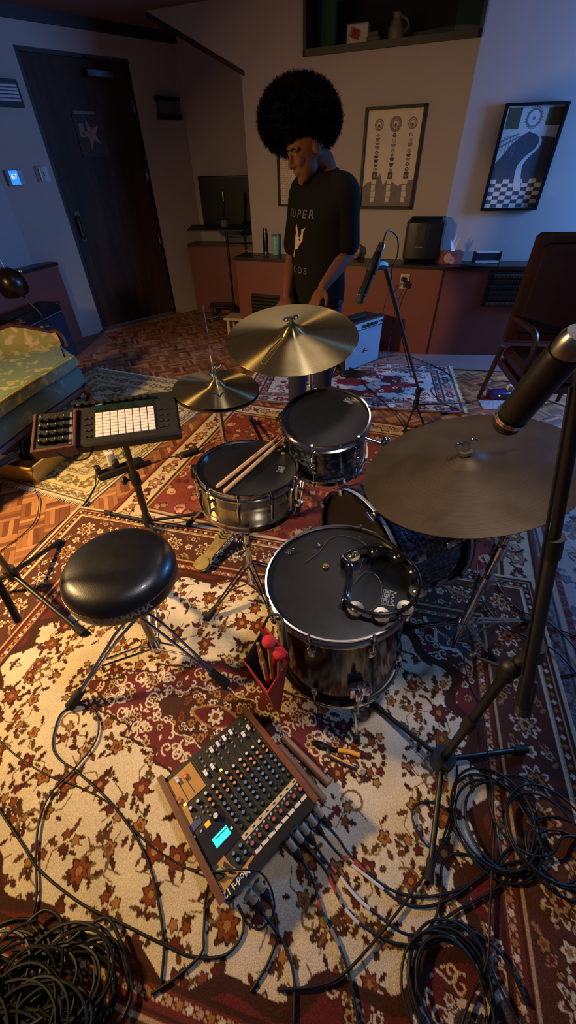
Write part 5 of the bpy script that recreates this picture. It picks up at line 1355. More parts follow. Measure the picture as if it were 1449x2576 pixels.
# label strip
lp = mat('white_scribble_strip', (206, 200, 196), .6)
A_, B_ = ML(771, 2000), ML(642, 2148)
for k in range(8):
    p = A_.lerp(B_, (k+.5)/8); MB().box((p.x, p.y, .0022), (abs((B_-A_).x)/8*.86, .009, .0014)).build('label_strip', lp, mx, smooth=False)
# little black marks on ivory strip
for k in range(8):
    p = ML(608+3, 2110)+(ML(746, 1959)-ML(611, 2110))*((k+.5)/8); MB().box((p.x, p.y, .0016), (.008, .004, .0008)).build('strip_mark', slot, mx, smooth=False)
# card slot and green stick
for (px, mt, h) in (([(545, 2172), (557, 2190), (540, 2207), (531, 2189)], slot, .002), ([(556, 2181), (562, 2190), (548, 2200), (544, 2192)], mat('pale_green_tab', (120, 160, 120), .5), .008), ([(556, 2192), (566, 2206), (552, 2217), (543, 2203)], black_plastic, .012), ([(566, 2169), (575, 2176), (586, 2194), (576, 2197), (564, 2181)], black_plastic, .012)):
    patch('card_slot' if mt is slot else 'plugged_stick', px, mt, h)
tx = text_mesh('Model 12', .021, .0003, 2.2); p = ML(600, 2228); q = ML(625, 2201)
tx.xf(Matrix.Translation((ML(600, 2229).x, Dm-.013, .0030)) @ Matrix.Rotation(0, 4, 'Z')); tx.build('model_lettering', white_paint, mx, smooth=False)
m = MB()
for (x, y) in ((806, 2022), (788, 2044), (771, 2064), (754, 2084), (736, 2104), (657, 2205), (637, 2230)):
    pass
# jack row under rear edge
for k in range(12):
    x = .03+k*(Wm-.06)/11; p = dwn((x, Dm-.022), RZ+.045); MB().cyl((p.x, p.y-.002, p.z), (p.x, p.y+.006, p.z), .009, n=14).build('rear_jack', steel, mx)

# ------------------------------------------------------------- cables
RC = RZ+.0045
nickel = mat('worn_nickel_shell', (190, 172, 146), .45, .55)
CB = {}
def cable(name, label, pts, r=.0033, z=RC, mt=None, group=None, zs=None, conn=None, tapes=(), cat='cable', raw=False, k=8):
    W = []
    for i, p in enumerate(pts):
        if len(p) == 3 and raw: W.append(Vector(p))
        elif len(p) == 3: W.append(P(*p))
        else: W.append(P(p[0], p[1], z))
    t = thing(name, label, cat, W[0] if not conn else W[0], None, group)
    sp = spline(W, k); MB().tube(sp, r, 8).build('jacket', mt or cable_black, t, world=True, ang=60)
    if conn:                                       # xlr connector from point conn to the first point
        c0 = P(conn[0]-3, conn[1]-4, conn[2]); c1 = W[0]; d = (c1-c0).normalized(); L_ = (c1-c0).length
        MB().cyl(c0, c0+d*L_*.50, .0098, .0098, 20).build('connector_shell', nickel, t, world=True)
        m = MB(); m.lathe([(.0088, 0), (.0092, .008), (.0085, L_*.35), (.0045, L_*.54), (.0038, L_*.60)], 20, c0+d*L_*.49, frame(d)); m.build('rubber_boot', rubber, t, world=True)
    for (s0, s1, c) in tapes:
        n = len(sp); i0, i1 = int(s0*n), max(int(s0*n)+2, int(s1*n)); MB().tube(sp[i0:i1], r*1.25, 8).build('coloured_tape', mat('tape_%d_%d_%d' % c, c, .5), t, world=True)
    return t
Z1 = RC; zc_ = .062
red_t, wht_t, grn_t, gry_t = (150, 40, 44), (196, 196, 200), (30, 96, 80), (120, 124, 130)
cable('microphone_cable', 'microphone cable from the rear socket nearest the wooden dowels, running right', [(825, 2077, .03), (850, 2107), (880, 2150), (935, 2205), (1000, 2245), (1080, 2255), (1160, 2235), (1230, 2190), (1290, 2120)], conn=(796, 2033, zc_), tapes=[(.28, .36, red_t)])
cable('microphone_cable', 'microphone cable second from the dowels, with a white sleeve after red tape', [(811, 2096, .03), (845, 2140), (885, 2175), (950, 2225), (1010, 2270), (1075, 2280), (1150, 2250), (1240, 2185), (1340, 2160)], conn=(778, 2055, zc_), tapes=[(.18, .24, red_t), (.25, .42, wht_t)])
cable('microphone_cable', 'microphone cable in the middle of the rear row, pink tape then long white sleeve', [(791, 2120, .03), (820, 2165), (856, 2205), (900, 2260), (960, 2310), (1010, 2345), (1060, 2350), (1095, 2310), (1110, 2240), (1112, 2180), (1140, 2148), (1190, 2155), (1240, 2182), (1330, 2192)], conn=(760, 2075, zc_), tapes=[(.11, .15, (180, 90, 90)), (.16, .28, wht_t)])
cable('microphone_cable', 'microphone cable fourth from the dowels, red tape then short bright white sleeve', [(778, 2138, .03), (820, 2190), (850, 2255), (880, 2300), (920, 2335), (985, 2370), (1060, 2378), (1120, 2365), (1180, 2400), (1230, 2470), (1250, 2560)], conn=(744, 2096, zc_), tapes=[(.13, .2, red_t), (.21, .25, gry_t), (.26, .38, wht_t)])
cable('microphone_cable', 'microphone cable fifth from the dowels, red and green tape, running to the bottom edge', [(760, 2161, .03), (790, 2220), (808, 2290), (840, 2350), (865, 2410), (885, 2480), (905, 2600)], conn=(726, 2116, zc_), tapes=[(.28, .36, red_t), (.37, .43, grn_t), (.45, .6, gry_t)])
cable('output_cable', 'black cable from the upper of two sockets beside the model lettering', [(678, 2263, .03), (690, 2300), (695, 2360), (670, 2430), (630, 2495)], conn=(649, 2220, zc_))
cable('output_cable', 'black cable from the lower of two sockets beside the model lettering', [(658, 2292, .03), (700, 2350), (725, 2400), (740, 2470), (738, 2600)], conn=(628, 2247, zc_))
cable('power_cable', 'thin black cable crossing the rug from the left edge to the mixer side', [(-20, 1845), (40, 1900), (120, 1950), (200, 1980), (280, 2025), (330, 2080), (370, 2120), (415, 2152), (470, 2183), (520, 2190, .10), (548, 2192, .14), (600, 2188, .145), (650, 2192, .14), (680, 2230, .05), (690, 2290), (660, 2335), (625, 2325), (605, 2290)], .0024)
cable('audio_cable', 'black cable making a loop by the rear stool foot, then running down past the mixer', [(215, 1774), (245, 1800), (243, 1860), (190, 1932), (150, 1910), (132, 1870), (145, 1800), (185, 1775)][::-1][:1]+[(185, 1775), (150, 1800), (132, 1870), (150, 1910), (190, 1938), (260, 2000), (300, 2045), (345, 2110), (380, 2190), (400, 2280), (412, 2380), (405, 2470)])
cable('audio_cable', 'black cable curving from the stool foot down the far left of the rug', [(188, 1772), (215, 1774), (245, 1800), (242, 1860), (190, 1930), (130, 1992), (100, 2060), (90, 2150), (92, 2250), (75, 2330)], z=RC+.003)
cable('audio_cable', 'black cable sweeping from the left edge in a long curve under the mixer corner', [(-20, 2010), (60, 2130), (100, 2190), (200, 2270), (300, 2320), (410, 2375), (480, 2405), (560, 2405), (605, 2360), (612, 2310), (598, 2276)], z=RC+.001)
cable('audio_cable', 'short black cable dropping from the mixer side towards the dark pile of cable', [(528, 2205, .05), (517, 2270), (512, 2350), (505, 2400), (440, 2460), (380, 2500)], z=RC+.002)
cable('audio_cable', 'long black cable running diagonally from the bottom to the hub of the big stand', [(700, 2490), (800, 2480), (870, 2445), (960, 2345), (1040, 2240), (1100, 2150), (1135, 2040), (1148, 1970), (1150, 1925, .05)], z=RC+.004)
cable('audio_cable', 'black cable forming a narrow teardrop loop left of the stand leg', [(1100, 2150), (1060, 2110), (1038, 2060), (1043, 2028), (1075, 2016), (1115, 2030), (1135, 2070), (1118, 2120), (1085, 2165), (1060, 2200)], z=RC+.002)
cable('audio_cable', 'black cable hanging straight down through the coils at lower right', [(1245, 2060), (1238, 2180), (1232, 2300), (1225, 2420), (1180, 2520), (1150, 2620)], z=RC+.006)
cable('audio_cable', 'black cable arching from the coils towards the bottom coil', [(1300, 2190), (1240, 2240), (1150, 2290), (1100, 2330), (1160, 2320), (1210, 2380), (1225, 2460)], z=RC+.003)
# coils
def coil(label, cx_, cy_, rad, n, seed, sq=1.0, z0=RC, r=.0034, wob=.02, name='coiled_cable'):
    c = P(cx_, cy_, z0); R = random.Random(seed); pts = []
    ox, oy, rr = 0, 0, rad
    for k in range(n*10):
        if k % 10 == 0: ox, oy, rr = R.uniform(-wob, wob), R.uniform(-wob, wob), rad*R.uniform(.82, 1.1)
        a = k/10*2*PI; pts.append(Vector((c.x+ox+rr*math.cos(a), c.y+oy+rr*sq*math.sin(a), z0+.0008*k/2+.002*math.sin(k*1.7))))
    t = thing(name, label, 'cable', (c.x, c.y, z0-r)); MB().tube(spline(pts, 4), r, 7).build('loops', cable_black, t, world=True, ang=60); return t
coil('wide loose coil of black cable on the rug right of the big stand leg', 1262, 2085, .125, 4, 3, 1.05, wob=.03)
coil('coil of black cable overlapping the wide coil at the right edge', 1345, 2075, .115, 3, 8, 1.0, RC+.012, wob=.03)
coil('round coil of black cable on the rug at the bottom right', 1125, 2490, .09, 4, 5, 1.0, wob=.012)
coil('smaller flattened coil lying against the right photo edge', 1420, 2150, .10, 2, 12, .8, RC+.004)
coil('single wide arc of cable around the bottom coil', 1160, 2500, .125, 2, 15, 1.0, RC+.002)
# cable coils at bottom left, with loops added to darken the shadowed corner
t = thing('shade_cable_heap', 'tangled heap of black cable, thickened to stand for shade in the bottom left corner', 'cable', P(120, 2470, RZ)); R = random.Random(2); m = MB()
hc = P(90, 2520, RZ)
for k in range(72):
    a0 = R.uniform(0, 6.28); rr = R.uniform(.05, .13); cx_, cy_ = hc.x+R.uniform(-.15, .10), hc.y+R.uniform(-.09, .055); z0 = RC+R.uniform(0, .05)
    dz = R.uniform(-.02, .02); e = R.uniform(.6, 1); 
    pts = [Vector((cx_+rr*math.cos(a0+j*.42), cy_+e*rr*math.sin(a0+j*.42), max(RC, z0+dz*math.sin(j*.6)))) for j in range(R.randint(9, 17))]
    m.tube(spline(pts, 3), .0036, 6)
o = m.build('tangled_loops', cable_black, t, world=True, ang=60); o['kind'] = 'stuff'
cable('audio_cable', 'black cable arching out of the dark heap at bottom left', [(60, 2330), (110, 2290), (150, 2310), (165, 2370), (220, 2330), (270, 2310), (300, 2360), (320, 2430), (335, 2490)], .0045, z=RC+.02)
cable('audio_cable', 'thick black cable curling over the edge of the dark heap', [(180, 2420), (230, 2365), (290, 2370), (315, 2430), (330, 2500), (310, 2560)], .005, z=RC+.012)
# cables on the right and behind
cable('audio_cable', 'thin black cable looping on the pale rug at right', [(1449, 1600), (1380, 1580), (1345, 1620), (1350, 1680), (1400, 1700), (1460, 1690)], z=.011)
cable('audio_cable', 'black cable crossing from the bass drum spur to the right edge', [(1215, 1400), (1250, 1470), (1300, 1530), (1370, 1560), (1420, 1600), (1470, 1660)], z=RC)
cable('audio_cable', 'black cable running beside the tall cymbal stand', [(1200, 1420), (1210, 1500), (1260, 1570), (1320, 1600), (1400, 1640), (1470, 1720)], z=RC+.003)
cable('audio_cable', 'black cable climbing along the big stand from its coils', [(1235, 2100, .03), (1240, 2000, .05), (1225, 1880, .10), (1215, 1800, .12), (1180, 1720, .2), (1165, 1640, .24)], .0024)

# dowels and pliers
def rodthing(name, label, cat, p, q, r, mt, group=None):
    a = P(*p); b = P(*q); t = thing(name, label, cat, a, frame(b-a), group); L_ = (b-a).length
    MB().lathe([(.0004, 0), (r*.85, 0), (r, .002), (r, L_-.002), (r*.85, L_), (.0004, L_)], 20).build('body', mt, t); return t
rodthing('wooden_dowel', 'thick wooden dowel lying farther from the mixer, fully in view', 'dowel', (712, 1853, RZ+.0125), (828, 1972, RZ+.0125), .0125, clave_wood)
rodthing('wooden_dowel', 'wooden dowel lying against the mixer side, partly hidden by it', 'dowel', (703, 1876, RZ+.0105), (817, 2014, RZ+.0125), .0115, clave_wood)
pl_ = thing('pliers', 'dark wire pliers with navy and yellow handles on the rug by the floor tom leg', 'pliers', P(815, 1872, RZ))
navy = mat('navy_grip', (26, 24, 60), .5); yel = mat('yellow_grip', (222, 160, 44), .5)
a0_, a1_, a2_, a3_ = P(785, 1868, RZ+.006), P(822, 1880, RZ+.006), P(850, 1888, RZ+.008), P(905, 1900, RZ+.008); e_ = P(902, 1935, RZ+.008); f0 = P(832, 1903, RZ+.008)
m = MB(); m.tube([a0_, a0_.lerp(a1_, .5), a1_], [.006, .014, .009], 10); m.cyl(a0_.lerp(a1_, .7)-Vector((0, 0, .004)), a0_.lerp(a1_, .7)+Vector((0, 0, .010)), .008); m.tube([a1_, a2_], .006); m.tube([a1_, f0], .006); m.build('jaws', steel if False else mat('dark_tool_steel', (40, 34, 32), .4, .8), pl_, world=True)
m = MB(); m.tube(spline([a2_, a2_.lerp(a3_, .5)+Vector((0, .004, 0)), a3_], 6), .0075, 10); m.build('yellow_handle', yel, pl_, world=True)
m = MB(); m.tube(spline([a1_.lerp(f0, .3), f0, f0.lerp(e_, .5)-Vector((.002, .002, 0)), e_], 6), .0075, 10); m.build('navy_handle', navy, pl_, world=True)
m = MB(); m.tube(spline([f0+Vector((0, .003, .006)), f0.lerp(e_, .5)+Vector((0, .0, .007)), e_+Vector((0, 0, .003))], 6), .0028, 8); m.tube([e_, e_+Vector((.004, -.006, 0))], .008); m.build('yellow_stripe', yel, pl_, world=True)

# ------------------------------------------------------------- tripod helper for black stands
def tripod(t, base, hubz, feet, footz, r=.010, tube=.0125, top=None, hub_r=.026, mt=black_metal, brace=False):
    base = Vector(base); hub = Vector((base.x, base.y, hubz))
    m = MB(); m.cyl(hub-Vector((0, 0, .03)), hub+Vector((0, 0, .035)), hub_r, n=20); m.sphere(hub, hub_r*1.05, 16, 10); m.build('hub', black_plastic, t, world=True)
    for f_ in feet:
        f_ = Vector(f_); d = (f_-hub).normalized()
        lg = MB().cyl(hub+d*hub_r*.5, f_, r, r*.95, 12).build('leg', mt, t, world=True)
        MB().cyl(f_-d*.04, f_+d*.01, r*1.35, r*1.5, 12).build('rubber_foot', rubber, lg, world=True)
    if top is not None: MB().cyl(hub, Vector(top), tube, n=16).build('pole', mt, t, world=True)
    return hub
# the big boom stand in front
b0 = P(1112, 1912, .085); sb_ = thing('microphone_stand', 'black boom microphone stand in the right foreground with a round hub', 'stand', (b0.x, b0.y, RZ))
feet = [P(940, 1772, RZ+.012), P(1080, 2205, RZ+.012), P(1318, 1885, RZ+.012)]
ct = Vector((b0.x, b0.y, ZA(1252, 1672, b0)))
hub = tripod(sb_, b0, .09, feet, 0, .0085, .0115, ct, .034)
zsl = ZA(1170, 1830, b0); MB().cyl((b0.x, b0.y, zsl-.0), (b0.x, b0.y, zsl+.07), .0165).build('grip_collar', black_plastic, sb_, world=True)
# boom: passes by the clutch
bdn = PD(1312, 1795, (Vector((b0.x, b0.y, ct.z))-Vector((0, 0, CAM_H))).length*.99)
bcl = PD(1345, 1640, (ct-Vector((0, 0, CAM_H))).length*.96)
btop = PD(1462, 960, .62)
m = MB(); m.cyl(ct-Vector((0, 0, .02)), ct+Vector((0, 0, .03)), .018); m.cyl(ct, bcl, .016, n=16); m.sphere(ct+Vector((0, 0, .02)), .022); m.cyl(bcl-(btop-bcl).normalized()*.02, bcl+(btop-bcl).normalized()*.02, .019); m.build('clutch', black_plastic, sb_, world=True)
cx1 = ct+(PD(1190, 1650, (ct-Vector((0, 0, CAM_H))).length)-ct)
m = MB(); m.cyl(ct+Vector((0, 0, .01)), cx1, .004); m.sphere(cx1, .010); m.build('clutch_handle', black_plastic, sb_, world=True)
m = MB(); kn = bcl.lerp(ct, .3)+(Vector((0, 0, CAM_H))-bcl).normalized()*.018; m.cyl(kn, kn+(Vector((0, 0, CAM_H))-kn).normalized()*.012, .013, n=14); m.build('round_knob', steel, sb_, world=True)
bm1 = bdn.lerp(btop, .0); mid = PD(1388, 1395, (bcl-Vector((0, 0, CAM_H))).length*.86)
MB().cyl(bdn+(bcl-bdn)*.0, bdn.lerp(bcl, .55), .0165, n=16).build('counterweight', black_plastic, sb_, world=True)
MB().cyl(bdn, mid, .0115, n=16).build('boom_tube', black_metal, sb_, world=True)
MB().cyl(mid-(btop-mid)*.01, mid+(btop-mid).normalized()*.05, .0155, n=16).build('boom_collar', black_plastic, sb_, world=True)
far = btop+(btop-mid).normalized()*.30
MB().cyl(mid, far, .009, n=14).build('boom_extension', black_metal, sb_, world=True)
cable('microphone_cable', 'black cable wound up the boom of the big foreground stand', [tuple(bdn.lerp(btop, k/10)+Vector((-.013, -.004, -.004))) for k in range(2, 11)], .0028, raw=True)

# microphones
mic_blk = mat('microphone_charcoal', (30, 29, 30), .42, .5, bump=.05)
def mic(label, tip, tail, r=.0145, group=None):
    tip = Vector(tip); tail = Vector(tail); L_ = (tail-tip).length; t = thing('condenser_microphone', label, 'microphone', tip, frame(tail-tip), group)
    MB().lathe([(.0005, 0), (r*.8, .0), (r*.98, .004), (r*.98, L_*.11), (.0005, L_*.11)], 28).build('capsule_grille', mat('mic_mesh', (14, 14, 15), .6, bump=.8, bscale=900), t)
    m = MB(); m.ring((0, 0, L_*.125), r*1.0, .003, .003, 32); m.ring((0, 0, L_*.145), r*1.0, .003, .003, 32); m.build('chrome_ring', chrome, t)
    MB().lathe([(r*.97, L_*.11), (r, L_*.15), (r, L_*.80), (r*.93, L_*.84)], 32).build('body', mic_blk, t)
    MB().lathe([(r*.85, L_*.83), (r*.86, L_*.95), (r*.7, L_*1.0), (.0005, L_*1.0)], 24).build('connector', steel, t)
    return t
mt_ = mic('black pencil microphone in the right foreground pointing down at the big cymbal', PD(1268, 1072, .47), PD(1462, 838, .40), .0148)
mtl = PD(1462, 838, .40); MB().tube(spline([far, far.lerp(mtl, .5)+Vector((.06, .0, .02)), mtl+Vector((.012, 0, .012))], 6), .008, 10).build('clip', black_plastic, sb_, world=True)
# far mic over the kit, with its clip and cable
mA, mB_ = PD(903, 762, 1.52), PD(962, 612, 1.58)
mic('black pencil microphone hanging over the golden cymbal in front of the wall', mA, mB_, .0145)
st0 = P(1046, 1018, .16); st0 = Vector((st0.x, st0.y, 0.0)); s2 = thing('microphone_stand', 'tall thin black boom stand on the fringed rug, holding the farther microphone', 'stand', (st0.x, st0.y, .0185))
hubz = .16; f_ = [P(1018, 1082, .03), P(1064, 1062, .03), P(1180, 1012, .03)]
tripod(s2, st0, hubz, f_, 0, .007, .010, (st0.x, st0.y, .27), .02)
MB().cyl((st0.x, st0.y, .20), (st0.x, st0.y, .25), .016).build('spreader_collar', black_plastic, s2, world=True)
top2 = Vector((st0.x, st0.y, .27)); tgt = PD(968, 668, 1.62)
cl2 = PD(1003, 842, 2.25); 
MB().sphere(top2, .024).build('clutch', black_plastic, s2, world=True)
MB().cyl(top2-(tgt-top2).normalized()*.04, tgt, .0085, n=14).build('boom_arm', black_metal, s2, world=True)
m = MB(); c = mA.lerp(mB_, .62); m.tube([tgt, tgt.lerp(c, .5)+Vector((0, 0, .004)), c], [.014, .016, .010]); m.lathe([(.0165, -.02), (.019, 0), (.0165, .02)], 20, c, frame(mB_-mA)); m.build('clip', black_plastic, s2, world=True)
cable('microphone_cable', 'black cable arching from the farther microphone down behind its clip', [tuple(mB_), tuple(mB_+(mB_-mA)*.18), tuple(PD(985, 582, 1.66)), tuple(PD(1000, 600, 1.70)), tuple(PD(1000, 640, 1.75)), tuple(PD(985, 690, 1.8)), tuple(PD(1000, 800, 2.1)), tuple(PD(1035, 950, 2.5))], .0028, raw=True)

# controller on its stand
A1, A2_, B1_ = P(455, 1088, .755), P(214, 1122, .755), P(424, 982, .83)
psx = (A1-A2_).normalized()
Rp = ortho(A2_, A1, A2_+(B1_-A1)); 
Wp, Dp = .378, .304
O_ = A1-Rp@Vector((Wp, 0, 0)); O_ = O_
pu = thing('pad_controller', 'flat black pad controller with an eight by eight grid of white pads on a stand', 'controller', O_, Rp)
iP = chain(pu).inverted()
def PLc(x, y, z=0):
    n = Rp@Vector((0, 0, 1)); d = Vector(ray(x, y)); o = Vector((0, 0, CAM_H)); c = O_+n*z
    return iP@(o+d*((c-o).dot(n)/d.dot(n)))
Dp = min(.33, PLc(424, 982).y)
MB().box((Wp/2, Dp/2, -.021), (Wp, Dp, .042), bev=.006).build('case', mat('matte_black_case', (26, 23, 20), .55, var=.1), pu)
g = [PLc(236, 1103), PLc(393, 1080), PLc(388, 1022), PLc(244, 1040)]
x0, x1, y0, y1 = (g[0].x+g[3].x)/2, (g[1].x+g[2].x)/2, (g[0].y+g[1].y)/2, (g[2].y+g[3].y)/2
pw, ph_ = (x1-x0)/8, (y1-y0)/8
pm = MB().box((0, 0, .001), (pw*.88, ph_*.86, .005), bev=.001).build('pad', mat('white_silicone_pad', (226, 214, 204), .6, var=.02, emit=(255, 235, 220), es=.10), None); pdm_ = pm.data; bpy.data.objects.remove(pm)
for i in range(8):
    for j in range(8):
        o = bpy.data.objects.new('pad', pdm_); COL.objects.link(o); o.parent = pu; o.location = (x0+pw*(i+.5), y0+ph_*(j+.5), .001)
sc_ = MB().box(((x0+x1)/2, y1+.022+.006, .0008), (x1-x0, .038, .002)).build('screen', mat('controller_screen', (30, 44, 42), .12, var=.3, scale=40), pu, smooth=False)
p = PLc(250, 1018); MB().box((x0+pw*.5, y1+.045, .002), (pw*.85, .006, .002)).build('lit_strip', mat('pale_lcd_line', (150, 180, 190), .4, emit=(150, 190, 205), es=.5), pu, smooth=False)
for k in range(11):
    x = x0-.075+k*(x1-x0+.055)/10; MB().lathe([(.0075, 0), (.007, .010), (.0065, .016), (.0004, .016)], 18, (x, Dp-.028, 0)).build('encoder', black_plastic, pu)
for k in range(8):
    MB().box((x0-.02-(k % 2)*.016, y0+.012+(k//2)*.03, .001), (.011, .010, .003)).build('side_button', dark_grey, pu, smooth=False)
    MB().box((x1+.02+(k % 2)*.02, y0+.012+(k//2)*.03, .001), (.014, .010, .003)).build('side_button', dark_grey, pu, smooth=False)
# knob box with wooden sides beside it
ks = thing('knob_controller', 'small wooden-sided box with sixteen black knobs left of the pad controller', 'controller', O_+Rp@Vector((-.145, .0, .006)), Rp)
kw, kd_ = .150, .185
MB().box((kw/2, kd_/2, -.018), (kw-.02, kd_-.006, .034)).build('case', mat('matte_black_box', (20, 18, 18), .5), ks, smooth=False)
for x in (.005, kw-.005): MB().box((x, kd_/2, -.019), (.011, kd_, .044), bev=.002).build('wooden_side', mixer_wood, ks)
MB().box((kw/2, .004, -.019), (kw, .011, .044), bev=.002).build('wooden_front', mixer_wood, ks)
for i in range(4):
    for j in range(4 if True else 5):
        x, y = .030+i*.027, .035+j*.036
        kk_ = MB().lathe([(.008, 0), (.0078, .010), (.006, .014), (.0004, .014)], 18, (x, y, 0)).build('knob', black_plastic, ks); MB().box((x, y+.004, .0145), (.0016, .007, .001)).build('pointer', white_paint, kk_, smooth=False)
MB().box((kw-.018, kd_/2, .0), (.009, kd_*.85, .002)).build('pale_strip', mat('pale_blue_strip', (120, 124, 150), .5), ks, smooth=False)
tx = text_mesh('A', .018, .0003, 2); tx.xf(Matrix.Translation((.022, kd_-.016, .0006))); tx.build('logo', grey_print, ks, smooth=False)
pst = P(372, 1312, .08); ps = thing('controller_stand', 'black tripod stand carrying the pad controller', 'stand', (pst.x, pst.y, RZ-.01))
hubp = tripod(ps, pst, .085, [P(268, 1289, .035), P(507, 1291, .035), P(392, 1345, .035)], 0, .009, .0145, None, .024)
tp_ = O_+Rp@Vector((.13, .12, -.06)); tlow = Vector((pst.x, pst.y, .42))
ptop = PD(315, 1118, (tp_-Vector((0, 0, CAM_H))).length)
MB().cyl(hubp, hubp.lerp(ptop, .62), .0165).build('lower_pole', black_metal, ps, world=True)
MB().cyl(hubp, ptop, .0125).build('upper_pole', black_metal, ps, world=True)
c = hubp.lerp(ptop, .62); m = MB(); m.cyl(c-Vector((0, 0, .025)), c+Vector((0, 0, .03)), .023); kn = c+Vector((-.045, -.01, 0)); m.cyl(c, kn, .007); m.sphere(kn, .02, sc=(.6, 1, 1)); m.build('clamp_knob', black_plastic, ps, world=True)
q = [Rp@Vector((a, b, -.047))+O_ for a, b in ((-.05, .03), (.3, .03), (.3, .24), (-.05, .24))]
MB().poly(q, Rp@Vector((0, 0, .004))).build('support_plate', black_metal, ps, world=True, smooth=False)
cable('usb_cable', 'black cable drooping below the knob box', [tuple(PD(140, 1136, 1.62)), tuple(PD(165, 1150, 1.62)), tuple(PD(195, 1158, 1.62)), tuple(PD(222, 1150, 1.62)), tuple(PD(236, 1125, 1.62))], .003, raw=True)
# ------------------------------------------------------------- sofa
def fabric_mat(name, base, worn, thr=.5, sc=6, rough=.9):
    m, nt, b = node_mat(name); N = nt.nodes.new; L_ = nt.links.new
    tc = N('ShaderNodeTexCoord'); n = N('ShaderNodeTexNoise'); n.inputs['Scale'].default_value = sc; n.inputs['Detail'].default_value = 9; n.inputs['Distortion'].default_value = .6
    L_(tc.outputs['Object'], n.inputs['Vector']); r = N('ShaderNodeValToRGB'); r.color_ramp.elements[0].position = thr-.03; r.color_ramp.elements[1].position = thr+.05
    r.color_ramp.elements[0].color = lin(base); r.color_ramp.elements[1].color = lin(worn); L_(n.outputs['Fac'], r.inputs['Fac']); L_(r.outputs['Color'], b.inputs['Base Color'])
    b.inputs['Roughness'].default_value = rough; n2 = N('ShaderNodeTexNoise'); n2.inputs['Scale'].default_value = 220; L_(tc.outputs['Object'], n2.inputs['Vector'])
    bp = N('ShaderNodeBump'); bp.inputs['Strength'].default_value = .4; bp.inputs['Distance'].default_value = .003; L_(n2.outputs['Fac'], bp.inputs['Height']); L_(bp.outputs[0], b.inputs['Normal']); return m
teal = fabric_mat('worn_teal_brocade', (74, 104, 102), (110, 132, 120), .6, 7)
tealt = fabric_mat('faded_teal_gold_brocade', (104, 122, 100), (168, 156, 96), .57, 16)
gold = fabric_mat('gold_brocade', (150, 130, 46), (196, 160, 92), .56, 13)
carved = mat('carved_walnut', (70, 36, 18), .35, var=.2, coat=.3)
so = thing('sofa', 'antique settee with worn teal seat, gold brocade back and carved wooden trim', 'sofa', (-1.95, 2.6, 0))
fl = [Vector((-1.575, 2.985, 0)), Vector((-1.62, 2.75, 0)), Vector((-1.69, 2.45, 0)), Vector((-1.745, 2.1, 0)), Vector((-1.82, 1.7, 0))]
bl_ = [Vector((-1.80, 3.27, 0)), Vector((-2.05, 3.05, 0)), Vector((-2.20, 2.75, 0)), Vector((-2.36, 2.3, 0)), Vector((-2.45, 1.75, 0))]
def sofa_prism(z0, z1, off=0, top_round=.03):
    F = spline(fl, 6); B = spline(bl_, 6); n = len(F); b = MB(); vs = []
    lay = [(z0, 0), (z0+(z1-z0)*.15, .012), (z0+(z1-z0)*.75, .014), (z1-.012, .004), (z1, -top_round)]
    for z, o in lay:
        ring = []
        for i, p in enumerate(F):
            t = (F[min(i+1, n-1)]-F[max(i-1, 0)]).normalized(); nn = Vector((-t.y, t.x, 0)); nn = nn if nn.x > 0 else -nn
            ring.append(p+nn*(o+off)+Vector((0, 0, z))+(Vector((0, o, 0)) if i == 0 else Vector((0, 0, 0))))
        ring += [p+Vector((0, 0, z)) for p in reversed(B)]
        vs.append(ring)
    m = len(vs[0]); V = [p for r_ in vs for p in r_]
    fs = [(k*m+i, k*m+(i+1) % m, (k+1)*m+(i+1) % m, (k+1)*m+i) for k in range(len(lay)-1) for i in range(m)]
    fs.append(tuple(range(m-1, -1, -1)))
    c = len(V); 
    for i in range(n-1): fs.append(((len(lay)-1)*m+i, (len(lay)-1)*m+i+1, (len(lay)-1)*m+m-2-i, (len(lay)-1)*m+m-1-i))
    b.add(V, fs); return b
sofa_prism(.25, .39).build('seat_front', teal, so, world=True, ang=60)
sofa_prism(.39, .475, 0, .05).build('seat_cushion', tealt, so, world=True, ang=60)
F = spline(fl, 6); MB().tube([p+Vector((.006, 0, .468)) for p in F], .007, 8).build('welt', gold, so, world=True)
MB().tube([p+Vector((-.01, 0, .225)) for p in F], .03, 8).build('front_rail', carved, so, world=True)
for p, o in ((fl[0], (.02, .05)), (fl[4], (.02, 0)), (bl_[0], (0, .03)), (bl_[3], (0, 0))):
    a = p+Vector((0, -.03, .25)); MB().tube(spline([a+Vector((0, 0, 0)), a+Vector((.02, .02, -.08)), a+Vector((-.015, 0, -.17)), Vector((a.x+o[0]*.5, a.y+o[1], .012))], 5), [.032]*5+[.026]*5+[.018]*5+[.024], 10).build('leg', carved, so, world=True)
# back
B = spline(bl_, 6); n = len(B); b = MB(); V = []
hts = [max(.46, .83-.5*max(0, .25-i*.06)) for i in range(n)]
for i, p in enumerate(B):
    t = (B[min(i+1, n-1)]-B[max(i-1, 0)]).normalized(); nn = Vector((-t.y, t.x, 0)); nn = nn if nn.x > 0 else -nn
    h = .56+.09*min(1, max(0, (i-1)/3.5)) if i < 5 else .65+.012*math.sin(i*.5)
    V += [p+nn*.05+Vector((0, 0, .44)), p+nn*.075+Vector((0, 0, (.46+h)/2)), p+nn*.03+Vector((0, 0, h)), p-nn*.03+Vector((0, 0, h)), p-nn*.03+Vector((0, 0, .3))]
    hts[i] = h
fs = [(i*5+k, i*5+(k+1) % 5, (i+1)*5+(k+1) % 5, (i+1)*5+k) for i in range(n-1) for k in range(5)]+[(0, 1, 2, 3, 4), tuple((n-1)*5+k for k in (4, 3, 2, 1, 0))]
b.add(V, fs); b.build('backrest', gold, so, world=True, ang=50)
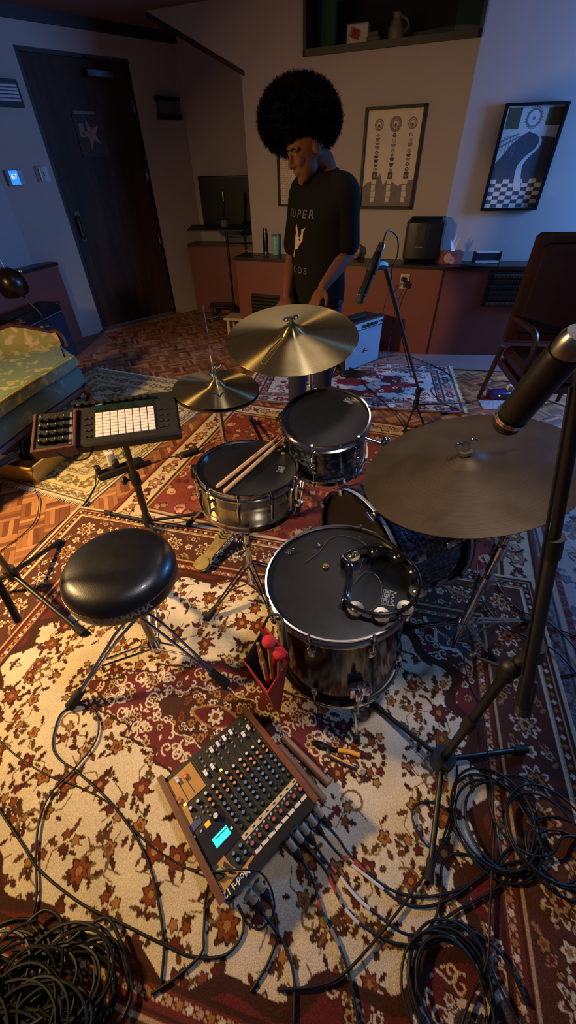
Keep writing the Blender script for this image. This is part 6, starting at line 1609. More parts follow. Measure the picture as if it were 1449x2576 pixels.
pts = [B[0]+Vector((.05, .0, .46)), B[0]+Vector((.03, .0, .56)), B[1]+Vector((.02, 0, .68)), B[2]+Vector((.02, .0, .76)), B[3]+Vector((0, 0, .80)), B[4]+Vector((0, 0, .83))]
pts = [B[0]+Vector((.055, -.01, .45)), B[0]+Vector((.045, .0, .52)), B[0]+Vector((.015, .0, .565))]+[B[i]+Vector((.0, 0, hts[i]+.005)) for i in range(1, n)]
MB().tube(spline(pts, 3), .018, 8).build('carved_trim', carved, so, world=True)

# ------------------------------------------------------------- big blue-black amplifier
av = PW(195, 888, (-2.19, 4.25, 0), (1, 0))
am0 = Vector((-2.215, 4.33, .0)); top_z = .66
# front face from the right bottom corner, going along the cabinet
Wa, Da = .62, .22
corner = P(197, 890, .02); hzt = ZA(150, 757, corner)
fd = P(0, 825, hzt)-P(148, 757, hzt); fd.z = 0; fd.normalize()
am_n = Vector((-fd.y, fd.x, 0)); am_n = am_n if am_n.x < 0 else -am_n
amp = thing('bass_amplifier', 'large blue-black combo amplifier with a control panel and reddish lettering, behind the sofa', 'amplifier', (corner.x, corner.y, .012), basis(fd, am_n*1 if False else am_n, (0, 0, 1)))
det = basis(fd, am_n, (0, 0, 1)).determinant()
if det < 0: amp.matrix_basis = Matrix.Translation((corner.x, corner.y, .012)) @ basis(-fd, am_n, (0, 0, 1)).to_4x4(); sgn = -1
else: sgn = 1
Ha = hzt-.012
MB().box((sgn*Wa/2, Da/2, Ha*.42), (Wa, Da, Ha*.84), bev=.015).build('cabinet', mat('blue_black_tolex', (16, 22, 40), .6, bump=.5, bscale=700), amp)
MB().box((sgn*Wa/2, -.004, Ha*.42), (Wa-.06, .012, Ha*.78)).build('grille_cloth', mat('navy_grille_cloth', (22, 34, 62), .8, bump=.6, bscale=900), amp, smooth=False)
MB().box((sgn*Wa/2, Da/2, Ha*.92), (Wa, Da, Ha*.16), bev=.012).build('head_section', mat('black_tolex', (14, 14, 22), .6, bump=.4), amp)
MB().box((sgn*Wa/2, -.006, Ha*.845), (Wa-.02, .008, .010)).build('silver_piping', mat('dull_silver', (120, 124, 140), .4, .5), amp, smooth=False)
MB().box((sgn*Wa/2, -.003, Ha*.92), (Wa-.08, .01, Ha*.11)).build('control_panel', mat('dark_panel', (22, 20, 30), .4), amp, smooth=False)
for (px, py, txt, sz) in ((40, 793, 'PEAVEY', .032), (82, 768, 'BASS AMP', .022)):
    pp = chain(amp).inverted()@PW(px, py, corner, am_n); tx = text_mesh(txt, sz, .0003, 1.5, 1.1); tx.xf(Matrix.Translation((pp.x, -.0095, Ha*.92+(.012 if px < 60 else -.01))) @ Matrix.Rotation(PI/2, 4, 'X')); tx.build('red_lettering', mat('red_lettering_%d' % px, (190, 96, 100), .5), amp, smooth=False) if px < 60 else None
for k in range(7): MB().cyl((sgn*(.12+k*.1), -.025, Ha*.93), (sgn*(.12+k*.1), -.006, Ha*.93), .011, n=12).build('knob', black_plastic, amp)
MB().box((sgn*.5, Da/2, Ha+.010), (.35, .12, .02), bev=.008).build('carry_handle', rubber, amp)
for x in (.02, Wa-.02): MB().box((sgn*x, .015, Ha-.012), (.045, .045, .03), bev=.006).build('metal_corner', steel, amp)
# lamp head in front of the left cabinet
lc = PD(24, 706, 4.15); lb = Vector((lc.x+.12, lc.y-.0, amp.location.z+Ha+.002))
lp_ = thing('reflector_lamp', 'dark brown round lamp head on a thin stem above the large amplifier', 'lamp', (lb.x, lb.y, lb.z))
MB().cyl((lb.x, lb.y, lb.z), (lb.x, lb.y, lb.z+.015), .06, .055, 24).build('base', black_metal, lp_, world=True)
MB().tube(spline([(lb.x, lb.y, lb.z+.01), (lb.x+.01, lb.y, lb.z+.1), tuple(lc+Vector((.02, 0, -.06))), tuple(lc)], 6), .007).build('stem', black_metal, lp_, world=True)
MB().lathe([(.0005, .09), (.04, .085), (.085, .05), (.105, 0), (.11, -.05), (.10, -.09), (.0005, -.085)], 32, lc, Matrix.Rotation(.25, 3, 'X')).build('shade', mat('dark_bronze_shade', (40, 28, 26), .3, .5), lp_, world=True)
m = MB(); m.cyl(lc+Vector((0, 0, .085)), lc+Vector((-.004, 0, .15)), .006, .003); m.sphere(lc+Vector((.11, 0, .06)), .016); m.build('finial', steel, lp_, world=True)

# ------------------------------------------------------------- screen and soundbar in the alcove
scr0, scr1 = P(512, 567, .86), P(640, 572, .86)
al_d = dd_; al_n = nn_
so_ = a0f+nn_*.09
def onA(x, y): return PW(x, y, so_, nn_)
q0, q1_, q2_ = onA(513, 568), onA(486, 444), onA(632, 438)
w_ = 1.0; 
tv = thing('television', 'large dark switched-off screen standing in the alcove', 'television', Vector((q0.x, q0.y, q0.z)), basis(al_d, al_n, (0, 0, 1)))
hT = q1_.z-q0.z; wT = .98
MB().box((wT/2, .02, hT/2), (wT, .04, hT), bev=.006).build('bezel', black_plastic, tv)
MB().box((wT/2, -.003, hT/2), (wT-.03, .008, hT-.03)).build('screen', mat('dark_olive_glass_screen', (16, 12, 6), .4, rvar=0, spec=.15), tv, smooth=False)
m = MB(); m.box((wT/2, .03, -.03), (.06, .03, .06)); m.box((wT/2, .03, -(q0.z-.79)+.006), (.36, .16, .012)); m.cyl((wT/2, .03, -(q0.z-.79)+.01), (wT/2, .03, 0), .02); m.build('table_stand', black_plastic, tv)
sb0 = onA(576, 578); sbx = (sb0-q0).dot(al_d)
t = thing('soundbar', 'thin silver-topped bar below the dark screen', 'speaker', Vector((q0.x, q0.y, .791))+al_d*(sbx)-al_n*.06, basis(al_d, al_n, (0, 0, 1)))
MB().box((.3, 0, .035), (.6, .07, .06), bev=.01).build('body', mat('grey_body', (88, 80, 78), .5), t); MB().box((.3, -.02, .068), (.6, .03, .006), bev=.002).build('silver_top_edge', steel, t)
# stand with clamp-on tray in front of the alcove
sp0 = P(592, 806, .03); sx_ = thing('music_stand', 'dark music stand with a flat tray in front of the alcove cabinet', 'stand', (sp0.x, sp0.y, 0))
tz = ZA(574, 575, sp0)
MB().cyl((sp0.x, sp0.y, .05), (sp0.x, sp0.y, tz), .014).build('pole', black_metal, sx_, world=True)
for fx, fy in ((528, 812), (600, 835), (655, 800)):
    f = P(fx, fy, .012); lg = MB().tube([(sp0.x, sp0.y, .10), tuple(f+Vector((0, 0, .05))), tuple(f)], .012, 8).build('leg', black_metal, sx_, world=True)
pt = Vector((sp0.x, sp0.y, tz)); 
MB().box(pt+Vector((-.1, 0, .01)), (.62, .26, .015), Matrix.Rotation(.10, 3, 'X') @ rotz(-.1)).build('tray', black_metal, sx_, world=True, smooth=False)
MB().box(pt+Vector((.0, .0, .05)), (.1, .06, .08), bev=.01).build('bracket', black_metal, sx_, world=True)
m = MB(); cp = PD(562, 497, (pt-Vector((0, 0, CAM_H))).length); m.cyl(pt+Vector((-.03, 0, .02)), cp, .014); m.sphere(cp, .03, sc=(.7, .7, 2.2)); m.build('upright_clip', black_plastic, sx_, world=True)
MB().cyl(cp+Vector((0, -.03, -.03)), cp+Vector((0, -.03, .05)), .008).build('brass_tip', mat('bright_brass', (230, 210, 90), .25, 1.0), sx_, world=True)
# small dark cart foot shape
kf = P(548, 800, .0); t = thing('foot_stool', 'small low dark stool at the foot of the alcove cabinet', 'stool', (kf.x, kf.y, 0))
MB().box((kf.x+.05, kf.y+.10, .13), (.30, .2, .03), bev=.01).build('top', chair_wood, t, world=True)
for a in (-.08, .18):
    for b2 in (.03, .17): MB().box((kf.x+a, kf.y+b2, .06), (.03, .03, .12)).build('leg', chair_wood, t, world=True, smooth=False)
# pale stool left of the golden cymbal
wp_ = P(580, 842, 0); t = thing('step_stool', 'small cream step stool left of the golden cymbal', 'stool', (wp_.x+.12, wp_.y+.05, 0))
cm = mat('cream_painted_wood', (196, 168, 132), .6)
zst = .17; MB().box((wp_.x+.13, wp_.y+.08, zst), (.34, .24, .03), rotz(-.3), bev=.008).build('top', cm, t, world=True)
for a, b2 in ((-.01, .0), (.24, -.07), (.04, .18), (.28, .1)): MB().box((wp_.x+a, wp_.y+b2+.02, zst/2), (.035, .035, zst), rotz(-.3)).build('leg', cm, t, world=True, smooth=False)

# ------------------------------------------------------------- small amplifier
g0, g1 = P(862, 938, .02), P(950, 903, .02); gd = (g1-g0); Wg = .50; gd.normalize(); gn = Vector((-gd.y, gd.x, 0)); gn = gn if gn.y > 0 else -gn
hz = ZA(957, 792, g1); O = g1-gd*Wg; Rg = basis(gd, gn, (0, 0, 1))
ga = thing('guitar_amplifier', 'small silver-faced guitar amplifier with black knobs on the fringed rug', 'amplifier', (O.x, O.y, .0195), Rg); hz -= .0195
MB().box((Wg/2, .11, hz/2), (Wg, .22, hz), bev=.01).build('cabinet', mat('dark_tolex', (18, 17, 20), .6, bump=.5), ga)
MB().box((Wg/2, -.004, hz*.42), (Wg-.03, .012, hz*.80)).build('grille_cloth', mat('silver_blue_grille', (138, 150, 168), .6, var=.15, scale=200, bump=.5, bscale=900), ga, smooth=False)
MB().box((Wg/2, -.005, hz*.91), (Wg-.03, .012, hz*.13)).build('silver_panel', mat('silver_panel', (176, 200, 214), .3, .4), ga, smooth=False)
for k in range(4): MB().cyl((Wg-.12-k*.055, -.03, hz*.91), (Wg-.12-k*.055, -.011, hz*.91), .015, n=14).build('knob', black_plastic, ga)
MB().cyl((Wg-.035, -.02, hz*.91), (Wg-.035, -.011, hz*.91), .010, n=12).build('jewel_light', black_plastic, ga)
MB().box((Wg-.01, -.004, hz*.95), (.02, .02, hz*.09), bev=.004).build('metal_corner', steel, ga)
MB().box((Wg/2, .10, hz+.012), (.2, .06, .02), bev=.008).build('carry_handle', rubber, ga)
for x in (.04, Wg-.04): MB().cyl((x, .05, -.0), (x, .05, .012), .012).build('foot', rubber, ga)
MB().tube(spline([(Wg-.105, -.013, hz*.915), (Wg-.095, -.013, hz*.93), (Wg-.085, -.013, hz*.91), (Wg-.072, -.013, hz*.928), (Wg-.06, -.013, hz*.915)], 4), .0022, 6).build('script_emblem', slot, ga)
# microphone in front of the amplifier
ma, mb_ = PD(893, 872, (g1-Vector((0, 0, CAM_H))).length-.22), PD(924, 881, (g1-Vector((0, 0, CAM_H))).length-.24)
t = thing('dynamic_microphone', 'short black microphone on an arm in front of the silver amplifier', 'microphone', ma, frame(mb_-ma)); Lx = (mb_-ma).length
MB().lathe([(.0005, -.01), (.02, -.008), (.024, .01), (.02, .03), (.014, .035), (.012, Lx*.8), (.0005, Lx*.8)], 20).build('body', black_plastic, t); MB().cyl((0, 0, Lx*.8), (0, 0, Lx), .011).build('connector', steel, t)
sbx_ = P(846, 935, .02); t = thing('microphone_stand', 'low chrome and black microphone stand beside the silver amplifier', 'stand', (sbx_.x, sbx_.y, .0195))
tripod(t, (sbx_.x, sbx_.y, 0), .10, [sbx_+Vector((.16, .02, .01)), sbx_+Vector((-.1, .12, .01)), sbx_+Vector((-.06, -.14, .01))], 0, .008, .01, (sbx_.x, sbx_.y, .34), .02, chrome)
MB().cyl((sbx_.x, sbx_.y, .34), (ma+mb_)/2, .007).build('arm', black_metal, t, world=True)

# ------------------------------------------------------------- things on the counter
def onC(x, y, z=zt): return P(x, y, z)
def bottle(label, px, name, r, h, prof, mt, parts=()):
    c = onC(*px); c += Vector((0, 0, .0)); t = thing(name, label, name.split('_')[-1], c)
    MB().lathe(prof, 28).build('body', mt, t); return t
c = onC(670, 636); navyb = mat('navy_steel_bottle', (22, 32, 60), .3, .3)
t = bottle('tall navy water bottle with a loop handle on the counter', (671, 636), 'water_bottle', .035, .26, [(.0005, 0), (.036, 0), (.038, .01), (.038, .17), (.034, .185), (.0005, .185)], navyb)
MB().ring((0, 0, .19), .034, .006, .012, 28).build('steel_ring', steel, t); MB().cyl((0, 0, .19), (0, 0, .225), .034, .030, 24).build('lid', navyb, t); m = MB(); m.tube(spline([(-.026, 0, .22), (-.026, 0, .265), (0, 0, .285), (.026, 0, .265), (.026, 0, .22)], 6), .008, 8); m.build('loop_handle', navyb, t)
MB().ring((0, 0, .008), .036, .006, .014, 28).build('steel_base_ring', steel, t)
t = bottle('mint green tumbler beside the navy bottle', (694, 640), 'drinking_tumbler', .035, .15, [(.0005, 0), (.034, 0), (.042, .16), (.040, .165), (.0005, .16)], mat('mint_enamel', (132, 176, 160), .4))
MB().cyl((0, 0, .16), (0, 0, .178), .042, .038, 24).build('lid', mat('clear_grey_lid', (90, 90, 92), .2), t)
# paper and keys
c = onC(642, 630); t = thing('paper_sheet', 'loose pale paper at the left end of the counter', 'paper', c); MB().box((0, 0, .002), (.2, .12, .003), rotz(.5)).build('sheet', paper_w, t, smooth=False)
c = onC(655, 642); t = thing('key_ring', 'small bunch of keys at the left end of the counter', 'keys', c); m = MB(); m.torus((0, 0, .004), .018, .002, 20, 6); t2 = m.build('ring', steel, t)
for k in range(3): MB().box((-.02-.01*k, .012*k-.012, .004), (.05, .012, .003), rotz(.4*k)).build('key', steel, t, smooth=False)
# crumpled white thing right of the person
c = onC(892, 650); t = thing('paper_ball', 'crumpled cream paper bag just right of the person on the counter', 'paper', c); m = MB(); R = random.Random(6)
b = MB().sphere((0, 0, .055), .06, 20, 12); b.v = [v*(1+R.uniform(-.13, .13)) for v in b.v]; b.v = [Vector((v.x, v.y, max(0, v.z))) for v in b.v]; b.build('crumpled_paper', mat('cream_crumpled_paper', (170, 150, 132), .8), t, ang=10)
# black box speaker / printer
e0, e1 = onC(1008, 660), onC(1101, 664); ed = (e1-e0).normalized(); en = Vector((-ed.y, ed.x, 0)); We = (e1-e0).length; he = PW(1012, 548, e0, en).z-zt
t = thing('air_purifier', 'tall black rounded appliance on the counter between the prints', 'appliance', e0, basis(ed, en, (0, 0, 1)))
MB().box((We/2, .085, he/2), (We, .17, he), bev=.035).build('housing', mat('black_semi_gloss', (20, 19, 22), .3, coat=.3), t)
MB().box((We/2, .085, he+.002), (We*.8, .12, .006), bev=.002).build('top_grille', black_plastic, t)
MB().box((We*.42, -.001, he*.68), (We*.22, .004, he*.34)).build('dark_inset', black_plastic, t, smooth=False)
MB().box((We*.42, -.002, he*.37), (We*.2, .004, .006)).build('silver_badge', steel, t, smooth=False)
# tissue box
e0, e1 = onC(1104, 668), onC(1172, 668); e1 = onC(1168, 669); ed = D2c; en = nf2; We = .19; e0 = onC(1106, 667)
t = thing('tissue_box', 'tissue box with a red and cream flower print, a tissue sticking up', 'tissue box', e0, basis(ed, en, (0, 0, 1)))
MB().box((We/2, .06, .05), (We, .11, .10), bev=.003).build('carton', mat('dark_red_print_card', (120, 66, 56), .6, var=.35, scale=14), t)
m = MB(); disc(m, .06, .055, .035, y=.004); disc(m, .10, .03, .022, y=.004); disc(m, .10, .05, .014, y=.0038); m.build('flower_print', mat('cream_pink_print', (196, 140, 118), .6), t, smooth=False)
b = MB(); R = random.Random(9)
b.add([Vector((.09, .05, .1)), Vector((.12, .06, .1)), Vector((.145, .055, .20)), Vector((.115, .07, .165)), Vector((.105, .05, .225)), Vector((.085, .06, .16)), Vector((.06, .05, .195))], [(0, 1, 3), (1, 2, 3), (0, 3, 5), (3, 4, 5), (0, 5, 6)])
o = b.build('tissue', mat('white_tissue', (200, 206, 220), .9), t, smooth=False); mo = o.modifiers.new('thick', 'SOLIDIFY'); mo.thickness = .002
# small black rack device
e0 = onC(1192, 664); t = thing('card_reader', 'small black and white frame-like box right of the tissue box', 'box', e0+Vector((0, 0, 0)), basis(ed, en, (0, 0, 1)))
m = MB(); m.box((.0, .04, .045), (.012, .07, .09)); m.box((.22, .04, .045), (.012, .07, .09)); m.build('side_frames', black_plastic, t, smooth=False)
MB().box((.11, .04, .05), (.21, .06, .05)).build('dark_body', mat('slate_body', (30, 36, 56), .5), t, smooth=False); MB().box((.11, .03, .015), (.21, .06, .02)).build('white_base', white_paint, t, smooth=False); MB().box((.11, .04, .084), (.21, .06, .008)).build('white_top', white_paint, t, smooth=False)
e0 = onC(1165, 672); t = thing('soft_case', 'flat black pouch lying on the counter in front of the tissue box', 'pouch', e0+ed*.1+en*.03); b = MB().sphere((0, 0, .012), .012, 24, 8, rotz(-.1), (11, 4, 1)); b.build('pouch', rubber, t)

# ------------------------------------------------------------- dark red chair at right
leather = mat('oxblood_leather', (34, 9, 14), .4, var=.1, bump=.25, bscale=150, coat=.2)
cb = P(1290, 935, 0); chd = V2(-8); chn = Vector((-chd.y, chd.x, 0))
def onCh(x, y): return PW(x, y, (1.55, 2.95, 0), chn)
bl0, bl1 = onCh(1330, 590), onCh(1282, 800)
ch_ = thing('armchair', 'dark oxblood leather chair with wooden frame at the right photo edge', 'chair', (bl1.x, bl1.y, 0), basis(chd, chn, (0, 0, 1)))
zt_ = bl0.z; zs_ = .47; Wc_ = .62
MB().box((Wc_/2, .0, (zt_+zs_)/2+.02), (Wc_, .05, zt_-zs_-.02), bev=.02).build('back_frame', chair_wood, ch_)
MB().box((Wc_/2, -.03, (zt_+zs_)/2+.03), (Wc_-.1, .05, zt_-zs_-.14), bev=.022).build('back_pad', leather, ch_)
MB().box((Wc_/2, -.27, zs_-.03), (Wc_-.04, .50, .10), bev=.03).build('seat', leather, ch_)
MB().box((Wc_/2, -.27, zs_-.10), (Wc_-.02, .5, .05)).build('seat_rail', chair_wood, ch_, smooth=False)
for x in (.02, Wc_-.02):
    MB().cyl((x, .0, zs_), (x-.02 if x < .3 else x+.02, .10, .012), .022, .016, 10).build('leg', chair_wood, ch_)
    MB().cyl((x, -.50, zs_-.1), (x, -.52, .0), .022, .014, 10).build('leg', chair_wood, ch_)
    MB().tube(spline([(x, -.02, zs_+.2), (x, -.25, zs_+.22), (x, -.46, zs_+.2), (x, -.5, zs_)], 6), .018, 8).build('arm', chair_wood, ch_)
for k in range(9): MB().sphere((.045, -.056, zs_+.1+k*.055), .006, 8, 5).build('brass_tack', mat('dull_tack_%d' % k, (120, 90, 60), .35, .9), ch_) if k < 0 else None

# floor clutter at the far right
for (x, y, nm, lab, c, dims, rz_) in ((1288, 945+48, 'adapter_box', 'small purple box with a lit spot on the floor at right, among cables', (52, 30, 88), (.12, .09, .05), .1),):
    p = P(1250, 1000, 0); t = thing(nm, lab, 'box', p, rotz(rz_)); MB().box((0, 0, .03), (.16, .10, .06), bev=.008).build('housing', mat('purple_housing', c, .3), t); MB().cyl((-.02, -.052, .04), (-.02, -.05, .04), .006).build('lit_led', mat('led_yellow', (250, 230, 150), .3, emit=(250, 230, 150), es=2), t)
p = P(1292, 982, 0); t = thing('plug_adapter', 'white plug block on the floor beside the purple box', 'plug', p, rotz(.4)); MB().box((0, 0, .025), (.12, .07, .05), bev=.006).build('block', white_plastic, t); MB().box((.09, 0, .02), (.05, .03, .03), bev=.004).build('plug', black_plastic, t)
p = P(1222, 966, 0); t = thing('plug_adapter', 'dull white adapter near the pink strip, left of the purple box', 'plug', p, rotz(1.4)); MB().box((0, 0, .02), (.08, .05, .04), bev=.006).build('block', mat('dull_white_block', (150, 140, 136), .6), t)
p = P(1245, 1028, 0); t = thing('tassel_mat', 'scrap of white fringed mat on the floor beyond the big brown cymbal', 'mat', p); MB().box((.12, .04, .004), (.42, .16, .006), rotz(-.12)).build('weave', mat('grey_white_weave', (150, 146, 150), .9, var=.4, scale=60), t, smooth=False)
fz_ = .005
cable('power_cable', 'thin black cable curving over the white adapter at far right', [(1215, 965), (1260, 958), (1310, 968), (1360, 1000), (1449, 1030), (1500, 1050)], .0035, z=fz_)
cable('audio_cable', 'black cable wandering over the fringed rug towards the chair', [(955, 900), (1010, 893), (1070, 912), (1120, 935), (1135, 955), (1085, 978), (1110, 1010), (1140, 1025), (1170, 1040)], .0035, z=.022)
cable('audio_cable', 'thin black cable crossing the fringed rug below the silver amplifier', [(870, 938), (900, 945), (925, 975), (965, 1010), (1000, 1050), (1015, 1075)], .003, z=.022)
cable('audio_cable', 'thin black cable hanging from the wall outlet to the floor', [tuple(PW(1018, 722, L-nf*.05, nf)), tuple(PW(1000, 760, L-nf*.06, nf)), tuple(PW(985, 830, L-nf*.06, nf)), tuple(P(975, 905, .02)), tuple(P(1010, 900, .02))], .003, raw=True)
cable('audio_cable', 'thin black cable from the amplifier top up to the outlet', [tuple(g1+Vector((0, .05, .38))), tuple(PW(975, 745, L-nf*.1, nf)), tuple(PW(990, 725, L-nf*.05, nf)), tuple(PW(1014, 712, L-nf*.05, nf))], .003, raw=True)
t = thing('coiled_cable', 'bundle of black cable lying at the left foot of the silver amplifier', 'cable', P(888, 945, .02)); cc = P(888, 946, .024); pts = []
for k in range(50): a = k*.62; pts.append(Vector((cc.x+.12*math.cos(a)*(1+.06*math.sin(k)), cc.y+.05*math.sin(a), .024+.0008*k)))
MB().tube(spline(pts, 3), .004, 6).build('loops', cable_black, t, world=True)

# ------------------------------------------------------------- yellow bin, power strip, boxes on the left
yb = mat('mustard_plastic', (186, 150, 62), .55, var=.06)
o = P(97, 1214, .006); r1_ = P(170, 1152, .006); l1_ = P(-60, 1185, .006)
dx = (r1_-o).normalized(); dx = Vector((dx.x, dx.y, 0)).normalized(); dy = Vector((-dx.y, dx.x, 0))
bn = thing('storage_bin', 'mustard yellow open plastic bin full of dark gear on the cream rug', 'bin', o, basis(dx, dy, (0, 0, 1)))
Lb, Wb, Hb = .34, .40, .125
m = MB()
def wallq(a, b_, h):  # outer wall with thickness
    pass
for (x0, y0, x1, y1) in ((0, 0, Lb, 0), (Lb, 0, Lb, Wb), (Lb, Wb, 0, Wb), (0, Wb, 0, 0)):
    a, b_ = Vector((x0, y0, 0)), Vector((x1, y1, 0)); c = Vector((Lb/2, Wb/2, 0)); e = 1.12
    A0, B0_ = c+(a-c), c+(b_-c); A1_, B1q = c+(a-c)*e+Vector((0, 0, Hb)), c+(b_-c)*e+Vector((0, 0, Hb)); i = .97
    m.add([A0, B0_, B1q, A1_, c+(a-c)*i, c+(b_-c)*i, c+(b_-c)*e*i+Vector((0, 0, Hb)), c+(a-c)*e*i+Vector((0, 0, Hb))], [(0, 1, 2, 3), (7, 6, 5, 4), (3, 2, 6, 7), (0, 4, 5, 1)])
m.box((Lb/2, Wb/2, .003), (Lb, Wb, .006)); m.build('tub', yb, bn, smooth=False)
c = Vector((Lb/2, Wb/2, Hb)); m = MB()
rim = [c+Vector((sx*Lb/2*1.14, sy*Wb/2*1.14, 0)) for sx, sy in ((-1, -1), (1, -1), (1, 1), (-1, 1))]
for k in range(4): m.tube([rim[k], rim[(k+1) % 4]], .008, 8)
m.build('rim', yb, bn)
Mbn = chain(bn)
def inbin(name, label, cat, loc, size, mt, rz_=0, bev=.01):
    t = thing(name, label, cat, Mbn@Vector(loc), Mbn.to_3x3()@rotz(rz_)); MB().box((0, 0, size[2]/2), size, bev=bev).build('body', mt, t); return t
inbin('power_adapter', 'black adapter brick on top of the gear in the yellow bin', 'adapter', (.28, .10, .06), (.12, .09, .06), black_plastic, .4)
t = inbin('headphones', 'dark headphones resting in the yellow bin', 'headphones', (.13, .14, .07), (.05, .09, .07), rubber, .2, .02); MB().torus((.05, 0, .06), .075, .009, 32, 8, Matrix.Rotation(PI/2, 3, 'X')).build('headband', black_plastic, t)
t = thing('cable_reel', 'pale round reel showing between dark gear in the yellow bin', 'reel', Mbn@Vector((.12, .27, .08))); MB().cyl((0, 0, 0), (0, 0, .05), .075, n=28).build('reel', mat('pale_grey_plastic', (150, 144, 130), .5), t)
inbin('camera_bag', 'olive black pouch filling the back of the yellow bin', 'bag', (.25, .33, .02), (.18, .12, .11), mat('olive_black_canvas', (36, 34, 24), .8), .1, .03)
inbin('effects_pedal', 'black effects pedal standing in the left of the yellow bin', 'pedal', (.04, .30, .02), (.1, .1, .10), dark_grey, .3)
# power strip with adapter
a, b_ = P(245, 1200, .03), P(345, 1165, .03); d = (b_-a).normalized(); 
psx_ = thing('power_strip', 'black power strip with two plugs at the edge of the cream rug', 'power strip', (a.x, a.y, .008), basis(d, Vector((-d.y, d.x, 0)), (0, 0, 1)))
Lp = (b_-a).length+.04; MB().box((Lp/2, 0, .025), (Lp, .065, .045), bev=.008).build('housing', black_plastic, psx_)
for k in range(5): MB().box((.05+k*(Lp-.08)/4.5, 0, .0485), (.03, .03, .002)).build('socket', dark_grey, psx_, smooth=False)
for x in (.02, Lp*.45): MB().box((x, 0, .075), (.035, .04, .05), bev=.008).build('plug', black_plastic, psx_)
c = PD(284, 1160, 2.2); c = P(283, 1162, .08)
ta = thing('wall_adapter', 'cream white power adapter standing in the power strip', 'adapter', c, basis(d, Vector((-d.y, d.x, 0)), (0, 0, 1))); MB().box((0, 0, .035), (.05, .05, .085), bev=.006).build('housing', white_plastic, ta); MB().box((0, 0, -.014), (.02, .02, .016)).build('prongs', steel, ta, smooth=False)
cable('power_cable', 'thin black cable looping up from the white adapter', [tuple(c+Vector((0, 0, .075))), tuple(c+Vector((-.02, .02, .15))), tuple(c+Vector((.04, .02, .18))), tuple(c+Vector((.09, 0, .12))), tuple(c+Vector((.10, -.02, .03)))], .002, raw=True)
cable('power_cable', 'black mains cable from the power strip running down to the left edge', [(241, 1196, .03), (238, 1225, .01), (205, 1275, .012), (150, 1318, .008), (100, 1365, .008), (40, 1430, .008), (-20, 1490, .008)], .0032)
cable('power_cable', 'second black cable beside the mains cable at the edge of the large rug', [(225, 1262, .012), (180, 1310, .012), (120, 1352, .012), (90, 1385, .012), (60, 1420, .012)], .004)
cable('audio_cable', 'thin black cable falling from the yellow bin across the cream rug', [(80, 1172, .18), (82, 1195, .17), (88, 1230, .03), (98, 1262, .012), (88, 1310, .012), (50, 1350, .006), (-20, 1400, .006)], .0026)
cable('audio_cable', 'cable with an inline plug running from the power strip to the hi-hat stand', [(330, 1178, .02), (380, 1165, .01), (430, 1150, .016), (470, 1140, .03), (510, 1122, .03), (545, 1100, .05)], .0032)
a, b_ = P(455, 1146, .034), P(500, 1130, .034); t = thing('inline_connector', 'chunky black inline connector on the floor left of the hi-hat stand', 'connector', a, frame(b_-a)); MB().lathe([(.0005, 0), (.012, .0), (.02, .01), (.02, (b_-a).length*.9), (.008, (b_-a).length), (.0005, (b_-a).length)], 16).build('body', rubber, t)
# black thin stand leg between hi-hat and tom
# left foreground stand
hb3 = P(28, 1442, .14); ls_ = thing('microphone_stand', 'black tripod stand cut by the left photo edge beside the stool', 'stand', (hb3.x, hb3.y, RZ-.01))
tripod(ls_, hb3, .14, [P(205, 1590, RZ+.012), P(148, 1364, RZ+.012), P(-90, 1500, RZ+.012)], 0, .011, .0125, PD(-60, 1330, 1.55), .026)
# dark flat tray above the bin at the left edge
a = PD(42, 1150, 1.42); b_ = PD(0, 1176, 1.38); c = PD(-90, 1050, 1.45)
tr_ = thing('equipment_tray', 'dark flat tray corner entering at the left edge above the yellow bin', 'tray', b_)
ax = (a-b_).normalized(); ay = Vector((0, 0, 1)).cross(ax).normalized(); az = ax.cross(ay)
Rt_ = basis(ax, ay, az); tr_.matrix_basis = Matrix.Translation(a) @ Rt_.to_4x4()
MB().box((-.15, .03, 0), (.30, .06, .014), bev=.004).build('tray', mat('brown_black_tray', (32, 25, 22), .5), tr_)
MB().box((-.15, .004, .008), (.30, .008, .02), bev=.002).build('lip', black_metal, tr_)
MB().cyl((-.2, .03, -.008), (-.24, .0, -.45), .011).build('support_pole', black_metal, tr_)
# another short black stand leg near the snare
k0, k1 = P(630, 1052, .30), P(658, 1108, .05); t = thing('folded_umbrella_stand', 'thick black tube leaning behind the snare drum on the red rug', 'tube', (k1.x, k1.y, .012)); MB().cyl(k0, k1, .014, .012).build('tube', black_metal, t, world=True); MB().sphere(k0, .016).build('end_cap', rubber, t, world=True)
t['label'] = 'thick black tube leaning behind the snare drum on the red rug'; t.name = 'stand_leg_tube'
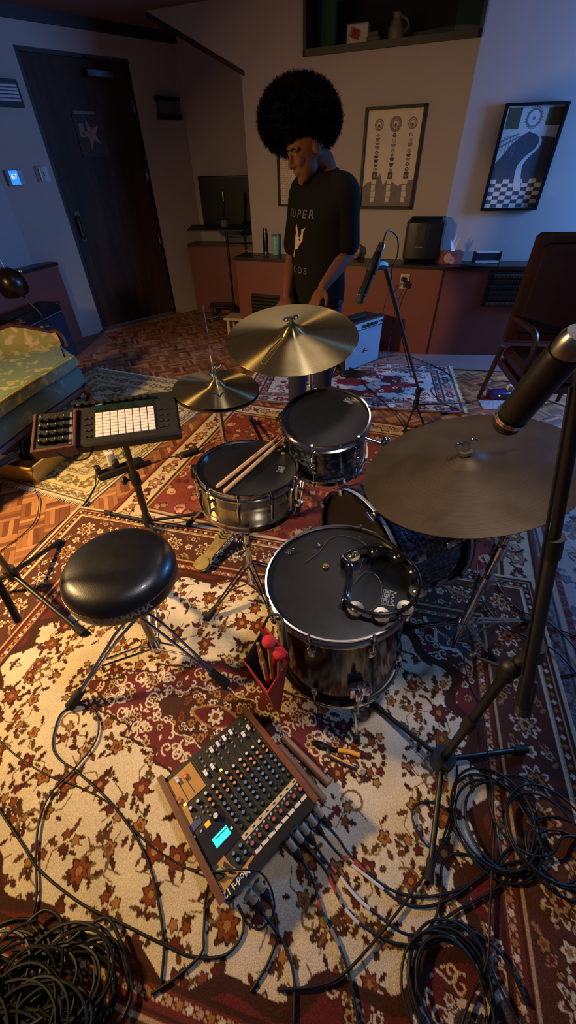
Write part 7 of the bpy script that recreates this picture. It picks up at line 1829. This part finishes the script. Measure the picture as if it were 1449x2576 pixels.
# ------------------------------------------------------------- the person
YP = 2.75
def pp(x, y, dY=0.0): return PY(x, y, YP+dY)
az = math.radians(222); Fv = Vector((math.cos(az), math.sin(az), 0)); Sv = Vector((-Fv.y, Fv.x, 0))     # Sv: his left, towards the camera
def ellip(m, c, rx, ry, rz, R, n=24, k=14): m.sphere(c, 1.0, n, k, R, (rx, ry, rz))
RB = basis(Fv, Sv, (0, 0, 1))
def zc(z, x):      # centre line of the trunk: sight line x at the height z on the person's plane
    y = 430+(1.47-z)/.00193; q = pp(x, y); return Vector((q.x, q.y, z))
neck = zc(1.475, 815)
C = {1.50: zc(1.5, 815), 1.40: zc(1.40, 814), 1.28: zc(1.28, 811), 1.15: zc(1.15, 806), 1.0: zc(1.0, 800), .9: zc(.9, 797), .8: zc(.8, 796)}
def limb(m, pts, n=16):
    ps = [Vector(p[:3]) for p in pts]; sp = spline(ps, 6); rs = []
    for i in range(len(sp)):
        t = i/6; k = min(int(t), len(pts)-2); f = t-k; rs.append(pts[k][3]*(1-f)+pts[min(k+1, len(pts)-1)][3]*f)
    m.tube(sp, rs, n)
    m.sphere(ps[0], pts[0][3], n, 8); m.sphere(ps[-1], pts[-1][3], n, 8)
def finish(o, vox, sm=4):
    r = o.modifiers.new('fuse', 'REMESH'); r.mode = 'VOXEL'; r.voxel_size = vox; r.use_smooth_shade = True
    if sm: s = o.modifiers.new('relax', 'SMOOTH'); s.iterations = sm; s.factor = .5
skin = mat('brown_skin', (92, 58, 43), .8, var=.06, scale=20, spec=.15)
setp(skin.node_tree.nodes['Principled BSDF'], Subsurface_Weight=.08)
pr = thing('person', 'standing person with a huge round afro, black printed t-shirt and blue jeans, looking down', 'person', (C[.8].x, C[.8].y, .0))
m = MB()
# trunk
ellip(m, C[1.28], .105, .165, .17, RB); ellip(m, C[1.15], .10, .145, .18, RB); ellip(m, C[1.0], .105, .155, .14, RB); ellip(m, C[.9], .11, .165, .12, RB)
shL = Vector((C[1.40].x, C[1.40].y, 1.385))+Sv*.158; shR = Vector((C[1.40].x, C[1.40].y, 1.385))-Sv*.158
limb(m, [(*(C[1.40]+Sv*.05+Vector((0, 0, .03))), .055), (*shL, .055)]); limb(m, [(*(C[1.40]-Sv*.05+Vector((0, 0, .03))), .055), (*shR, .055)])
# head
hz_ = math.radians(207); hf = Vector((math.cos(hz_), math.sin(hz_), 0)); pitch = math.radians(24)
F_ = (hf*math.cos(pitch)-Vector((0, 0, 1))*math.sin(pitch)).normalized(); S_ = Vector((-hf.y, hf.x, 0)); U_ = F_.cross(S_).normalized()
if U_.z < 0: U_ = -U_
RH = basis(F_, S_, U_); hc_ = pp(770, 366, -.06)
def H_(f, s, u): return hc_+F_*f+S_*s+U_*u
ellip(m, H_(-.01, 0, .02), .102, .080, .105, RH); ellip(m, H_(.030, 0, -.055), .068, .060, .072, RH); ellip(m, H_(.045, 0, -.095), .046, .042, .036, RH); m.sphere(H_(.075, 0, -.112), .022, 14, 10)
limb(m, [(*H_(.088, 0, .012), .011), (*H_(.106, 0, -.018), .013), (*H_(.112, 0, -.034), .015)]); 
for s_ in (-1, 1):
    m.sphere(H_(.100, s_*.014, -.037), .010, 12, 8); ellip(m, H_(.072, s_*.032, -.03), .024, .024, .026, RH)
    ellip(m, H_(.075, s_*.030, .020), .022, .030, .011, RH)           # brow
    ellip(m, H_(-.012, s_*.080, -.012), .019, .009, .032, RH)         # ear
    ellip(m, H_(.078, s_*.030, .002), .013, .014, .010, RH)           # eyelid
ellip(m, H_(.092, 0, -.066), .014, .025, .0085, RH); ellip(m, H_(.089, 0, -.080), .013, .022, .0085, RH)   # lips
limb(m, [(*H_(-.035, 0, -.06), .056), (*(C[1.50]+Vector((0, 0, .0))), .060), (*(C[1.40]+Vector((0, 0, .02))), .075)])
# arms
elL = pp(874, 640, -.10); wrL = pp(812, 722, -.30); 
limb(m, [(*shL, .056), (*shL.lerp(elL, .5), .050), (*elL, .042)]); limb(m, [(*elL, .041), (*elL.lerp(wrL, .3), .043), (*elL.lerp(wrL, .75), .033), (*wrL, .027)])
elR = pp(735, 655, .12); wrR = pp(722, 745, -.10)
limb(m, [(*shR, .056), (*shR.lerp(elR, .5), .048), (*elR, .041)]); limb(m, [(*elR, .040), (*elR.lerp(wrR, .3), .041), (*elR.lerp(wrR, .75), .032), (*wrR, .026)])
def hand(wr, el, inward):
    d = (wr-el).normalized(); d = (d+Vector((0, 0, -.35))).normalized(); side = d.cross(Vector((0, 0, 1))).normalized(); nrm = side.cross(d).normalized()
    Rh = basis(side, nrm, d); pc_ = wr+d*.055
    ellip(m, pc_, .040, .017, .055, Rh); 
    for k, (o, l) in enumerate(((-.030, .060), (-.010, .072), (.010, .068), (.029, .054))):
        a = pc_+d*.042+side*o; b = a+d*l*.45+nrm*-.004; c = b+d*l*.30-nrm*.012*1.2; e = c+d*l*.18-nrm*.014
        limb(m, [(*a, .0098), (*b, .0092), (*c, .0085), (*e, .0075)], 10)
    a = pc_-d*.02+side*inward*.032; limb(m, [(*a, .014), (*(a+side*inward*.022+d*.025-nrm*.008), .0115), (*(a+side*inward*.028+d*.055-nrm*.018), .0095)], 10)
hand(wrL, elL, -1); hand(wrR, elR, 1)
# legs and feet (under the jeans)
hipL = C[.9]+Sv*.09-Vector((0, 0, .03)); hipR = C[.9]-Sv*.09-Vector((0, 0, .03)); base = Vector((C[.8].x-.01, C[.8].y+.06, 0))
anL = base+Sv*.10+Vector((0, 0, .10)); anR = base-Sv*.12+Fv*.05+Vector((0, 0, .10))
for hp, an in ((hipL, anL), (hipR, anR)):
    kn = hp.lerp(an, .5)+Fv*.025; limb(m, [(*hp, .085), (*hp.lerp(kn, .5), .075), (*kn, .056), (*kn.lerp(an, .35), .056), (*an, .038)]); limb(m, [(*(an-Vector((0, 0, .05))), .036), (*(an+Fv*.12-Vector((0, 0, .07))), .028)])
bo_ = m.build('body', skin, pr, world=True); finish(bo_, .0055, 3)
# t-shirt
tee = mat('black_cotton_tshirt', (10, 9, 11), .95, var=.1, spec=.15, bump=.3, bscale=250)
RG = [(1.475, .082, .078, 0), (1.455, .125, .092, 0), (1.42, .185, .105, 0), (1.36, .200, .122, .005), (1.28, .195, .136, .010), (1.15, .180, .135, .006), (1.0, .178, .134, .0), (.92, .184, .14, .0), (.84, .188, .146, .0)]
def tc2(z):
    ks = sorted(C); z = min(max(z, ks[0]), ks[-1])
    for a, b in zip(ks, ks[1:]):
        if a <= z <= b: return C[a].lerp(C[b], (z-a)/(b-a))
def ringpt(z, phi, off=0.0):
    rs = sorted(RG); 
    for a, b in zip(rs, rs[1:]):
        if a[0] <= z <= b[0]:
            t = (z-a[0])/(b[0]-a[0]); A_, B2_, fo = a[1]+(b[1]-a[1])*t, a[2]+(b[2]-a[2])*t, a[3]+(b[3]-a[3])*t; break
    c = tc2(z); return Vector((c.x, c.y, z))+Fv*(fo+(B2_+off)*math.cos(phi))+Sv*((A_+off)*math.sin(phi))
m = MB(); n = 40; V = []
zs_l = [1.475, 1.455, 1.42, 1.36, 1.28, 1.22, 1.15, 1.08, 1.0, .95, .92, .88, .84]
for i, z in enumerate(zs_l):
    for j in range(n):
        ph = 2*PI*j/n; w = .006*math.sin(5*ph+z*17)*max(0, (1.3-z))*1.6+.004*math.sin(3*ph-z*25)
        V.append(ringpt(z, ph, w))
k = len(zs_l); fs = [(i*n+j, i*n+(j+1) % n, (i+1)*n+(j+1) % n, (i+1)*n+j) for i in range(k-1) for j in range(n)]+[tuple(range(n)), tuple(range((k-1)*n+n-1, (k-1)*n-1, -1))]
m.add(V, fs)
slL = shL.lerp(elL, .80); limb(m, [(*(C[1.40]+Sv*.06+Vector((0, 0, .01))), .070), (*(shL+Vector((0, 0, .006))), .075), (*shL.lerp(elL, .4), .073), (*slL, .072)]); m.cyl(slL, slL+(elL-shL).normalized()*.03, .070, .068, 20)
slR = shR.lerp(elR, .75); limb(m, [(*(C[1.40]-Sv*.06+Vector((0, 0, .01))), .070), (*(shR+Vector((0, 0, .006))), .075), (*shR.lerp(elR, .4), .072), (*slR, .070)])
ts = m.build('t_shirt', tee, pr, world=True); finish(ts, .008, 5)
MB().torus(tc2(1.475)+Vector((0, 0, .0)), .076, .006, 40, 8, basis(Fv, Sv, (0, 0, 1)) @ Matrix.Rotation(.12, 3, 'Y')).build('collar', tee, ts, world=True)
prm = mat('faded_grey_print', (66, 58, 58), .8); prw = mat('cream_shirt_print', (150, 126, 112), .8)
def on_shirt(b, x0, z0, name, mt, sc=1.0):
    b.v = [ringpt(z0+v.y*sc, (v.x*sc+x0)/.155, .004+v.z) for v in b.v]; return b.build(name, mt, ts, world=True, smooth=False)
def densify(b, s=.012): return b
# phi grows towards his left (picture right); text must read left to right in the picture
on_shirt(text_mesh('SUPER', .052, .0, 1.6, 1.35), -.035, 1.30, 'shirt_lettering', prm)
on_shirt(text_mesh('GODS', .046, .0, 1.6, 1.35), -.045, 1.035, 'shirt_lettering', prm)
tp_ = [(450, 570), (480, 660), (520, 830), (560, 840), (590, 750), (590, 680), (690, 630), (640, 720), (625, 900), (530, 1000), (480, 1090), (400, 1100), (340, 1290), (310, 1240), (370, 1060), (400, 840), (430, 760), (420, 640)]
q = [((x-500)*.00026, -(y-930)*.000232) for x, y in tp_]
b = MB(); b.add([Vector((a, c, 0)) for a, c in q], [(0, 1, 17), (1, 16, 17), (1, 2, 16), (2, 15, 16), (2, 3, 8, 15) if False else (2, 8, 15), (2, 3, 8), (3, 4, 8), (4, 7, 8), (4, 5, 7), (5, 6, 7), (8, 9, 15), (9, 10, 15), (10, 11, 15), (11, 14, 15), (11, 12, 14), (12, 13, 14)])
on_shirt(b, -.035, 1.175, 'forked_print', prw)
# jeans
jean = mat('indigo_denim', (24, 30, 62), .85, var=.15, scale=40, bump=.4, bscale=300)
m = MB(); ellip(m, C[.9]-Vector((0, 0, .01)), .122, .172, .12, RB)
for hp, an in ((hipL, anL), (hipR, anR)):
    kn = hp.lerp(an, .5)+Fv*.025; limb(m, [(*hp, .100), (*hp.lerp(kn, .5), .090), (*kn, .074), (*kn.lerp(an, .5), .072), (*(an+Vector((0, 0, -.0))), .066)]); m.cyl(an, an-Vector((0, 0, .05)), .066, .068, 20)
o = m.build('jeans', jean, pr, world=True); finish(o, .010, 4)
m = MB()
for an in (anL, anR):
    m.box(an+Fv*.06-Vector((0, 0, .083)), (.28, .10, .03), RB, bev=.012)
    ellip(m, an+Fv*.07-Vector((0, 0, .055)), .13, .048, .042, RB)
o = m.build('shoes', black_plastic, pr, world=True); finish(o, .008, 4)
for v_ in (): pass
# hair: dense curls around the skull
hair = mat('black_coily_hair', (9, 6, 6), .95, var=.3, scale=60, spec=.05)
hcC = pp(754, 303, .02); R = random.Random(12)
m = MB(); b = MB(); b.sphere((0, 0, 0), 1.0, 90, 60)
ax_, ay_, az_ = .208, .205, .160
import mathutils.noise as mn
vs = []
for v in b.v:
    nz = mn.noise(v*3.0)*.035+mn.noise(v*14)*.03+mn.noise(v*40)*.022
    p = Vector((v.x*ax_, v.y*ay_, v.z*az_))*(0.955+nz)
    if v.z < -.3: p *= (1-.10*(-v.z-.3))
    w = hcC+p
    rel = w-hc_; f_, s_, u_ = rel.dot(F_), rel.dot(S_), rel.dot(U_)
    if f_ > .0 and u_ < .045 and abs(s_) < .13:       # opening for the face
        t = min(1, (.045-u_)/.04)*min(1, f_/.04)*min(1, (.13-abs(s_))/.04); w = w.lerp(hc_+F_*.0+U_*.055+S_*s_*.6, t)
    vs.append(w)
m.add(vs, b.f)
ho = m.build('hair', hair, pr, world=True, ang=180)
m = MB()
for k in range(15000):
    u = R.uniform(-1, 1); a = R.uniform(0, 2*PI); s = math.sqrt(1-u*u); v = Vector((s*math.cos(a), s*math.sin(a), u))
    p = hcC+Vector((v.x*ax_, v.y*ay_, v.z*az_))*(.955*(1-.10*max(0, -v.z-.3))); rel = p-hc_; f_, s_, u_ = rel.dot(F_), rel.dot(S_), rel.dot(U_)
    if f_ > -.01 and u_ < .055 and abs(s_) < .135: continue
    l = R.uniform(.008, .026) if R.random() < .85 else R.uniform(.02, .034); d = (v+Vector((R.uniform(-.7, .7), R.uniform(-.7, .7), R.uniform(-.7, .7)))).normalized(); t = d.cross(Vector((R.uniform(-1, 1), R.uniform(-1, 1), R.uniform(-1, 1)))).normalized()*.0016
    q0 = p-v*.012; q1 = p+d*l*.5+t*3; q2 = p+d*l+v*.002
    m.add([q0-t, q0+t, q1+t, q1-t, q2], [(0, 1, 2, 3), (3, 2, 4)])
o = m.build('flyaway_curls', hair, pr, world=True, smooth=False); o['kind'] = 'stuff'
for s_ in (-1, 1):
    MB().sphere(H_(.0825, s_*.030, .001), .0105, 14, 10).build('eye', mat('eye_dark_%d' % (s_+1), (90, 80, 76), .3), pr, world=True)
    bm2 = MB(); bm2.tube(spline([H_(.094, s_*.012, .019), H_(.098, s_*.028, .026), H_(.084, s_*.050, .020)], 4), .004, 6); bm2.build('eyebrow', hair, pr, world=True)
# ------------------------------------------------------------- light
def area(name, loc, tgt, size, power, col, sy=None, spread=None):
    l = bpy.data.lights.new(name, 'AREA'); l.energy = power; l.color = col; l.size = size
    if sy: l.shape = 'RECTANGLE'; l.size_y = sy
    if spread: l.spread = math.radians(spread)
    o = bpy.data.objects.new(name, l); COL.objects.link(o); o.location = loc
    d = Vector(tgt)-Vector(loc); o.rotation_euler = d.to_track_quat('-Z', 'Y').to_euler(); return o
area('assumed_warm_lamp', (-2.35, 1.05, 1.7), (-.7, 1.6, .0), .22, 74, (1.0, .64, .25), spread=140)  # assumed lamp out of view on the left, only an area light
area('assumed_daylight', (4.3, 3.45, 1.75), (1.0, 2.6, .7), .6, 170, (.12, .38, 1.0), 1.0)  # daylight assumed from the right, a bare area light with no window built
def spot(name, loc, tgt, power, col, ang, blend, rad):
    l = bpy.data.lights.new(name, 'SPOT'); l.energy = power; l.color = col; l.spot_size = math.radians(ang); l.spot_blend = blend; l.shadow_soft_size = rad
    o = bpy.data.objects.new(name, l); COL.objects.link(o); o.location = loc
    o.rotation_euler = (Vector(tgt)-Vector(loc)).to_track_quat('-Z', 'Y').to_euler()
spot('added_overhead_spot', (.45, .5, 2.48), (-.1, 1.02, 0), 96, (.96, .92, 1.0), 54, .8, .12)  # added spot without a known fixture, its cone fading out over the near floor
area('overhead_fill', (.2, 2.4, 2.48), (.2, 2.4, 0), 0.6, 4, (1.0, .78, .66))  # weak fill added overhead, no such fixture known
w = bpy.data.worlds.new('dusk'); SC.world = w; w.use_nodes = True
w.node_tree.nodes['Background'].inputs[0].default_value = (.42, .48, .85, 1); w.node_tree.nodes['Background'].inputs[1].default_value = .10
SC.cycles.use_denoising = True
try: SC.cycles.denoiser = 'OPENIMAGEDENOISE'
except Exception: pass
SC.cycles.max_bounces = 6; SC.cycles.sample_clamp_indirect = 6.0
